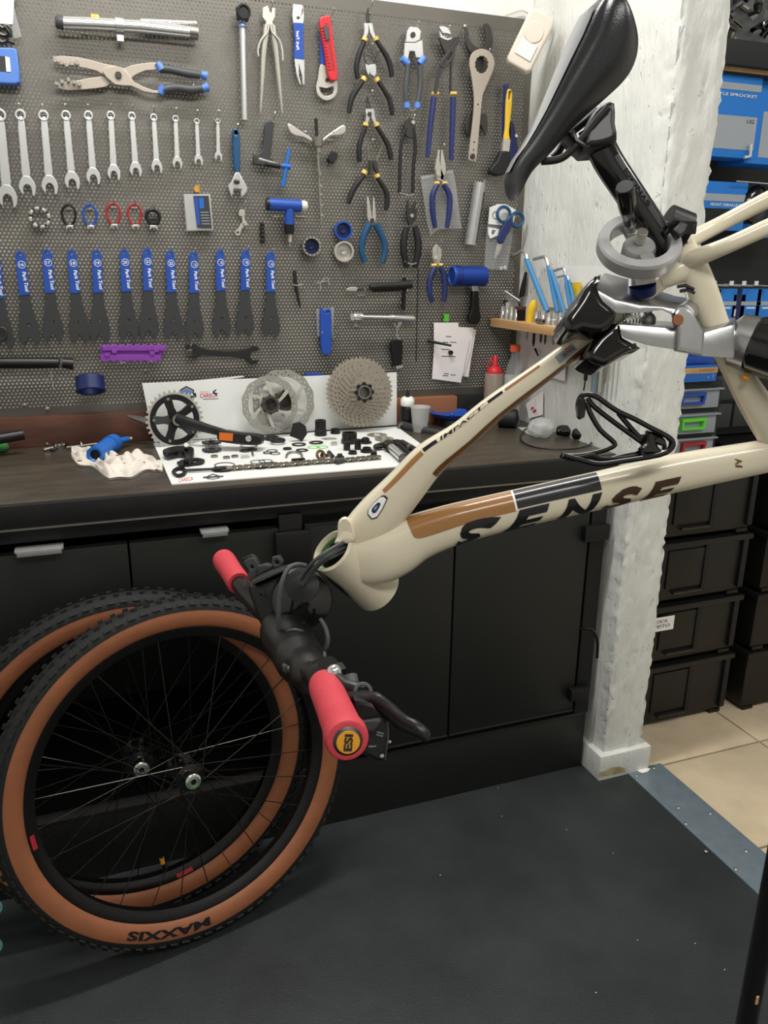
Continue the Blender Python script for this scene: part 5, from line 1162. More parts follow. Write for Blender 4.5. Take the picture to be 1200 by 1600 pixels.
for k, (x, y, w_) in enumerate(((880, 681, 'left'), (905, 686, 'right'))):
    P = T_(x, y); t = thing('brake_pad', 'black glossy moulded block inside the cable loop, %s one' % w_, 'brake part', P, 'black blocks inside the cable loop')
    fr = frame(P + Vector((0, 0, .014)), (1, -.35, 0), (.2, .8, .5))
    part('block', plate([smooth_poly([(-.017, -.012), (.014, -.014), (.019, .002), (.010, .014), (-.012, .013), (-.020, .002)], 2)], .018, fr, .004), 'black_gloss', t)
    part('ring_mark', MB().torus(fr @ Vector((-.004, -.008, .010)), fr.to_3x3() @ Vector((0, 0, 1)), .006, .001, 16, 6), 'grey_plastic', t)
t = thing('black_roll', 'black roll with a round metal hole lying behind the cream tube', 'roll', T_(810, 672))
P = T_(800, 668) + Vector((0, .0, .026)); part('roll', MB().lathe([(0, .0), (.022, 0), (.026, .004), (.026, .05), (0, .05)], P + Vector((.01, -.01, 0)), (-.8, .6, 0), 26), 'black_matte', t)
part('hub', MB().torus(P + Vector((.0115, -.0115, 0)), (-.8, .6, 0), .008, .002, 18, 6), 'steel_dark', t)
t = thing('leaflets', 'crumpled white printed leaflets leaning on the pillar behind the plastic bag', 'papers', onX(835, 630, 1.17))
part('sheet', MB().add([onX(*p, 1.176 - .004 * k) for k, p in enumerate(((849, 610), (848, 648), (826, 654), (822, 631)))], [(0, 1, 2, 3)]), 'paper', t, smooth=0)
part('sheet', MB().add([onX(*p, 1.170) for p in ((836, 622), (840, 646), (828, 652), (821, 632))], [(0, 1, 2, 3)]), 'paper', t, smooth=0)
for k in range(3): part('print_patch', MB().add([onX(a, b, 1.1685) for a, b in ((824 + k * 4, 634 + k * 4), (829 + k * 4, 631 + k * 4), (830 + k * 4, 634 + k * 4), (825 + k * 4, 637 + k * 4))], [(0, 1, 2, 3)]), 'grip_red', t, smooth=0)
# ================================================================ SHELF WITH HEX KEYS ON THE PILLAR'S LEFT FACE
xs0 = 1.085
zs = onX(766, 497, xs0).z; zb = onX(766, 510, xs0).z; ys0 = onX(766, 503, xs0).y; ys1 = onX(905, 528, xs0).y
sh = thing('wall_shelf', 'pale wooden shelf board fixed to the side of the white pillar', 'shelf', (1.13, (ys0 + ys1) / 2, zb))
part('shelf_board', MB().bx(xs0, 1.186, ys1, min(ys0, 2.07), zb, zs), 'wood', sh, bevel=.002)
ys0 = min(ys0, 2.07)
print('shelf', ys0, ys1, zs, zb)
def SH(px, y_or_none=None, dx=.02):
    """point on the shelf top under picture column px, dx behind its front edge"""
    r = ray(px, 500); k = (xs0 + dx) / r.x; return Vector((xs0 + dx, r.y * k, zs))
for k, (x, h, r_, m, w_) in enumerate(((785, .034, .0075, 'chrome', 'at the shelf end'), (792, .046, .0085, 'chrome', 'second from the shelf end, taller'), (799, .036, .008, 'steel_light', 'third from the shelf end'), (806, .030, .0075, 'chrome', 'left of the black holder'), (838, .030, .0075, 'steel_light', 'just right of the yellow tool'), (848, .033, .009, 'chrome', 'below the first blue hex key'), (858, .030, .009, 'steel_light', 'between the first and second blue hex keys'), (866, .031, .0095, 'chrome', 'left below the second blue hex key'), (876, .032, .0095, 'chrome', 'right of the second blue hex key'), (884, .030, .009, 'steel_light', 'last one beside the clamp'))):
    P = SH(x, dx=.022)
    t = thing('socket', 'small chrome socket standing on the pillar shelf, ' + w_, 'socket', P, 'sockets on the pillar shelf')
    part('body', MB().lathe([(0, 0), (r_, 0), (r_, h * .45), (r_ * .86, h * .5), (r_ * .86, h), (r_ * .6, h), (r_ * .55, h * .7), (0, h * .7)], P, (0, 0, 1), 16), m, t)
P = SH(812, dx=.03); t = thing('black_holder', 'small black square socket holder with a brown top', 'holder', P)
part('block', MB().box(P + Vector((0, 0, .014)), (.02, .026, .028)), 'black_plastic', t, bevel=.001); part('rounded_top', MB().box(P + Vector((0, 0, .033)), (.022, .028, .010)), 'wood_red', t, bevel=.003)
P = SH(829, dx=.03); t = thing('yellow_tool', 'yellow plastic grip standing on the shelf among the sockets', 'grip', P)
part('grip', MB().tube([P, P + Vector((.0, -.003, .03)), P + Vector((0, -.010, .046)), P + Vector((0, -.012, .056))], [.0125, .013, .011, .005], 12), 'yellow', t)
P = SH(845, dx=.012); t = thing('lying_socket', 'steel socket lying on its side at the shelf front edge', 'socket', P)
part('tube', MB().lathe([(.004, 0), (.0075, 0), (.0065, .03), (.003, .03)], P + Vector((0, .016, .008)), (0, -1, 0), 16, close=True), 'steel', t); part('mouth', MB().lathe([(0, 0), (.005, 0)], P + Vector((0, .015, .008)), (0, 1, 0), 12), 'black_matte', t)
t = thing('socket_case', 'clear open plastic case with sockets standing at the shelf end', 'case', SH(790, dx=.05))
P = [onX(*p, xs0 + .05) for p in ((780, 497), (783, 465), (790, 455), (808, 468), (812, 500))]
part('side_wall', MB().add(P + [p + Vector((.002, 0, 0)) for p in P], [(0, 1, 2, 3, 4), (9, 8, 7, 6, 5)] + [(i, (i + 1) % 5, 5 + (i + 1) % 5, 5 + i) for i in range(5)]), 'clear_soft', t, smooth=0)
part('edge_strip', MB().tube([tuple(onX(*p, xs0 + .048)) for p in ((780, 497), (783, 465), (790, 455), (812, 470))], .0018, 6), 'white', t)
for y in (472, 482): part('socket_print', MB().box(onX(790, y, xs0 + .047), (.002, .022, .012)), 'decal_black', t)
t = thing('plastic_film', 'crumpled clear plastic film lying behind the yellow grip on the shelf', 'film', SH(825, dx=.07))
part('film', MB().add([onX(*p, 1.16 - .01 * (k % 2)) for k, p in enumerate(((808, 466), (820, 463), (838, 460), (845, 470), (836, 480), (815, 482)))], [(0, 1, 5), (1, 4, 5), (1, 2, 4), (2, 3, 4)]), 'clear_soft', t, smooth=0)
# hex keys
keys = [(((801, 399), (808, 397), (816, 392), (822, 398), (824, 405)), ((822, 404), (855, 487)), 3.0, 'leftmost and largest'), (((834, 405), (845, 402), (852, 402), (856, 412), (857, 420)), ((857, 416), (871, 488)), 2.9, 'second from the left'), (((860, 412), (861, 428)), ((861, 422), (882, 490)), 2.4, 'third from the left, end pointing away'), (((866, 423), (875, 420), (881, 420), (883, 428), (884, 435)), ((884, 430), (891, 482)), 2.3, 'fourth from the left'), (((871, 433), (880, 431), (886, 431), (888, 437), (889, 443)), ((889, 438), (898, 478)), 1.9, 'fifth from the left, thinner'), (((882, 444), (885, 442), (890, 441), (896, 443)), ((884, 446), (889, 478)), 1.4, 'smallest, beside the yellow card')]
for short, long_, r_, w_ in keys:
    P = SH(long_[1][0], dx=.065); x_ = P.x
    S_ = depth(P) / FPX
    t = thing('hex_key', 'bright blue sleeved hex key with bare bent end, ' + w_, 'hex key', P, 'blue hex keys standing on the pillar shelf')
    a, b = onX(*long_[0], x_), onX(*long_[1], x_); b.z = max(b.z, zs + .001)
    part('sleeve', MB().tube([a, b], r_ * S_ * 1.35, 8), 'hexblue', t)
    part('bent_end', MB().tube(smooth_poly([tuple(onX(*p, x_)) for p in short], 3, False) if len(short) > 2 else [onX(*p, x_) for p in short], r_ * S_, 6), 'steel_light', t)
t = thing('yellow_card', 'small yellow tag card behind the clamp beside the hex keys', 'card', onX(895, 455, 1.165))
part('tag', MB().add([onX(*p, 1.165) for p in ((893, 441), (908, 441), (906, 465), (895, 462))] + [onX(*p, 1.168) for p in ((893, 441), (908, 441), (906, 465), (895, 462))], [(0, 1, 2, 3), (7, 6, 5, 4), (0, 1, 5, 4), (1, 2, 6, 5), (2, 3, 7, 6), (3, 0, 4, 7)]), 'yellow', t, smooth=0)
solo('wall_sheet', MB().bx(1.1735, 1.1745, onX(860, 415, 1.174).y, onX(1000, 450, 1.174).y, onX(860, 480, 1.174).z, onX(875, 415, 1.174).z), 'card', 'pale bluish sheet fixed to the pillar side behind the hex keys', 'sheet')
solo('worn_paper', MB().bx(1.1725, 1.1738, onX(812, 560, 1.173).y, onX(885, 560, 1.173).y, onX(820, 580, 1.173).z, zb - .002), 'paper', 'grubby white paper on the pillar side under the shelf', 'paper')
# things hanging under the shelf
for k, (x, y0, y1, r_, m, lab) in enumerate(((836, 520, 545, 2.2, 'black_matte', 'first'), (847, 522, 540, 2, 'steel_dark', 'second'), (854, 523, 542, 1.7, 'steel_dark', 'third'), (867, 524, 542, 2, 'steel', 'fourth'), (880, 526, 534, 2, 'steel_dark', 'fifth'), (825, 515, 532, 1.2, 'steel', 'sixth, thinnest'))):
    q = SH(x, dx=.05); q.z = zb; S_ = depth(q) / FPX; L_ = (y1 - y0) * S_
    solo('screwdriver_shaft', MB().tube([q + Vector((0, 0, .0)), q + Vector((0, 0, -L_ * .75)), q + Vector((0, 0, -L_))], [r_ * S_, r_ * S_, r_ * S_ * .4], 8), m, 'dark screwdriver shaft poking down under the pillar shelf, %s one from the board side' % lab, 'screwdriver', 'screwdriver shafts under the shelf')
solo('hanging_bit', MB().tube([onX(836, 545, 1.16), onX(841, 556, 1.16)], [.0035, .002], 6), 'black_matte', 'small black bit hanging below the shelf tools', 'bit')
for k, (x, y0, y1, r_, m, lab) in enumerate(((934, 545, 622, 5.2, 'galv', 'thick blue-grey bar, leftmost'), (943, 540, 614, 2.6, 'steel_light', 'slim bright rod'), (950, 540, 600, 2.4, 'steel', 'slim grey rod'), (957, 540, 596, 1.8, 'steel_light', 'thin pale rod, rightmost'))):
    q = onX(x, y0, 1.155); e = onX(x, y1, 1.155)
    solo('hanging_bar', MB().tube([Vector((q.x, q.y, q.z + .03)), Vector((q.x, q.y, e.z))], r_ * depth(q) / FPX, 10), m, lab + ' hanging on the pillar side below the clamp', 'bar', 'metal bars hanging on the pillar')
solo('strap_loop', MB().tube([onX(914, 555, 1.15), onX(916, 585, 1.15), onX(912, 610, 1.15)], .002, 6).tube([onX(920, 555, 1.15), onX(916, 585, 1.15)], .002, 6).box(onX(915, 590, 1.15), (.006, .008, .014)), 'black_matte', 'thin black cord strap with a knot hanging on the pillar', 'strap')
# ================================================================ RIGHT-HAND STORAGE
def crate(x0, x1, y0, z0, z1, label, g):
    t = thing('storage_crate', label, 'crate', ((x0 + x1) / 2, y0 + .17, z0), g)
    m = .012
    part('body', MB().bx(x0 + m, x1 - m, y0 + .012, y0 + .36, z0 + .008, z1 - .012), 'crate', t, bevel=.008)
    part('rim', MB().bx(x0, x1, y0, y0 + .37, z1 - .022, z1 - .004), 'crate', t, bevel=.005)
    for k in (.34, .66): 
        xx = x0 + (x1 - x0) * k
    part('rib', MB().bx(x0 + (x1 - x0) * .60, x0 + (x1 - x0) * .64, y0 + .004, y0 + .012, z0 + .03, z1 - .022), 'black_matte', t, bevel=.001)
    part('rib', MB().bx(x1 - .03, x1 - .012, y0 + .004, y0 + .012, z0 + .02, z1 - .022), 'black_matte', t, bevel=.001)
    part('panel', MB().bx(x0 + (x1 - x0) * .30, x0 + (x1 - x0) * .60, y0 + .007, y0 + .012, z0 + .045, z1 - .03), 'crate', t, bevel=.002)
    part('latch_edge', MB().bx(x0 + (x1 - x0) * .36, x0 + (x1 - x0) * .60, y0 - .001, y0 + .012, z0 + .030, z0 + .036), 'steel_dark', t, bevel=.001)
    for xf in (x0 + .02, x1 - .06): part('foot', MB().bx(xf, xf + .04, y0 + .01, y0 + .35, z0, z0 + .010), 'crate', t)
    return t
zz = [0.0, .205, .395, .585, .80]
for k in range(4):
    c_ = crate(1.335, 1.745, 1.65, zz[k], zz[k + 1] - .001, 'black storage crate beside the pillar, ' + ['lowest, on the tiles', 'second from the floor, with a white label', 'third from the floor', 'topmost, under the drawers'][k], 'black crates beside the pillar')
    if k == 1:
        a, b = onY(1000, 960, 1.652), onY(1052, 983, 1.652)
        lb = part('paper_label', MB().bx(1.40, onY(1053, 965, 1.65).x, 1.6475, 1.6495, onY(1040, 984, 1.65).z, onY(1053, 961, 1.65).z), 'white', c_)
        xr = onY(1053, 965, 1.65).x; zt_ = onY(1053, 961, 1.65).z
        lettering('TROCA', (xr - .082, 1.6468, zt_ - .017), (1, 0, 0), (0, 0, 1), .058, .010, 'ink', lb, 'handwriting', .01, .1)
        lettering('DEFEITO', (xr - .092, 1.6468, zt_ - .032), (1, 0, 0), (0, 0, 1), .078, .010, 'ink', lb, 'handwriting', .01, .1)
    crate(1.775, 2.185, 1.63, zz[k], zz[k + 1] - .001, 'black storage crate in the right-hand stack at the frame edge, ' + ['lowest', 'second from the floor', 'third from the floor', 'topmost'][k], 'black crates at the right edge')
# drawer organiser
t = thing('drawer_organiser', 'small organiser tower with pale grey drawers and blue, green and red handles', 'drawers', (1.45, 1.80, .80))
part('casing', MB().bx(1.335, 1.565, 1.66, 1.92, .80, 1.02), 'shelf_dark', t)
for (y0, y1, mt, hm, nm) in ((606, 637, 'blue', 'navy', 'blue'), (645, 676, 'green', 'green_dk', 'green'), (682, 712, 'red', 'redp', 'red')):
    z1_, z0_ = onY(1118, y0, 1.65).z, onY(1112, y1, 1.65).z
    d = part('drawer', MB().bx(1.345, 1.552, 1.652, 1.90, max(z0_, .803), z1_), 'greyplastic', t, bevel=.002)
    zc_ = (max(z0_, .803) + z1_) / 2; xh = onY(1092, (y0 + y1) / 2, 1.65).x
    part('rim', MB().bx(1.34, 1.560, 1.645, 1.66, z1_ - .004, z1_), 'greyplastic', d)
    fr = frame((xh - .015, 1.648, zc_), (1, 0, 0), (0, 0, 1))
    part('handle', plate([smooth_poly([(-.045, -.014), (.030, -.015), (.034, .016), (-.045, .016)], 1), [(-.038, -.008), (.022, -.008), (.024, .007), (-.038, .007)]], .014, fr, .003), mt, d, label=nm + ' handle')
P0 = onY(1100, 606, 1.66)
t = thing('parts_carton', 'blue and tan printed carton lying on top of the drawer organiser', 'carton', (1.46, 1.75, 1.022))
z0_, z1_ = 1.021, onY(1121, 570, 1.65).z
x1_ = onY(1120, 585, 1.65).x
part('carton', MB().bx(1.35, x1_, 1.65, 1.86, z0_, z1_), 'blue_bright', t, bevel=.001)
part('tan_band', MB().bx(1.35, x1_ + .0005, 1.649, 1.655, z0_ + (z1_ - z0_) * .52, z0_ + (z1_ - z0_) * .86), 'wood', t)
lettering('SHIMANO', (x1_ - .060, 1.6485, z0_ + (z1_ - z0_) * .60), (1, 0, 0), (0, 0, 1), .050, .008, 'wood_mid', t)
part('print_mark', MB().bx(x1_ - .016, x1_ - .010, 1.649, 1.6505, z0_ + .008, z0_ + .020).bx(x1_ - .032, x1_ - .022, 1.649, 1.6505, z0_ + .008, z0_ + .014), 'ltblue', t)
solo('blue_box_small', MB().bx(1.40, x1_ + .004, 1.67, 1.86, z1_ + .002, z1_ + .022), 'blue', 'flat blue box lying on the blue and tan carton', 'box', bevel=.001)
# shelving unit behind
t = thing('wall_shelving', 'dark shelving and back panels behind the hanging blue packages', 'shelving', (2.0, 2.03, .8))
part('back_panel', MB().bx(1.315, 2.95, 2.05, 2.083, .02, 2.6), 'shelf_dark', t)
zsh = onY(1160, 107, 1.83).z
part('shelf_board', MB().bx(1.34, 2.9, 1.83, 2.05, zsh - .014, zsh), 'shelf_dark', t)
part('shelf_edge', MB().bx(1.34, 2.9, 1.822, 1.83, zsh - .010, zsh), 'wood', t)
# bins at the back
t = thing('small_parts_bins', 'dark translucent small-parts drawers behind the seat tube', 'parts cabinet', (1.8, 2.0, .8))
part('frame_body', MB().bx(1.60, 2.1, 1.95, 2.048, .80, 1.10), 'crate', t)
for i in range(4):
    for j in range(3): part('bin', MB().bx(1.63 + i * .085, 1.705 + i * .085, 1.935, 1.952, .825 + j * .088, .90 + j * .088), 'bin_dark', t, bevel=.002)
# packages hung / standing
def package(px0, px1, py0, py1, y, label, bands, name='product_box', cat='box', group=None, depth_=.07, text=None, slant=0):
    a, b = onY(px0, py0, y), onY(px1, py1, y); z1_, z0_ = a.z, onY((px0 + px1) / 2, py1, y).z
    t = thing(name, label, cat, ((a.x + b.x) / 2, y, z0_), group)
    part('carton', MB().bx(a.x, b.x, y, y + depth_, z0_, z1_), 'box_blue', t, bevel=.0015)
    H = z1_ - z0_
    for (f0, f1, m, x0, x1) in bands: part('print_panel', MB().bx(a.x + (b.x - a.x) * x0, a.x + (b.x - a.x) * x1, y - .0012, y + .001, z0_ + H * f0, z0_ + H * f1), m, t)
    if text:
        for s, f0, hh, x0, x1, m in text: lettering(s, (a.x + (b.x - a.x) * x0, y - .0016, z0_ + H * f0), (1, 0, 0), (0, 0, 1), (b.x - a.x) * (x1 - x0), H * hh, m, t, bold=.02)
    return t
package(1105, 1176, 108, 246, 1.84, 'tall blue and grey product box standing under the upper shelf, beside the pillar', [(.10, .50, 'box_grey', 0, .985), (.80, .88, 'box_grey', 0, .99)], text=[('BOTTLE SPROCKET', .725, .035, .05, .93, 'white'), ('UG', .42, .05, .80, .93, 'grey_plastic')])
solo('white_clip', MB().tube([onY(1163, 246, 1.83), onY(1172, 244, 1.83), onY(1173, 225, 1.83)], .004, 6), 'white', 'small white plastic hook at the corner of the tall blue box', 'hook')
package(1180, 1240, 120, 258, 1.86, 'large blue box with grey side panel at the right edge, under the upper shelf', [(.08, .62, 'box_grey', .25, .99)], depth_=.10)
package(1100, 1160, 282, 360, 1.90, 'blue hanging package with black window above the seat stays', [(.05, .45, 'black_matte', 0, .7), (.60, .75, 'box_grey', 0, .99)], depth_=.03, text=[('FRONT DERAILLEUR', .50, .06, .2, .9, 'white')])
package(1168, 1230, 300, 372, 1.93, 'blue package partly hidden behind the seat stays at the right edge', [(.3, .7, 'black_matte', 0, .5)], depth_=.03)
t = thing('black_parts_bag', 'black glossy bagged part hanging between the blue packages', 'bag', onY(1178, 320, 1.9))
part('bag', MB().ball(onY(1180, 320, 1.9), .045, 12, (1, .4, 1.2)), 'black_gloss', t); part('hook', MB().tube([onY(1150, 283, 1.88), onY(1200, 287, 1.88)], .002, 6), 'chrome', t)
for k, (x0, x1, m) in enumerate(((1094, 1121, 0), (1122, 1146, 0), (1147, 1160, 1), (1161, 1184, 0), (1185, 1210, 0))):
    if m: 
        t = thing('hanging_pack', 'narrow dark navy hanging package between the blue ones', 'package', onY(x0, 500, 1.88)); a, b = onY(x0, 460, 1.88), onY(x1, 505, 1.88)
        part('packet', MB().bx(a.x, b.x, 1.88, 1.895, b.z, a.z), 'blue_deep', t, bevel=.001); part('print_mark', MB().bx(a.x + .008, a.x + .013, 1.878, 1.881, b.z + .02, b.z + .04), 'white', t)
    else:
        package(x0, x1, 451, 503, 1.88, 'bright blue hanging package, %s in the row right of the pillar' % ['leftmost', 'second from the left', '', 'third from the left', 'last at the frame edge'][k], [(.50, .62, 'box_grey', .0, 1.0), (.40, .45, 'white', .3, .75)], 'hanging_pack', 'package', 'blue packages hanging in a row', .012)
    hk = onY((x0 + x1) / 2, 449, 1.87)
    solo('display_hook', MB().tube([hk + Vector((0, .17, .004)), hk + Vector((0, -.01, .004)), hk + Vector((0, -.02, .014))], .002, 6).box(hk + Vector((0, -.02, .012)), (.014, .002, .012)), 'white', 'white display hook tip over the hanging package, number %s from the pillar' % ORD[k], 'hook', 'display hooks over the blue packages')
t = thing('bagged_parts', 'heap of bagged shiny metal bike parts on the upper shelf at the top right', 'parts', onY(1170, 60, 1.92))
random.seed(7)
for k in range(26):
    p = onY(random.uniform(1135, 1205), random.uniform(-20, 66), 1.90 + random.uniform(-.03, .05)); d = Vector((random.uniform(-1, 1), random.uniform(-.4, .4), random.uniform(-1, 1))).normalized() * random.uniform(.012, .03)
    part('metal_part', MB().tube([p - d, p, p + d + Vector((.006, 0, .004))], random.uniform(.004, .010), 8), random.choice(['steel', 'steel_dark', 'black_gloss', 'black_gloss', 'chrome', 'bin_dark']), t)
c = onY(1172, 30, 1.95); part('plastic_film', MB().ball(c, .10, 16, (1, .4, .9)), 'clear', t)
part('dark_backing', MB().box(c + Vector((.05, .06, -.02)), (.34, .02, .22)), 'black_matte', t)
solo('dark_tray', MB().bx(1.36, 2.5, 1.80, 1.83, onY(1160, 103, 1.82).z - .004, onY(1160, 66, 1.82).z), 'shelf_dark', 'dark tray front standing on the upper shelf below the bagged parts', 'tray', bevel=.002)
# ================================================================ WHEELS
def wheel(c, lean, yaw, label, seed, valve_px=None, logo=False, nsp=28, rot=0):
    c = Vector(c); n = Vector((math.sin(yaw) * math.cos(lean), -math.cos(yaw) * math.cos(lean), math.sin(lean)))
    a = n.cross(Vector((0, 0, 1))).normalized(); b = a.cross(n)
    if b.z < 0: b = -b
    # a x b orientation
    t = thing('bicycle_wheel', label, 'wheel', c - b * .352, 'two bicycle wheels leaning on the cabinet')
    Rm = Matrix((a, b, n)).transposed()
    def W(x, y, z): return c + Rm @ Vector((x, y, z))
    def ring(prof, closed=True, seg=112):
        mb = MB(); v = [W(r * math.cos(2 * PI * k / seg), r * math.sin(2 * PI * k / seg), h) for r, h in prof for k in range(seg)]; m = len(prof)
        f = [(i * seg + k, i * seg + (k + 1) % seg, ((i + 1) % m) * seg + (k + 1) % seg, ((i + 1) % m) * seg + k) for i in range(m if closed else m - 1) for k in range(seg)]
        return mb.add(v, f)
    part('sidewall', ring([(.292, .0165), (.296, .022), (.305, .0262), (.317, .028), (.327, .0265), (.327, -.0265), (.317, -.028), (.305, -.0262), (.296, -.022), (.292, -.0165)]), 'tan', t, smooth=60)
    part('tread_band', ring([(.3265, .0272), (.334, .0265), (.341, .021), (.346, .011), (.3475, 0), (.346, -.011), (.341, -.021), (.334, -.0265), (.3265, -.0272)]), 'tread', t, smooth=60)
    mb = MB(); nk = 92
    for k in range(nk):
        th = 2 * PI * k / nk
        for (zz_, rr, ww, ll, sh_) in ((.0235, .3375, .0065, .013, 0), (-.0235, .3375, .0065, .013, .5), (.0095, .348, .007, .009, .5), (-.0095, .348, .007, .009, 0)):
            th2 = th + sh_ * 2 * PI / nk; tl = .72 * (1 if zz_ > 0 else -1) if rr < .34 else 0
            cR = Matrix((Vector((math.cos(th2) * math.cos(tl), math.sin(th2) * math.cos(tl), math.sin(tl))), Vector((-math.sin(th2), math.cos(th2), 0)), Vector((-math.cos(th2) * math.sin(tl), -math.sin(th2) * math.sin(tl), math.cos(tl))))).transposed()
            mb.box(W(rr * math.cos(th2), rr * math.sin(th2), zz_), (.006, ll, ww), Rm @ cR)
    part('tread_knobs', mb, 'tread', t, kind='stuff', smooth=0)
    part('rim', ring([(.2955, .0155), (.294, .0175), (.289, .0175), (.279, .012), (.2725, .008), (.2715, 0), (.2725, -.008), (.279, -.012), (.289, -.0175), (.294, -.0175), (.2955, -.0155)]), 'rim', t, smooth=50)
    hub = part('hub', MB().lathe([(.008, -.055), (.010, -.050), (.012, -.034), (.026, -.033), (.027, -.029), (.015, -.026), (.012, -.010), (.012, .010), (.015, .022), (.027, .026), (.027, .030), (.014, .032), (.012, .046), (.010, .05), (.0, .05)], c, n, 28), 'black_gloss', t)
    part('end_cap', MB().lathe([(.0055, 0), (.0135, 0), (.0150, .003), (.0150, .007), (.0125, .009), (.0055, .009)], c + n * .044, n, 24, close=True), 'chrome', hub)
    part('seal_ring', MB().torus(c + n * .0535, n, .0105, .0011, 22, 6), 'green_dk', hub)
    part('axle_bore', MB().lathe([(0, 0), (.0056, 0)], c + n * .0515, n, 16), 'black_matte', hub)
    rnd = random.Random(seed)
    for k in range(nsp):
        side = 1 if k % 2 else -1; th = 2 * PI * k / nsp + rot; dl = (.62 if (k // 2) % 2 else -.62)
        h0 = W(.0245 * math.cos(th + dl * 1.9), .0245 * math.sin(th + dl * 1.9), side * .0285); h1 = W(.273 * math.cos(th), .273 * math.sin(th), side * .003)
        sp = part('spoke', MB().tube([h0, h1], .00105, 6), 'spoke', t)
        if k < 0: part('nipple', MB().tube([h1.lerp(h0, .05), h1], .0018, 6), 'rim', sp)
    # valve
    if valve_px is not None:
        va = valve_px; p0, p1 = W(.272 * math.cos(va), .272 * math.sin(va), 0), W(.222 * math.cos(va), .222 * math.sin(va), 0)
        v_ = part('valve', MB().tube([p0, p0.lerp(p1, .8)], .0030, 10), 'black_plastic', t); part('valve_cap', MB().tube([p0.lerp(p1, .35), p0.lerp(p1, .62)], .0048, 10), 'gum_orange', v_, label='yellow valve tag')
    def arctext(s, th0, th1, r0, r1, z0, z1, m, mirror=False, bold=.03, shear=.2):
        v, f = text_geo(s, bold, shear, 3); out = []
        for x, y, _ in v:
            th = th0 + (th1 - th0) * x; r = r0 + (r1 - r0) * y; out.append(W(r * math.cos(th), r * math.sin(th), z0 + (z1 - z0) * y))
        return part('lettering', MB().add(out, f), m, t, smooth=0)
    return t, W, arctext, a, b
def wheel_dir(c, lean, yaw, px, py):
    """angle around a wheel of the rim point seen near a pixel"""
    c = Vector(c); n = Vector((math.sin(yaw) * math.cos(lean), -math.cos(yaw) * math.cos(lean), math.sin(lean)))
    a = n.cross(Vector((0, 0, 1))).normalized(); b = a.cross(n)
    if b.z < 0: b = -b
    r = ray(px, py); P = CP + r * ((c - CP).dot(n) / r.dot(n)) - c
    return math.atan2(P.dot(b), P.dot(a)), math.hypot(P.dot(a), P.dot(b))
cA, lA, yA = (.104, 1.381, .352 * math.cos(.154) + .028 * math.sin(.154)), .154, .204
cB, lB, yB_ = (.022, 1.459, .352 * math.cos(.075) + .028 * math.sin(.075)), .075, .051
vA, _ = wheel_dir(cB, lB, yB_, 265, 1395)
tB, WB, atB, *_ = wheel(cB, lB, yB_, 'rear bicycle wheel with tan sidewall tyre, partly hidden, nearer the cabinet', 2, vA, rot=.1)
tA, WA, atA, *_ = wheel(cA, lA, yA, 'front bicycle wheel with tan sidewall tyre, large black letters at its bottom', 1, None, rot=.37)
th0, r_ = wheel_dir(cA, lA, yA, 324, 1447); th1, _ = wheel_dir(cA, lA, yA, 191, 1456)
print('letters', th0, th1, r_)
if th1 - th0 > PI: th1 -= 2 * PI
if th0 - th1 > PI: th1 += 2 * PI
atA('MAXXIS', th0, th1, .302, .3195, .0270, .0288, 'decal_black', shear=.0, bold=.04)
thr, _ = wheel_dir(cA, lA, yA, 50, 1310); mb = MB()
mb.add([WA(r * math.cos(thr + d), r * math.sin(thr + d), .0183 if r > .285 else .0150) for d in (-.05, -.025, 0, .025, .05) for r in (.2805, .2885)], [(2 * i, 2 * i + 1, 2 * i + 3, 2 * i + 2) for i in range(4)])
part('red_decal', mb, 'red', tA, smooth=0)
thr, _ = wheel_dir(cB, lB, yB_, 300, 1388); mb = MB()
mb.add([WB(r * math.cos(thr + d), r * math.sin(thr + d), .0183 if r > .285 else .0150) for d in (-.06, -.03, 0, .03, .06) for r in (.2805, .2885)], [(2 * i, 2 * i + 1, 2 * i + 3, 2 * i + 2) for i in range(4)])
part('red_decal', mb, 'red', tB, smooth=0)
for k, (x, y) in enumerate(((2, 1420), (2, 1480))):
    P = Q(x - 12, y, 1.35); solo('teal_ring', MB().torus(P, CP - P + Vector((0, 0, .6)), .012, .003, 20, 6).tube([P + Vector((-.01, 0, 0)), P + Vector((-.05, .02, 0))], .003, 6), 'teal', 'dim teal ring at the left edge beside the wheels, %s one' % ['upper', 'lower'][k], 'ring')
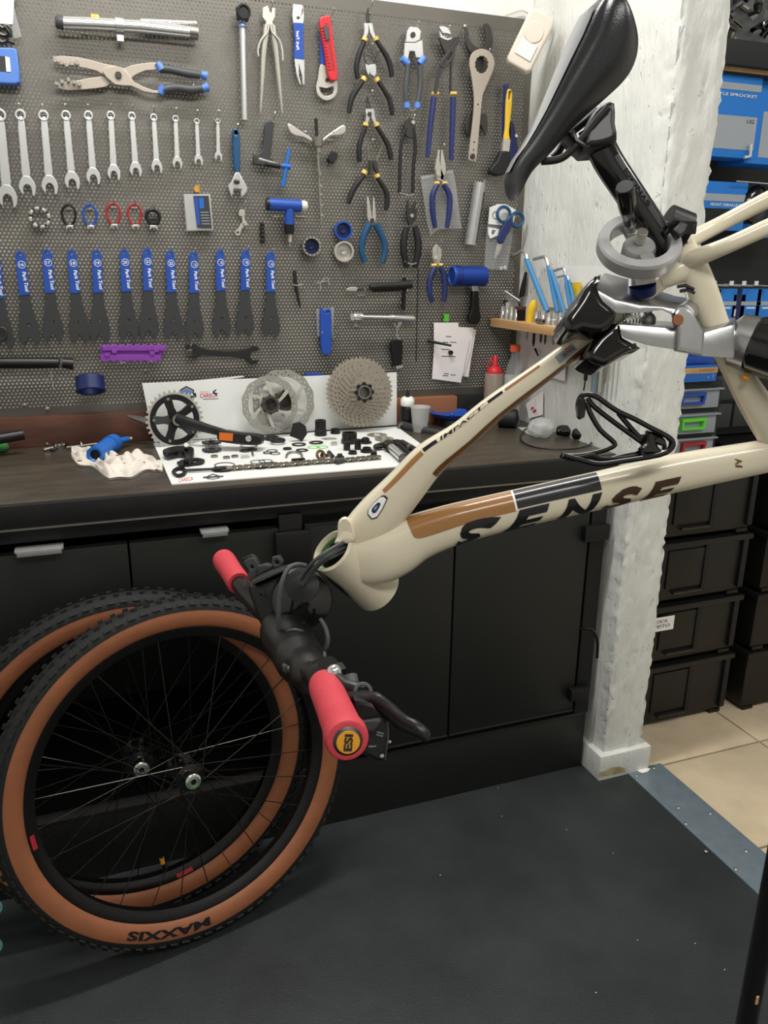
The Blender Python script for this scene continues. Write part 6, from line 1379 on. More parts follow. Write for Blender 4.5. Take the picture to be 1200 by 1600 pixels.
# ================================================================ BICYCLE FRAME
class Tube:
    """swept oval tube in the bike's plane; stations are (px, py, half width px, depth offset m)"""
    def __init__(s, st, d=.86, dr=.8, e=2.3, sub=5, closed_ends=True):
        P = []; 
        for x, y, hw, do in st:
            p = BK(x, y, d + do); P.append((p.x, p.y, p.z, hw * depth(p) / FPX))
        s.st = st; P = smooth_poly(P, sub, False)
        s.c = [Vector(p[:3]) for p in P]; s.hw = [p[3] for p in P]; n = len(P); s.e = e; s.dr = dr
        s.t = [(s.c[min(i + 1, n - 1)] - s.c[max(i - 1, 0)]).normalized() for i in range(n)]
        s.N = -NB   # toward the viewer
        s.S = []
        for t in s.t:
            v = t.cross(s.N); v.normalize(); 
            if v.z < 0: v = -v
            s.S.append(v)
    def sec(s, i, ang, off=0):
        if isinstance(i, float):
            k = min(int(i), len(s.c) - 2); f = i - k
            c, hw, S, t = s.c[k].lerp(s.c[k + 1], f), s.hw[k] * (1 - f) + s.hw[k + 1] * f, s.S[k].lerp(s.S[k + 1], f).normalized(), s.t[k]
        else: c, hw, S, t = s.c[i], s.hw[i], s.S[i], s.t[i]
        N = (s.N - t * s.N.dot(t)).normalized()
        q = 2 / s.e; co, si = math.cos(ang), math.sin(ang)
        return c + S * ((hw + off) * math.copysign(abs(si) ** q, si)) + N * ((hw * s.dr + off) * math.copysign(abs(co) ** q, co))
    def mesh(s, seg=28):
        n = len(s.c); v = [s.sec(i, 2 * PI * k / seg) for i in range(n) for k in range(seg)]
        f = [(i * seg + k, i * seg + (k + 1) % seg, (i + 1) * seg + (k + 1) % seg, (i + 1) * seg + k) for i in range(n - 1) for k in range(seg)]
        f += [tuple(range(seg))[::-1], tuple((n - 1) * seg + k for k in range(seg))]
        return MB().add(v, f)
    def param(s, px, py):
        """(station, angle) of the visible surface point nearest a pixel"""
        best = None
        for ii in range((len(s.c) - 1) * 4 + 1):
            i = ii / 4
            for k in range(-19, 20):
                a = k / 19 * PI * .52; p = s.sec(float(min(i, len(s.c) - 1.001)), a); q = RW.transposed() @ (p - CP); x, y = 600 + FPX * q.x / q.z, 800 + FPX * q.y / q.z
                d = (x - px) ** 2 + (y - py) ** 2
                if best is None or d < best[0]: best = (d, i, a)
        return best[1], best[2]
    def strip(s, st, off=.0005, n=4, sub=3):
        """patch: stations (i, a_low, a_high)"""
        st = smooth_poly(st, sub, False) if sub else st
        v = [s.sec(float(min(max(i, 0), len(s.c) - 1.001)), a0 + (a1 - a0) * k / n, off) for i, a0, a1 in st for k in range(n + 1)]
        f = [(j * (n + 1) + k, j * (n + 1) + k + 1, (j + 1) * (n + 1) + k + 1, (j + 1) * (n + 1) + k) for j in range(len(st) - 1) for k in range(n)]
        return MB().add(v, f)
    def text(s, txt, i0, i1, a0, a1, off=.0008, bold=.0, shear=0, a0e=None, a1e=None):
        v, f = text_geo(txt, bold, shear, 5); a0e = a0 if a0e is None else a0e; a1e = a1 if a1e is None else a1e
        return MB().add([s.sec(float(i0 + (i1 - i0) * x), (a0 + (a0e - a0) * x) * (1 - y) + (a1 + (a1e - a1) * x) * y, off) for x, y, _ in v], f)
bike = thing('mountain_bike', 'cream mountain bike frame with bronze and black bands held nose down in the stand clamp', 'bicycle frame', BK(850, 700))
# head tube
hA, hB = BK(519, 860, .845), BK(590, 919, .885)
hax = (hB - hA).normalized()
Lh = (hB - hA).length
r0, r1 = .0272, .0305
hf = frame(hA, Vector((0, 0, 1)).cross(hax), hax.cross(Vector((0, 0, 1)).cross(hax)))
prof = [(.0225, .004), (r0 - .003, -.002), (r0, .0), (r0 - .001, .012), (r0 - .001, Lh * .5), (r1 - .001, Lh * .85), (r1, Lh), (r1 - .003, Lh + .001), (.024, Lh - .003), (.0225, Lh * .6)]
ht = part('head_tube', MB().lathe(prof, hA, hax, 44, close=True), 'cream', bike, smooth=50)
part('bearing_seat', MB().lathe([(.0224, .0045), (.0224, .007), (.0205, .007), (.0205, .005)], hA, hax, 36, close=True), 'green_dk', ht, label='thin green bearing seat')
part('inner_wall', MB().lathe([(.0221, .010), (.0221, Lh * .6), (.0215, Lh * .6), (.0215, .010)], hA, hax, 30, close=True), 'black_matte', ht)
lip = [BK(530, 838, .848), BK(527, 822, .846), BK(531, 812, .846), BK(539, 810, .846), BK(546, 815, .846), BK(549, 830, .848)]
part('cable_port_lip', cplate([smooth_poly([(522, 850), (527, 838), (527, 822), (530, 812), (538, 807), (546, 811), (551, 822), (556, 842), (545, 850)], 2)], depth(BK(540, 830, .848)) - .012, .024, .006), 'cream', bike, smooth=60)
part('port_face', MB().add([BK(x, y, .8365) for x, y in ((529, 842), (529, 820), (534, 812), (541, 811), (548, 818), (552, 836))] , [(0, 1, 2, 3, 4, 5)]), 'cream', bike, smooth=0)
qn = (hA + hax * Lh * .55)
side = hax.cross(NB).normalized(); 
if side.z > 0: side = -side
part('badge_recess', plate([smooth_poly([(-.022, -.006), (.022, -.007), (.020, .007), (-.018, .006)], 2)], .004, frame(qn + side * (r0 + .0005), hax, NB), .001), 'black_matte', bike)
TT = Tube([(556, 848, 34, .002), (578, 822, 36, .0), (600, 798, 36, 0), (632, 762, 32, 0), (672, 717, 28, 0), (722, 680, 23, 0), (773, 636, 20, 0), (857, 574, 16.5, 0), (940, 509, 14.5, 0), (1045, 430, 14, 0), (1075, 405, 15, 0)], dr=.75, e=2.4)
tt = part('top_tube', TT.mesh(), 'cream', bike, smooth=60)
DT = Tube([(560, 872, 42, .004), (590, 868, 44, .0), (620, 856, 42, 0), (655, 838, 36, 0), (700, 822, 32.5, 0), (740, 811, 31, 0), (850, 785, 29.5, 0), (940, 765, 29.5, 0), (1056, 739, 29.5, 0), (1200, 712, 25.5, 0), (1290, 696, 25, 0)], dr=.85, e=2.6)
dt = part('down_tube', DT.mesh(32), 'cream', bike, smooth=60)
ST = Tube([(1066, 382, 18, 0), (1080, 415, 23, 0), (1098, 460, 24, 0), (1120, 515, 21, 0), (1147, 572, 20, 0), (1180, 630, 24, 0), (1225, 700, 27, 0)], dr=.8, e=2.3)
part('seat_tube', ST.mesh(), 'cream', bike, smooth=60)
part('gusset', Tube([(1030, 440, 13, 0), (1062, 425, 18, 0), (1085, 418, 22, 0)], dr=.9).mesh(), 'cream', bike, smooth=60)
for nm, a, do in (('far', [(1062, 382, 14), (1085, 371, 13), (1130, 348, 12), (1200, 312, 13), (1260, 282, 13)], .035), ('near', [(1072, 408, 17), (1095, 400, 14), (1140, 382, 12.5), (1200, 355, 13), (1260, 330, 13)], -.028)):
    part('seat_stay', Tube([(x, y, h, do * min(1, k / 2)) for k, (x, y, h) in enumerate(a)], dr=1).mesh(20), 'cream', bike, smooth=60)
part('seat_clamp', MB().tube([BK(1040, 349, .86), BK(1072, 362, .86)], .019, 20).box(BK(1068, 356, .845), (.022, .012, .012)), 'black_plastic', bike)
part('clamp_bolt', cplate([[(1052, 358), (1066, 345), (1076, 350), (1073, 362), (1062, 371)]], depth(BK(1065, 357)) - .035, .012, .002), 'black_plastic', bike)
part('stay_logo', MB().tube([BK(1058, 448, .839), BK(1070, 446, .838), BK(1084, 452, .839)], .0018, 6).tube([BK(1062, 455, .839), BK(1075, 453, .838), BK(1085, 458, .839)], .0018, 6), 'decal_black', bike)
for a, b in (((1160, 590), (1168, 592)),): part('cable_guide', MB().tube([BK(*a, .84), BK(*b, .84)], .003, 8), 'gum_orange', bike)
# decals on the top tube
def st(tb, pts): return [tb.param(*p) for p in pts]
def band(tb, lo, hi, m, par, off=.0005, name='decal', n=4):
    L = st(tb, lo); H = st(tb, hi)
    return part(name, tb.strip([((a[0] + b[0]) / 2, a[1], b[1]) for a, b in zip(L, H)], off, n), m, par)
def i_of(tb, x, y): return tb.param(x, y)[0]
band(TT, [(603, 770), (640, 733), (662, 710)], [(597, 766), (634, 728), (657, 704)], 'bronze', tt, name='bronze_stripe')
i0, i1 = i_of(TT, 672, 708), i_of(TT, 788, 615)
part('upper_stripe', TT.strip([(i0 - .5, .62, .92), (i1, .62, .92)], .0004, 3, 6), 'decal_black', tt)
part('upper_stripe', TT.strip([(i0 + 1.4, .62, .90), (i1 - 1.5, .62, .90)], .0008, 3, 6), 'cream', tt)
part('lettering', TT.text('IMPACT', i0 + 1.8, i1 - 1.8, .62, .90, .0011, .02, .2), 'decal_black', tt)
i0, i1 = i_of(TT, 792, 612), i_of(TT, 846, 572)
part('upper_brown_stripe', TT.strip([(i0, .62, .90), (i1, .62, .90)], .0006, 3, 6), 'wood_mid', tt)
i0, i1 = i_of(TT, 690, 740), i_of(TT, 872, 585)
part('lower_stripe', TT.strip([(i0, -.55, -1.35), (i0 + .6, -.42, -1.4), (i1 - .4, -.42, -1.4), (i1, -.6, -1.3)], .0005, 5, 8), 'brown', tt)
i0, i1 = i_of(TT, 882, 570), i_of(TT, 940, 528)
part('lower_stripe', TT.strip([(i0, -.75, -1.3), (i0 + .7, -.35, -1.4), (i1, -.45, -1.4)], .0005, 5, 8), 'brown', tt)
i0 = i_of(TT, 880, 553)
part('label_patch', TT.strip([(i0 - .7, -.15, .55), (i0 + 1.0, -.15, .55)], .0006, 5, 4), 'greyplastic', tt)
part('label_print', TT.text('SENSE', i0 - .2, i0 + .9, .0, .3, .0009, .02), 'decal_black', tt)
part('label_flag', TT.strip([(i0 + .2, .36, .5), (i0 + .8, .36, .5)], .0009, 2, 3), 'redp', tt)
# head crest decal
ia_, ib_ = i_of(TT, 568, 800), i_of(TT, 597, 770); i0 = (ia_ + ib_) / 2; ih_ = (ib_ - ia_) / 2
def crest(k, off, m, nm):
    o = [(-.95, .05), (-.9, .42), (-.55, .62), (.2, .66), (.85, .62), (1.0, .45), (1.0, .2), (.3, .0), (-.5, -.08)]
    cc = (0, .33); pts = [(cc[0] + (x - cc[0]) * k, cc[1] + (y - cc[1]) * k) for x, y in o]
    v = [TT.sec(float(i0 + x * ih_), (y - .33) * .75 + .42, off) for x, y in pts] + [TT.sec(float(i0), .42, off)]
    part(nm, MB().add(v, [(i, (i + 1) % 9, 9) for i in range(9)]), m, tt, smooth=0)
crest(1.0, .0008, 'decal_black', 'crest_outline'); crest(.88, .0011, 'white', 'crest_field'); crest(.45, .0014, 'navy', 'crest_figure'); crest(.18, .0017, 'greyplastic', 'crest_figure')
# decals on the down tube
i0, i1, i2 = i_of(DT, 648, 812), i_of(DT, 804, 780), i_of(DT, 936, 752)
part('bronze_band', DT.strip([(i0 - .6, .62, 1.55), (i0 + .15, .10, 1.55), (i1, .10, 1.55)], .0005, 6, 8), 'bronze', dt)
part('white_line', DT.strip([(i1 - .02, .10, 1.55), (i1 + .10, .10, 1.55)], .0007, 6, 2), 'white', dt)
part('black_band', DT.strip([(i1 + .12, .18, 1.55), (i2, .18, 1.55)], .0005, 6, 8), 'decal_black', dt)
L = [i_of(DT, x, y) for x, y in ((703, 828), (784, 816), (778, 816), (862, 800), (864, 800), (942, 784), (936, 782), (1002, 770), (998, 770), (1064, 757))]
for k, ch in enumerate('SENSE'):
    part('lettering', DT.text(ch, L[2 * k] , L[2 * k + 1], -1.02, .14 - .03 * k, .0008, .045, .45), 'decal_black' if k < 3 else 'decal_brown', dt)
i3 = i_of(DT, 1148, 706); v, f = text_geo('AI', .02, .2, 4)
part('small_mark', MB().add([DT.sec(float(i3 + (y - .5) * .35), .35 - x * .42, .0007) for x, y, _ in v], f), 'brown', dt, smooth=0)
# internal hoses are part of the cockpit; seatpost and saddle
sp = part('seatpost', Tube([(925, 196, 23, 0), (948, 248, 23, 0), (985, 305, 22.5, 0), (1048, 400, 22, 0)], dr=.95, e=2).mesh(24), 'black_gloss', bike, smooth=60)
SPt = Tube([(925, 196, 23, 0), (948, 248, 23, 0), (985, 305, 22.5, 0), (1048, 400, 22, 0)], dr=.95, e=2)
i0, i1 = i_of(SPt, 975, 240), i_of(SPt, 1030, 325)
part('grey_stripe', SPt.strip([(i0 - .5, .20, .62), (i1 + 1, .20, .62)], .0005, 4, 6), 'dkgrey', sp)
part('lettering', SPt.text('SYNCROS', i1 - .5, i0 + 1.6, .58, .24, .0009, .02), 'black_gloss', sp)
part('seatpost_head', cplate([smooth_poly([(917, 196), (928, 172), (945, 158), (962, 158), (963, 190), (966, 215), (945, 226), (923, 229), (910, 226)], 2)], depth(BK(940, 200)) - .018, .036, .006), 'black_plastic', bike)
for pts, do in ((((846, 252), (868, 250), (884, 243), (902, 225), (922, 202), (935, 185), (950, 168)), -.018), (((864, 246), (874, 236), (888, 212), (915, 190), (935, 172)), .022)):
    part('saddle_rail', MB().tube(smooth_poly([tuple(BK(x, y, .86 + do)) for x, y in pts], 3, False), .0036, 10), 'black_matte', bike)
part('rail_clamp', cplate([smooth_poly([(885, 205), (900, 200), (905, 215), (920, 222), (926, 229), (912, 232), (900, 222), (895, 216)], 1)], depth(BK(905, 215)) - .02, .03, .004), 'black_plastic', bike)
# saddle: lofted cross sections; (left edge, right edge) in px, bulging toward the viewer's upper left
secs = [((796, 313), (800, 315), 0), ((788, 296), (814, 304), .004), ((789, 272), (826, 276), .011), ((799, 252), (838, 260), .016), ((812, 233), (862, 240), .019), ((824, 212), (888, 206), .022), ((838, 182), (912, 185), .025), ((852, 148), (934, 165), .028), ((868, 108), (960, 142), .031), ((885, 68), (985, 118), .033), ((896, 44), (998, 86), .034), ((905, 27), (999, 55), .033), ((925, 8), (990, 28), .030), ((942, -4), (972, 2), .02), ((952, -14), (960, -12), .004)]
def saddle():
    n = 25; v = []; inner = []
    for (l, r, h) in secs:
        a, b = BK(*l, .872 - h * .5), BK(*r, .835)
        for k in range(n):
            t = k / (n - 1) * 2 - 1; bul = (1 - abs(t) ** 2.6); ch = .0035 * math.exp(-((t + .30) / .13) ** 2) * min(1, h / .02)
            p = a.lerp(b, (t + 1) / 2) - NB * (h * 1.0 * bul - ch) + Vector((-.35, 0, .45)) * (h * .35 * bul)
            v.append(p)
    m_ = len(secs)
    f = [(i * n + k, i * n + k + 1, (i + 1) * n + k + 1, (i + 1) * n + k) for i in range(m_ - 1) for k in range(n - 1)]
    off = len(v)
    for (l, r, h) in secs:
        a, b = BK(*l, .872 - h * .5), BK(*r, .835)
        for k in range(n):
            t = k / (n - 1) * 2 - 1; bul = (1 - abs(t) ** 2.6); v.append(a.lerp(b, (t + 1) / 2) - NB * (h * .55 * bul) + NB * .006)
    f += [(off + i * n + k, off + (i + 1) * n + k, off + (i + 1) * n + k + 1, off + i * n + k + 1) for i in range(m_ - 1) for k in range(n - 1)]
    for i in range(m_ - 1): f += [(i * n, (i + 1) * n, off + (i + 1) * n, off + i * n), (i * n + n - 1, off + i * n + n - 1, off + (i + 1) * n + n - 1, (i + 1) * n + n - 1)]
    f += [tuple(list(range(n)) + [off + k for k in range(n - 1, -1, -1)]), tuple([(m_ - 1) * n + k for k in range(n - 1, -1, -1)] + [off + (m_ - 1) * n + k for k in range(n)])]
    return MB().add(v, f)
sd = part('saddle', saddle(), 'saddle', bike, smooth=60)
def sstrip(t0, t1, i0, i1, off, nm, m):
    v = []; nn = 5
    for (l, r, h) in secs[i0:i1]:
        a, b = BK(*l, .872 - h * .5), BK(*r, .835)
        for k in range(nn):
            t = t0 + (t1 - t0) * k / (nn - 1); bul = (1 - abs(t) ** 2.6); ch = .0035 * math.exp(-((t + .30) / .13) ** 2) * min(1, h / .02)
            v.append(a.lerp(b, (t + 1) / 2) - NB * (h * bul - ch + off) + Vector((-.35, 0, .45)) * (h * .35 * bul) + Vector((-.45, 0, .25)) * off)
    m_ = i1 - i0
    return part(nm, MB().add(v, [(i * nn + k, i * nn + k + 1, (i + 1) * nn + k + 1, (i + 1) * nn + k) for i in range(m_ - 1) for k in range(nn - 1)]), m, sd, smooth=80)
sstrip(-.98, -.62, 2, 12, .0012, 'painted_highlight', 'saddle_highlight')  # highlight along the left flank, put into the colour as a lighter strip
for o in (sd,):
    md = o.modifiers.new('s', 'SUBSURF'); md.levels = 1; md.render_levels = 2
# bottle cage
def fl(pts, w0=4.2, do=0, m='black_gloss', dd=.82, thick=2.2, sub=3):
    P = smooth_poly([tuple(BK(p[0], p[1], dd + do + (p[2] if len(p) > 2 else 0))) for p in pts], sub, False)
    S_ = depth(P[0]) / FPX
    return MB().tube(P, thick * S_, 10, up=NB, r2=w0 * 1.05 * S_)
cg = part('bottle_cage', fl([(906, 652), (903, 636), (906, 622), (916, 616), (932, 620), (952, 634), (968, 644), (992, 655), (1016, 668), (1036, 678), (1050, 688), (1050, 700), (1030, 711), (970, 721), (935, 725), (905, 718), (880, 711)], 4), 'black_gloss', bike)
for pts, w_ in (([(918, 622), (930, 637), (968, 666), (996, 686), (1010, 698), (1004, 706), (975, 712), (948, 719)], 4), ([(917, 628), (922, 645), (938, 672), (960, 692), (955, 699), (935, 706), (905, 712), (878, 712)], 4), ([(966, 645), (985, 668), (1002, 686), (1014, 694)], 4), ([(1000, 684), (1016, 682), (1024, 676)], 5)):
    part('cage_arm', fl(pts, w_, .012), 'black_gloss', bike)
part('cage_tab', cplate([smooth_poly([(904, 624), (910, 620), (916, 626), (914, 652), (904, 650)], 2)], depth(BK(910, 640)) - .05, .012, .002), 'black_gloss', bike)
part('cage_base', cplate([smooth_poly([(1012, 672), (1034, 672), (1055, 688), (1047, 706), (1024, 712), (1005, 714), (1000, 700), (1010, 690)], 2), smooth_poly([(1026, 682), (1036, 690), (1037, 702), (1030, 698)], 2)], depth(BK(1030, 700)) - .04, .010, .003), 'black_gloss', bike)
part('cage_foot', fl([(876, 711), (892, 716), (905, 716), (925, 712), (940, 718), (980, 716), (1030, 706)], 4.5, .01), 'black_plastic', bike)
# ================================================================ COCKPIT HANGING ON ITS HOSES
ck = thing('handlebar', 'black one-piece mountain bike handlebar and stem with red foam grips hanging on its hoses', 'handlebar', Q(450, 960, .95))
g0, g1 = Q(543, 1157, .62), Q(507, 1070, .755)
ax = (g1 - g0).normalized(); Lg = (g1 - g0).length
part('grip', MB().lathe([(.0125, -.0015), (.0160, 0), (.0175, .004), (.0178, .012), (.0163, .022), (.0158, Lg * .5), (.0160, Lg * .9), (.0150, Lg), (.010, Lg + .001)], g0, ax, 32), 'grip_red', ck, label='red foam grip nearest the viewer')
ec = part('end_plug', MB().lathe([(0, -.0035), (.0095, -.0035), (.0105, -.0025), (.0125, -.001), (.0125, .002)][::-1], g0, ax, 28), 'steel_dark', ck)
part('plug_face', MB().lathe([(0, -.0042), (.0092, -.0038), (.0095, -.003)][::-1], g0, ax, 28), 'gum_orange', ec, label='yellow round sticker')
u_ = (Q(536, 1130, .62) - Q(538, 1165, .62)); vv = (ax.cross(u_)).normalized()
bx_ = (Q(536, 1145, .62) - Q(534, 1175, .62)); bx_ = (bx_ - ax * bx_.dot(ax)).normalized(); by_ = ax.cross(bx_).normalized()
if by_.dot(mr) > 0: by_ = -by_
lettering('ESI', g0 - ax * .0046 - bx_ * .0068 - by_ * .0034, bx_, by_, .0136, .0068, 'decal_black', ec, bold=.04)
h0, h1 = Q(349, 874, 1.20), Q(374, 912, 1.10)
ax2 = (h1 - h0).normalized(); L2 = (h1 - h0).length
part('grip', MB().lathe([(.0, -.002), (.0125, -.002), (.0165, .002), (.0170, .01), (.0160, L2 * .5), (.0165, L2 * .93), (.0155, L2), (.009, L2)], h0, ax2, 28), 'grip_red', ck, label='red foam grip farther from the viewer')
bar = [h1 - ax2 * .01, Q(383, 926, 1.07), Q(400, 945, 1.02), Q(430, 975, .95), Q(465, 1030, .84), Q(500, 1062, .77), g1]
part('bar', MB().tube(smooth_poly([tuple(p) for p in bar], 4, False), .0115, 16), 'black_plastic', ck)
part('stem_body', cplate([smooth_poly([(386, 912), (400, 902), (443, 886), (462, 890), (480, 905), (492, 935), (484, 975), (470, 1005), (452, 1020), (430, 1024), (412, 1000), (396, 962), (384, 925)], 3)], .93, .075, .022), 'black_plastic', ck, smooth=60)
part('stem_cover', MB().lathe([(0, -.020), (.018, -.019), (.030, -.012), (.036, 0), (.034, .012), (.020, .018), (0, .02)], Q(472, 935, .93), (-.25, -.9, .25), 32), 'black_gloss', ck)
part('steerer_cap', MB().lathe([(0, -.012), (.014, -.010), (.019, -.004), (.020, .004), (0, .01)], Q(473, 915, .905), (-.4, -.8, .5), 24), 'black_matte', ck)
part('stem_neck', MB().tube(smooth_poly([tuple(q) for q in (Q(445, 985, .94), Q(462, 1020, .88), Q(478, 1042, .83), Q(495, 1062, .79))], 4, False), [.030] * 3 + [.027] * 4 + [.021] * 4 + [.016] * 2, 18), 'black_plastic', ck, smooth=60)
part('face_plate', cplate([[(393, 908), (443, 888), (445, 892), (395, 914)]], .925, .03, .001), 'dkgrey', ck)
part('lever_clamp', cplate([smooth_poly([(380, 878), (388, 872), (398, 870), (404, 882), (402, 900), (392, 908), (386, 905), (388, 890)], 1), circ(402 - 8, 886, 2.2, 8)], 1.03, .02, .002), 'dkgrey', ck)
part('lever_clamp', cplate([smooth_poly([(425, 870), (436, 868), (441, 878), (438, 886), (428, 888), (424, 880)], 1), circ(433, 879, 3, 10)], 1.0, .02, .002), 'dkgrey', ck)
part('brake_reservoir', cplate([[(402, 884), (416, 880), (426, 884), (424, 890), (404, 898)]], 1.01, .018, .003), 'dkgrey', ck)
part('shift_paddle', cplate([smooth_poly([(378, 872), (392, 866), (398, 868), (404, 880), (398, 880), (390, 874), (382, 880)], 1)], 1.05, .012, .002), 'black_matte', ck)
part('far_lever', cplate([smooth_poly([(379, 906), (384, 903), (386, 918), (385, 932), (381, 933)], 1)], 1.06, .010, .002), 'grey_plastic', ck)
part('bar_mount', cplate([[(440, 1040), (480, 1034), (484, 1046), (446, 1054), (441, 1050)]], .82, .025, .003), 'dkgrey', ck)
part('mount_screw', MB().tube([Q(450, 1046, .815), Q(479, 1040, .815)], .0035, 10), 'grey_plastic', ck)
part('stack_clamp', cplate([smooth_poly([(425, 1004), (440, 998), (462, 984), (474, 972), (482, 982), (470, 994), (455, 1008), (438, 1020), (430, 1024)], 1)], .90, .02, .003), 'dkgrey', ck)
part('near_clamp', MB().tube([Q(500, 1056, .775), Q(516, 1050, .765)], .016, 18).box(Q(524, 1052, .77), (.018, .014, .014)), 'black_plastic', ck)
part('clamp_bolt', MB().ball(Q(522, 1050, .745), .0075, 12), 'chrome', ck)
part('near_reservoir', MB().tube([Q(520, 1062, .75), Q(545, 1080, .73), Q(578, 1084, .72)], [.010, .012, .007], 14, r2=[.008, .010, .006]), 'black_plastic', ck)
part('bleed_port', MB().tube([Q(547, 1056, .735), Q(550, 1072, .73)], .007, 12), 'grey_plastic', ck)
part('reservoir_cap', MB().torus(Q(567, 1081, .715), (-.2, -.8, .5), .007, .002, 16, 6), 'grey_plastic', ck)
part('brake_lever', MB().tube(smooth_poly([tuple(q) for q in (Q(545, 1090, .72), Q(580, 1092, .70), Q(600, 1104, .69), (Q(630, 1130, .68)), Q(655, 1142, .67), Q(668, 1152, .67))], 3, False), [.006] * 4 + [.0085] * 8 + [.007, .006, .005, .0035], 12, r2=[.008] * 4 + [.006] * 12), 'black_plastic', ck)
part('shifter', cplate([smooth_poly([(552, 1092), (585, 1098), (606, 1120), (608, 1150), (603, 1190), (590, 1192), (560, 1176), (556, 1140)], 1)], .69, .030, .004), 'black_plastic', ck)
part('shifter_arm', cplate([[(566, 1128), (594, 1123), (597, 1127), (584, 1144), (574, 1144)]], .682, .008, .002), 'dkgrey', ck)
def camtext(s, px, py, wpx, hpx, zc, m, par, rot=0):
    v, f = text_geo(s, .02); o = Q(px, py, zc); x_ = (mr * math.cos(rot) + mu * math.sin(rot)); y_ = (mu * math.cos(rot) - mr * math.sin(rot)); S_ = zc / FPX
    return part('lettering', MB().add([o + x_ * (a * wpx * S_) + y_ * (b * hpx * S_) for a, b, _ in v], f), m, par, smooth=0)
camtext('REMOTE', 589, 1145, 11, 2.6, .6895, 'greyplastic', ck, -.25); camtext('LOCK', 588, 1149, 11, 2.6, .6895, 'greyplastic', ck, -.25)
camtext('SHIMANO', 576, 1168, 12, 3, .6895, 'greyplastic', ck, .05)
part('shifter_bolt', MB().ball(Q(597, 1181, .687), .002, 8).ball(Q(609, 1159, .687), .0015, 8), 'spanner', ck)
for nm, pts, r_ in (('hose', [(546, 845, .90), (528, 852, .875), (505, 866, .865), (490, 878, .87), (478, 893, .885), (470, 905, .895)], .0023),
                    ('hose', [(545, 852, .90), (526, 861, .877), (508, 871, .87), (492, 886, .875), (482, 898, .885), (476, 910, .895)], .0023),
                    ('hose', [(544, 858, .90), (524, 868, .88), (507, 876, .875), (490, 892, .88), (480, 905, .888), (474, 915, .895)], .0021),
                    ('hose', [(478, 884, .89), (465, 882, .885), (451, 888, .88), (441, 908, .875), (436, 935, .875), (435, 965, .88), (437, 992, .89), (440, 1012, .90)], .0027),
                    ('hose', [(501, 968, .90), (508, 980, .89), (512, 995, .885), (510, 1010, .885), (503, 1018, .89), (494, 1020, .895)], .0027),
                    ('hose', [(486, 998, .88), (491, 1008, .88), (494, 1018, .885)], .002),
                    ('hose', [(438, 1024, .88), (450, 1014, .87), (460, 1006, .868), (472, 1004, .87)], .0023),
                    ('hose', [(440, 994, .885), (450, 986, .875), (462, 984, .87), (473, 987, .875)], .0018),
                    ('hose', [(446, 1003, .88), (456, 997, .872), (466, 996, .875)], .0018),
                    ('hose', [(507, 1020, .84), (508, 1035, .82), (507, 1050, .80)], .0018)):
    part(nm, MB().tube(smooth_poly([tuple(Q(*p)) for p in pts], 4, False), r_, 10), 'grey_plastic', ck)
# ================================================================ REPAIR STAND CLAMP
stn = thing('repair_stand', 'aluminium repair stand clamp with round handwheel, black rubber jaws and black pole', 'repair stand', (1.0, .8, 0))
def dz(px, py, d): return depth(BK(px, py, d))
def prism(sts, zf, zb):
    v = []
    for ft, fb, bt2 in sts:
        a, b_, c_ = Q(*ft, zf), Q(*fb, zf), Q(*bt2, zb); v += [a, b_, c_ + (b_ - a), c_]
    m_ = len(sts); f = [(4 * i + k, 4 * i + (k + 1) % 4, 4 * i + 4 + (k + 1) % 4, 4 * i + 4 + k) for i in range(m_ - 1) for k in range(4)] + [(3, 2, 1, 0), tuple(4 * (m_ - 1) + k for k in range(4))]
    return MB().add(v, f)
za = dz(1000, 460, .86)
part('upper_arm', prism([((922, 446), (932, 470), (944, 425)), ((962, 467), (964, 490), (985, 436)), ((1000, 476), (1000, 490), (1025, 452)), ((1036, 478), (1034, 485), (1056, 462)), ((1058, 482), (1060, 498), (1078, 465)), ((1072, 486), (1074, 502), (1090, 468))], za - .022, za + .026), 'alu_pol', stn, bevel=.0035, smooth=35)
part('lower_arm', prism([((966, 506), (972, 528), (978, 498)), ((1010, 509), (1012, 540), (1020, 500)), ((1055, 513), (1058, 548), (1066, 503)), ((1100, 519), (1100, 558), (1112, 503)), ((1148, 506), (1148, 561), (1150, 494))], za - .024, za + .026), 'alu_pol', stn, bevel=.0035, smooth=35)
part('cheek', cplate([smooth_poly([(1054, 488), (1060, 480), (1070, 478), (1081, 485), (1103, 517), (1099, 553), (1058, 546), (1059, 515)], 1)], dz(1080, 510, .86) - .040, .012, .003), 'alu_pol', stn)
part('cheek', cplate([smooth_poly([(1087, 468), (1095, 463), (1105, 465), (1133, 502), (1116, 510), (1100, 485)], 1)], dz(1100, 490, .86) + .028, .012, .003), 'alu_pol', stn)
a, b = BK(1068, 492, .835), BK(1092, 474, .90)
part('hinge_pin', MB().tube([a, b], .0105, 18), 'alu_pol', stn); part('pin_head', MB().lathe([(0, -.002), (.005, -.002), (.006, 0)][::-1], BK(1059, 500, .82), NB, 14), 'wood_mid', stn)
part('jaw_pad', cplate([smooth_poly([(942, 425), (920, 440), (905, 465), (893, 482), (884, 497), (886, 514), (897, 521), (911, 515), (934, 519), (953, 511), (966, 488), (945, 468), (936, 448)], 2)], dz(920, 480, .86) - .038, .065, .007), 'black_gloss', stn, smooth=60)
part('jaw_pad', cplate([smooth_poly([(968, 500), (950, 512), (934, 526), (918, 550), (920, 561), (932, 568), (947, 571), (966, 560), (985, 549), (1004, 542), (975, 526)], 2)], dz(950, 540, .86) - .038, .065, .007), 'black_gloss', stn, smooth=60)
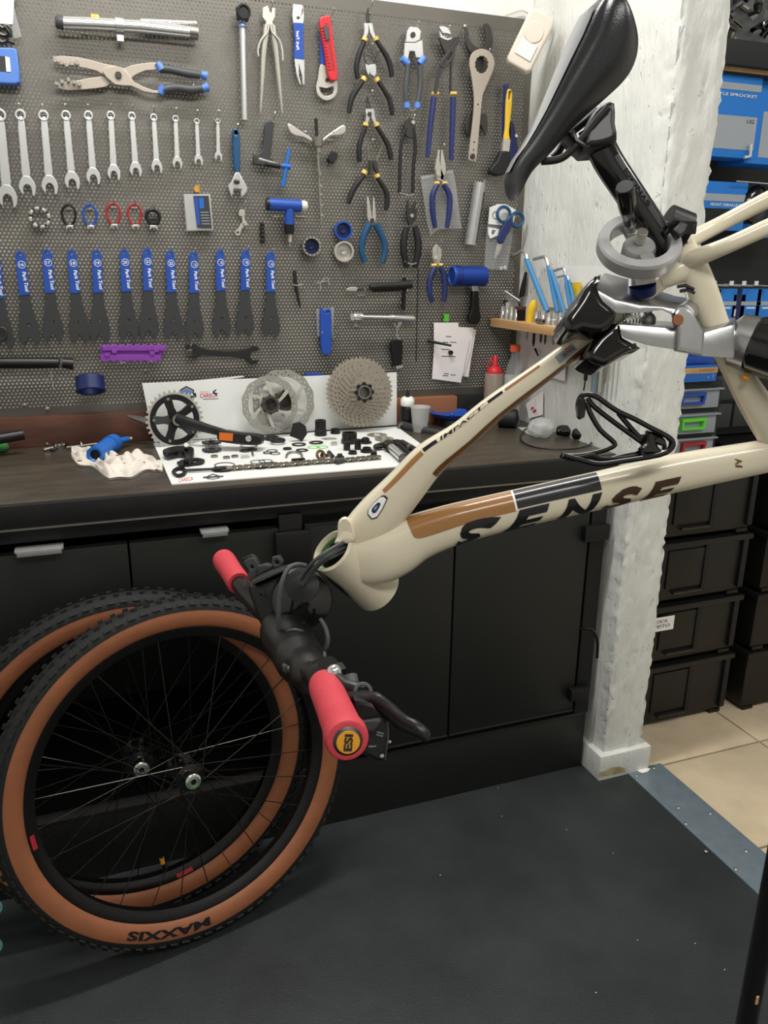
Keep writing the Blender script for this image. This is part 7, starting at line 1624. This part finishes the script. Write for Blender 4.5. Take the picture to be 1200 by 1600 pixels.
for k in range(5): part('clamp_spring', MB().torus(BK(968 + k * 5, 503 - k * 2.2, .86), (.8, .2, .3), .010, .0011, 16, 6), 'chrome', stn)
part('clamp_screw', MB().tube([BK(1012, 485, .86), BK(1014, 508, .86)], .0045, 10).ball(BK(1013, 500, .858), .008, 10), 'alu', stn)
# handwheel, seen tilted
wc = Q(998, 384, dz(998, 384, .845)); toC = -1
wax = (mu * .53 - mf * .84 + mr * -.06).normalized()      # up towards the viewer
Rw = 64 * depth(wc) / FPX
hw = part('handwheel', MB().lathe([(Rw * .71, .006), (Rw * .73, .008), (Rw * .97, .008), (Rw, .005), (Rw, -.006), (Rw * .97, -.008), (Rw * .73, -.008), (Rw * .71, -.006)], wc, wax, 64, close=True), 'alu_wheel', stn, smooth=22)
part('wheel_hub', MB().lathe([(0, .006), (Rw * .36, .006), (Rw * .40, .003), (Rw * .40, -.010), (0, -.010)][::-1], wc - mu * .004, wax, 32), 'alu', hw)
wx = (mr - wax * mr.dot(wax)).normalized(); wy = wax.cross(wx)
for ang in (1.75, 4.9):
    d = wx * math.cos(ang) + wy * math.sin(ang); part('wheel_spoke', MB().box(wc + d * Rw * .55, (Rw * .45, Rw * .34, .009), frame(wc, d, wax.cross(d)).to_3x3()), 'alu', hw, bevel=.002)
bt_ = Q(996, 372, depth(wc) - .018); part('threaded_bolt', MB().tube([wc, wc + wax * .018], .0050, 14), 'steel', hw)
for k in range(6): part('thread', MB().torus(wc + wax * (.006 + k * .0022), wax, .0050, .0007, 16, 5), 'steel_light', hw)
ca, cb = Q(1001, 410, depth(wc) + .010), Q(1003, 444, depth(wc) + .016)
part('collar', MB().tube([ca, cb], 20.5 * depth(ca) / FPX, 26), 'alu', stn); part('blue_ring', MB().tube([cb, Q(1003, 458, depth(wc) + .022)], 21.5 * depth(ca) / FPX, 26), 'blue_deep', stn, label='dark blue ring')
kb, kt = Q(985, 352, depth(wc) - .025), Q(976, 292, depth(wc) - .065)
S_ = depth(kt) / FPX
kn = part('crank_knob', MB().lathe([(8 * S_, 0), (11 * S_, .004), (14.5 * S_, (kt - kb).length * .55), (14.5 * S_, (kt - kb).length * .97), (13 * S_, (kt - kb).length), (0, (kt - kb).length)], kb, kt - kb, 28), 'black_gloss', hw)
part('knob_top', MB().lathe([(13.2 * S_, 0), (13.2 * S_, .0008), (0, .001)], kt, kt - kb, 24), 'grey_plastic', kn)
part('knob_stem', MB().tube([Q(986, 362, depth(wc) - .02), kb], .0045, 10), 'steel', hw)
# sleeve and arm to the pole
sa, sb = BK(1148, 531, .86), BK(1205, 546, .84)
sdir = (sb - sa).normalized(); pole = Vector((.925, .735, 0))
part('sleeve_ring', MB().lathe([(0, -.004), (.021, -.004), (.0285, .002), (.0290, .018), (.024, .020)], sa, sdir, 36), 'alu_pol', stn)
part('sleeve', MB().lathe([(.0285, .018), (.0300, .022), (.0300, .20), (.026, .205), (0, .205)], sa, sdir, 36), 'black_gloss', stn)
def sl(px, py):  # a point on the sleeve's visible side
    P = BK(px, py, .86 - .03); return P
for pts in (((1160, 549), (1160, 531), (1176, 532), (1180, 518), (1187, 513), (1204, 514)), ((1182, 531), (1186, 524), (1204, 519))):
    part('logo_line', MB().tube([sl(*p) for p in pts], .0012, 6), 'greyplastic', stn)
part('logo_line', MB().tube([sl(1160, 549), sl(1206, 556)], .0014, 6), 'greyplastic', stn)
part('logo_bar', MB().tube([sl(1184, 540), sl(1206, 543)], .004, 8), 'greyplastic', stn)
e = sa + sdir * .2; top_ = Vector((pole.x, pole.y, e.z))
part('arm', MB().tube([e, e.lerp(top_, .6), top_], .020, 18), 'black_gloss', stn)
part('pole', MB().tube([Vector((pole.x, pole.y, .02)), Vector((pole.x, pole.y, e.z + .12))], .0165, 20), 'black_gloss', stn)
part('pole_scratch', MB().box(Q(1183, 1563, 1.17), (.004, .002, .014)), 'wood', stn)
part('foot_cap', MB().tube([Vector((pole.x, pole.y, .003)), Vector((pole.x, pole.y, .03))], .019, 20), 'black_matte', stn)
# specks on the rubber floor
random.seed(21)
for k, (x, y) in enumerate(((688, 1368), (778, 1232), (885, 1297), (958, 1334), (784, 1276), (1132, 1516), (931, 1552), (996, 1470), (1086, 1475))):
    P = onZ(x, y, .003); solo('metal_shaving', MB().ball(P + Vector((0, 0, .0015)), .0022, 6, (1, .6, .5)), 'steel_light', 'tiny bright metal crumb on the black rubber floor, ' + ['middle of the mat', 'farthest left near the plinth', 'below the pillar', 'towards the metal strip', 'near the cabinet', 'right, beside the black pole', 'front right of the mat', 'between mat centre and pole', 'right of the mat, behind the pole'][k], 'crumb', 'metal crumbs on the floor')
for o in bpy.data.objects:
    if o.type == 'MESH' and o.parent in (stn, ck, bike) and not o.modifiers and max(len(p.vertices) for p in o.data.polygons) > 8:
        md = o.modifiers.new('wn', 'WEIGHTED_NORMAL'); md.keep_sharp = True; md.weight = 80
# ---------------------------------------------------------------- clean up
for o in bpy.data.objects:
    if '_o' in o.keys(): del o['_o']
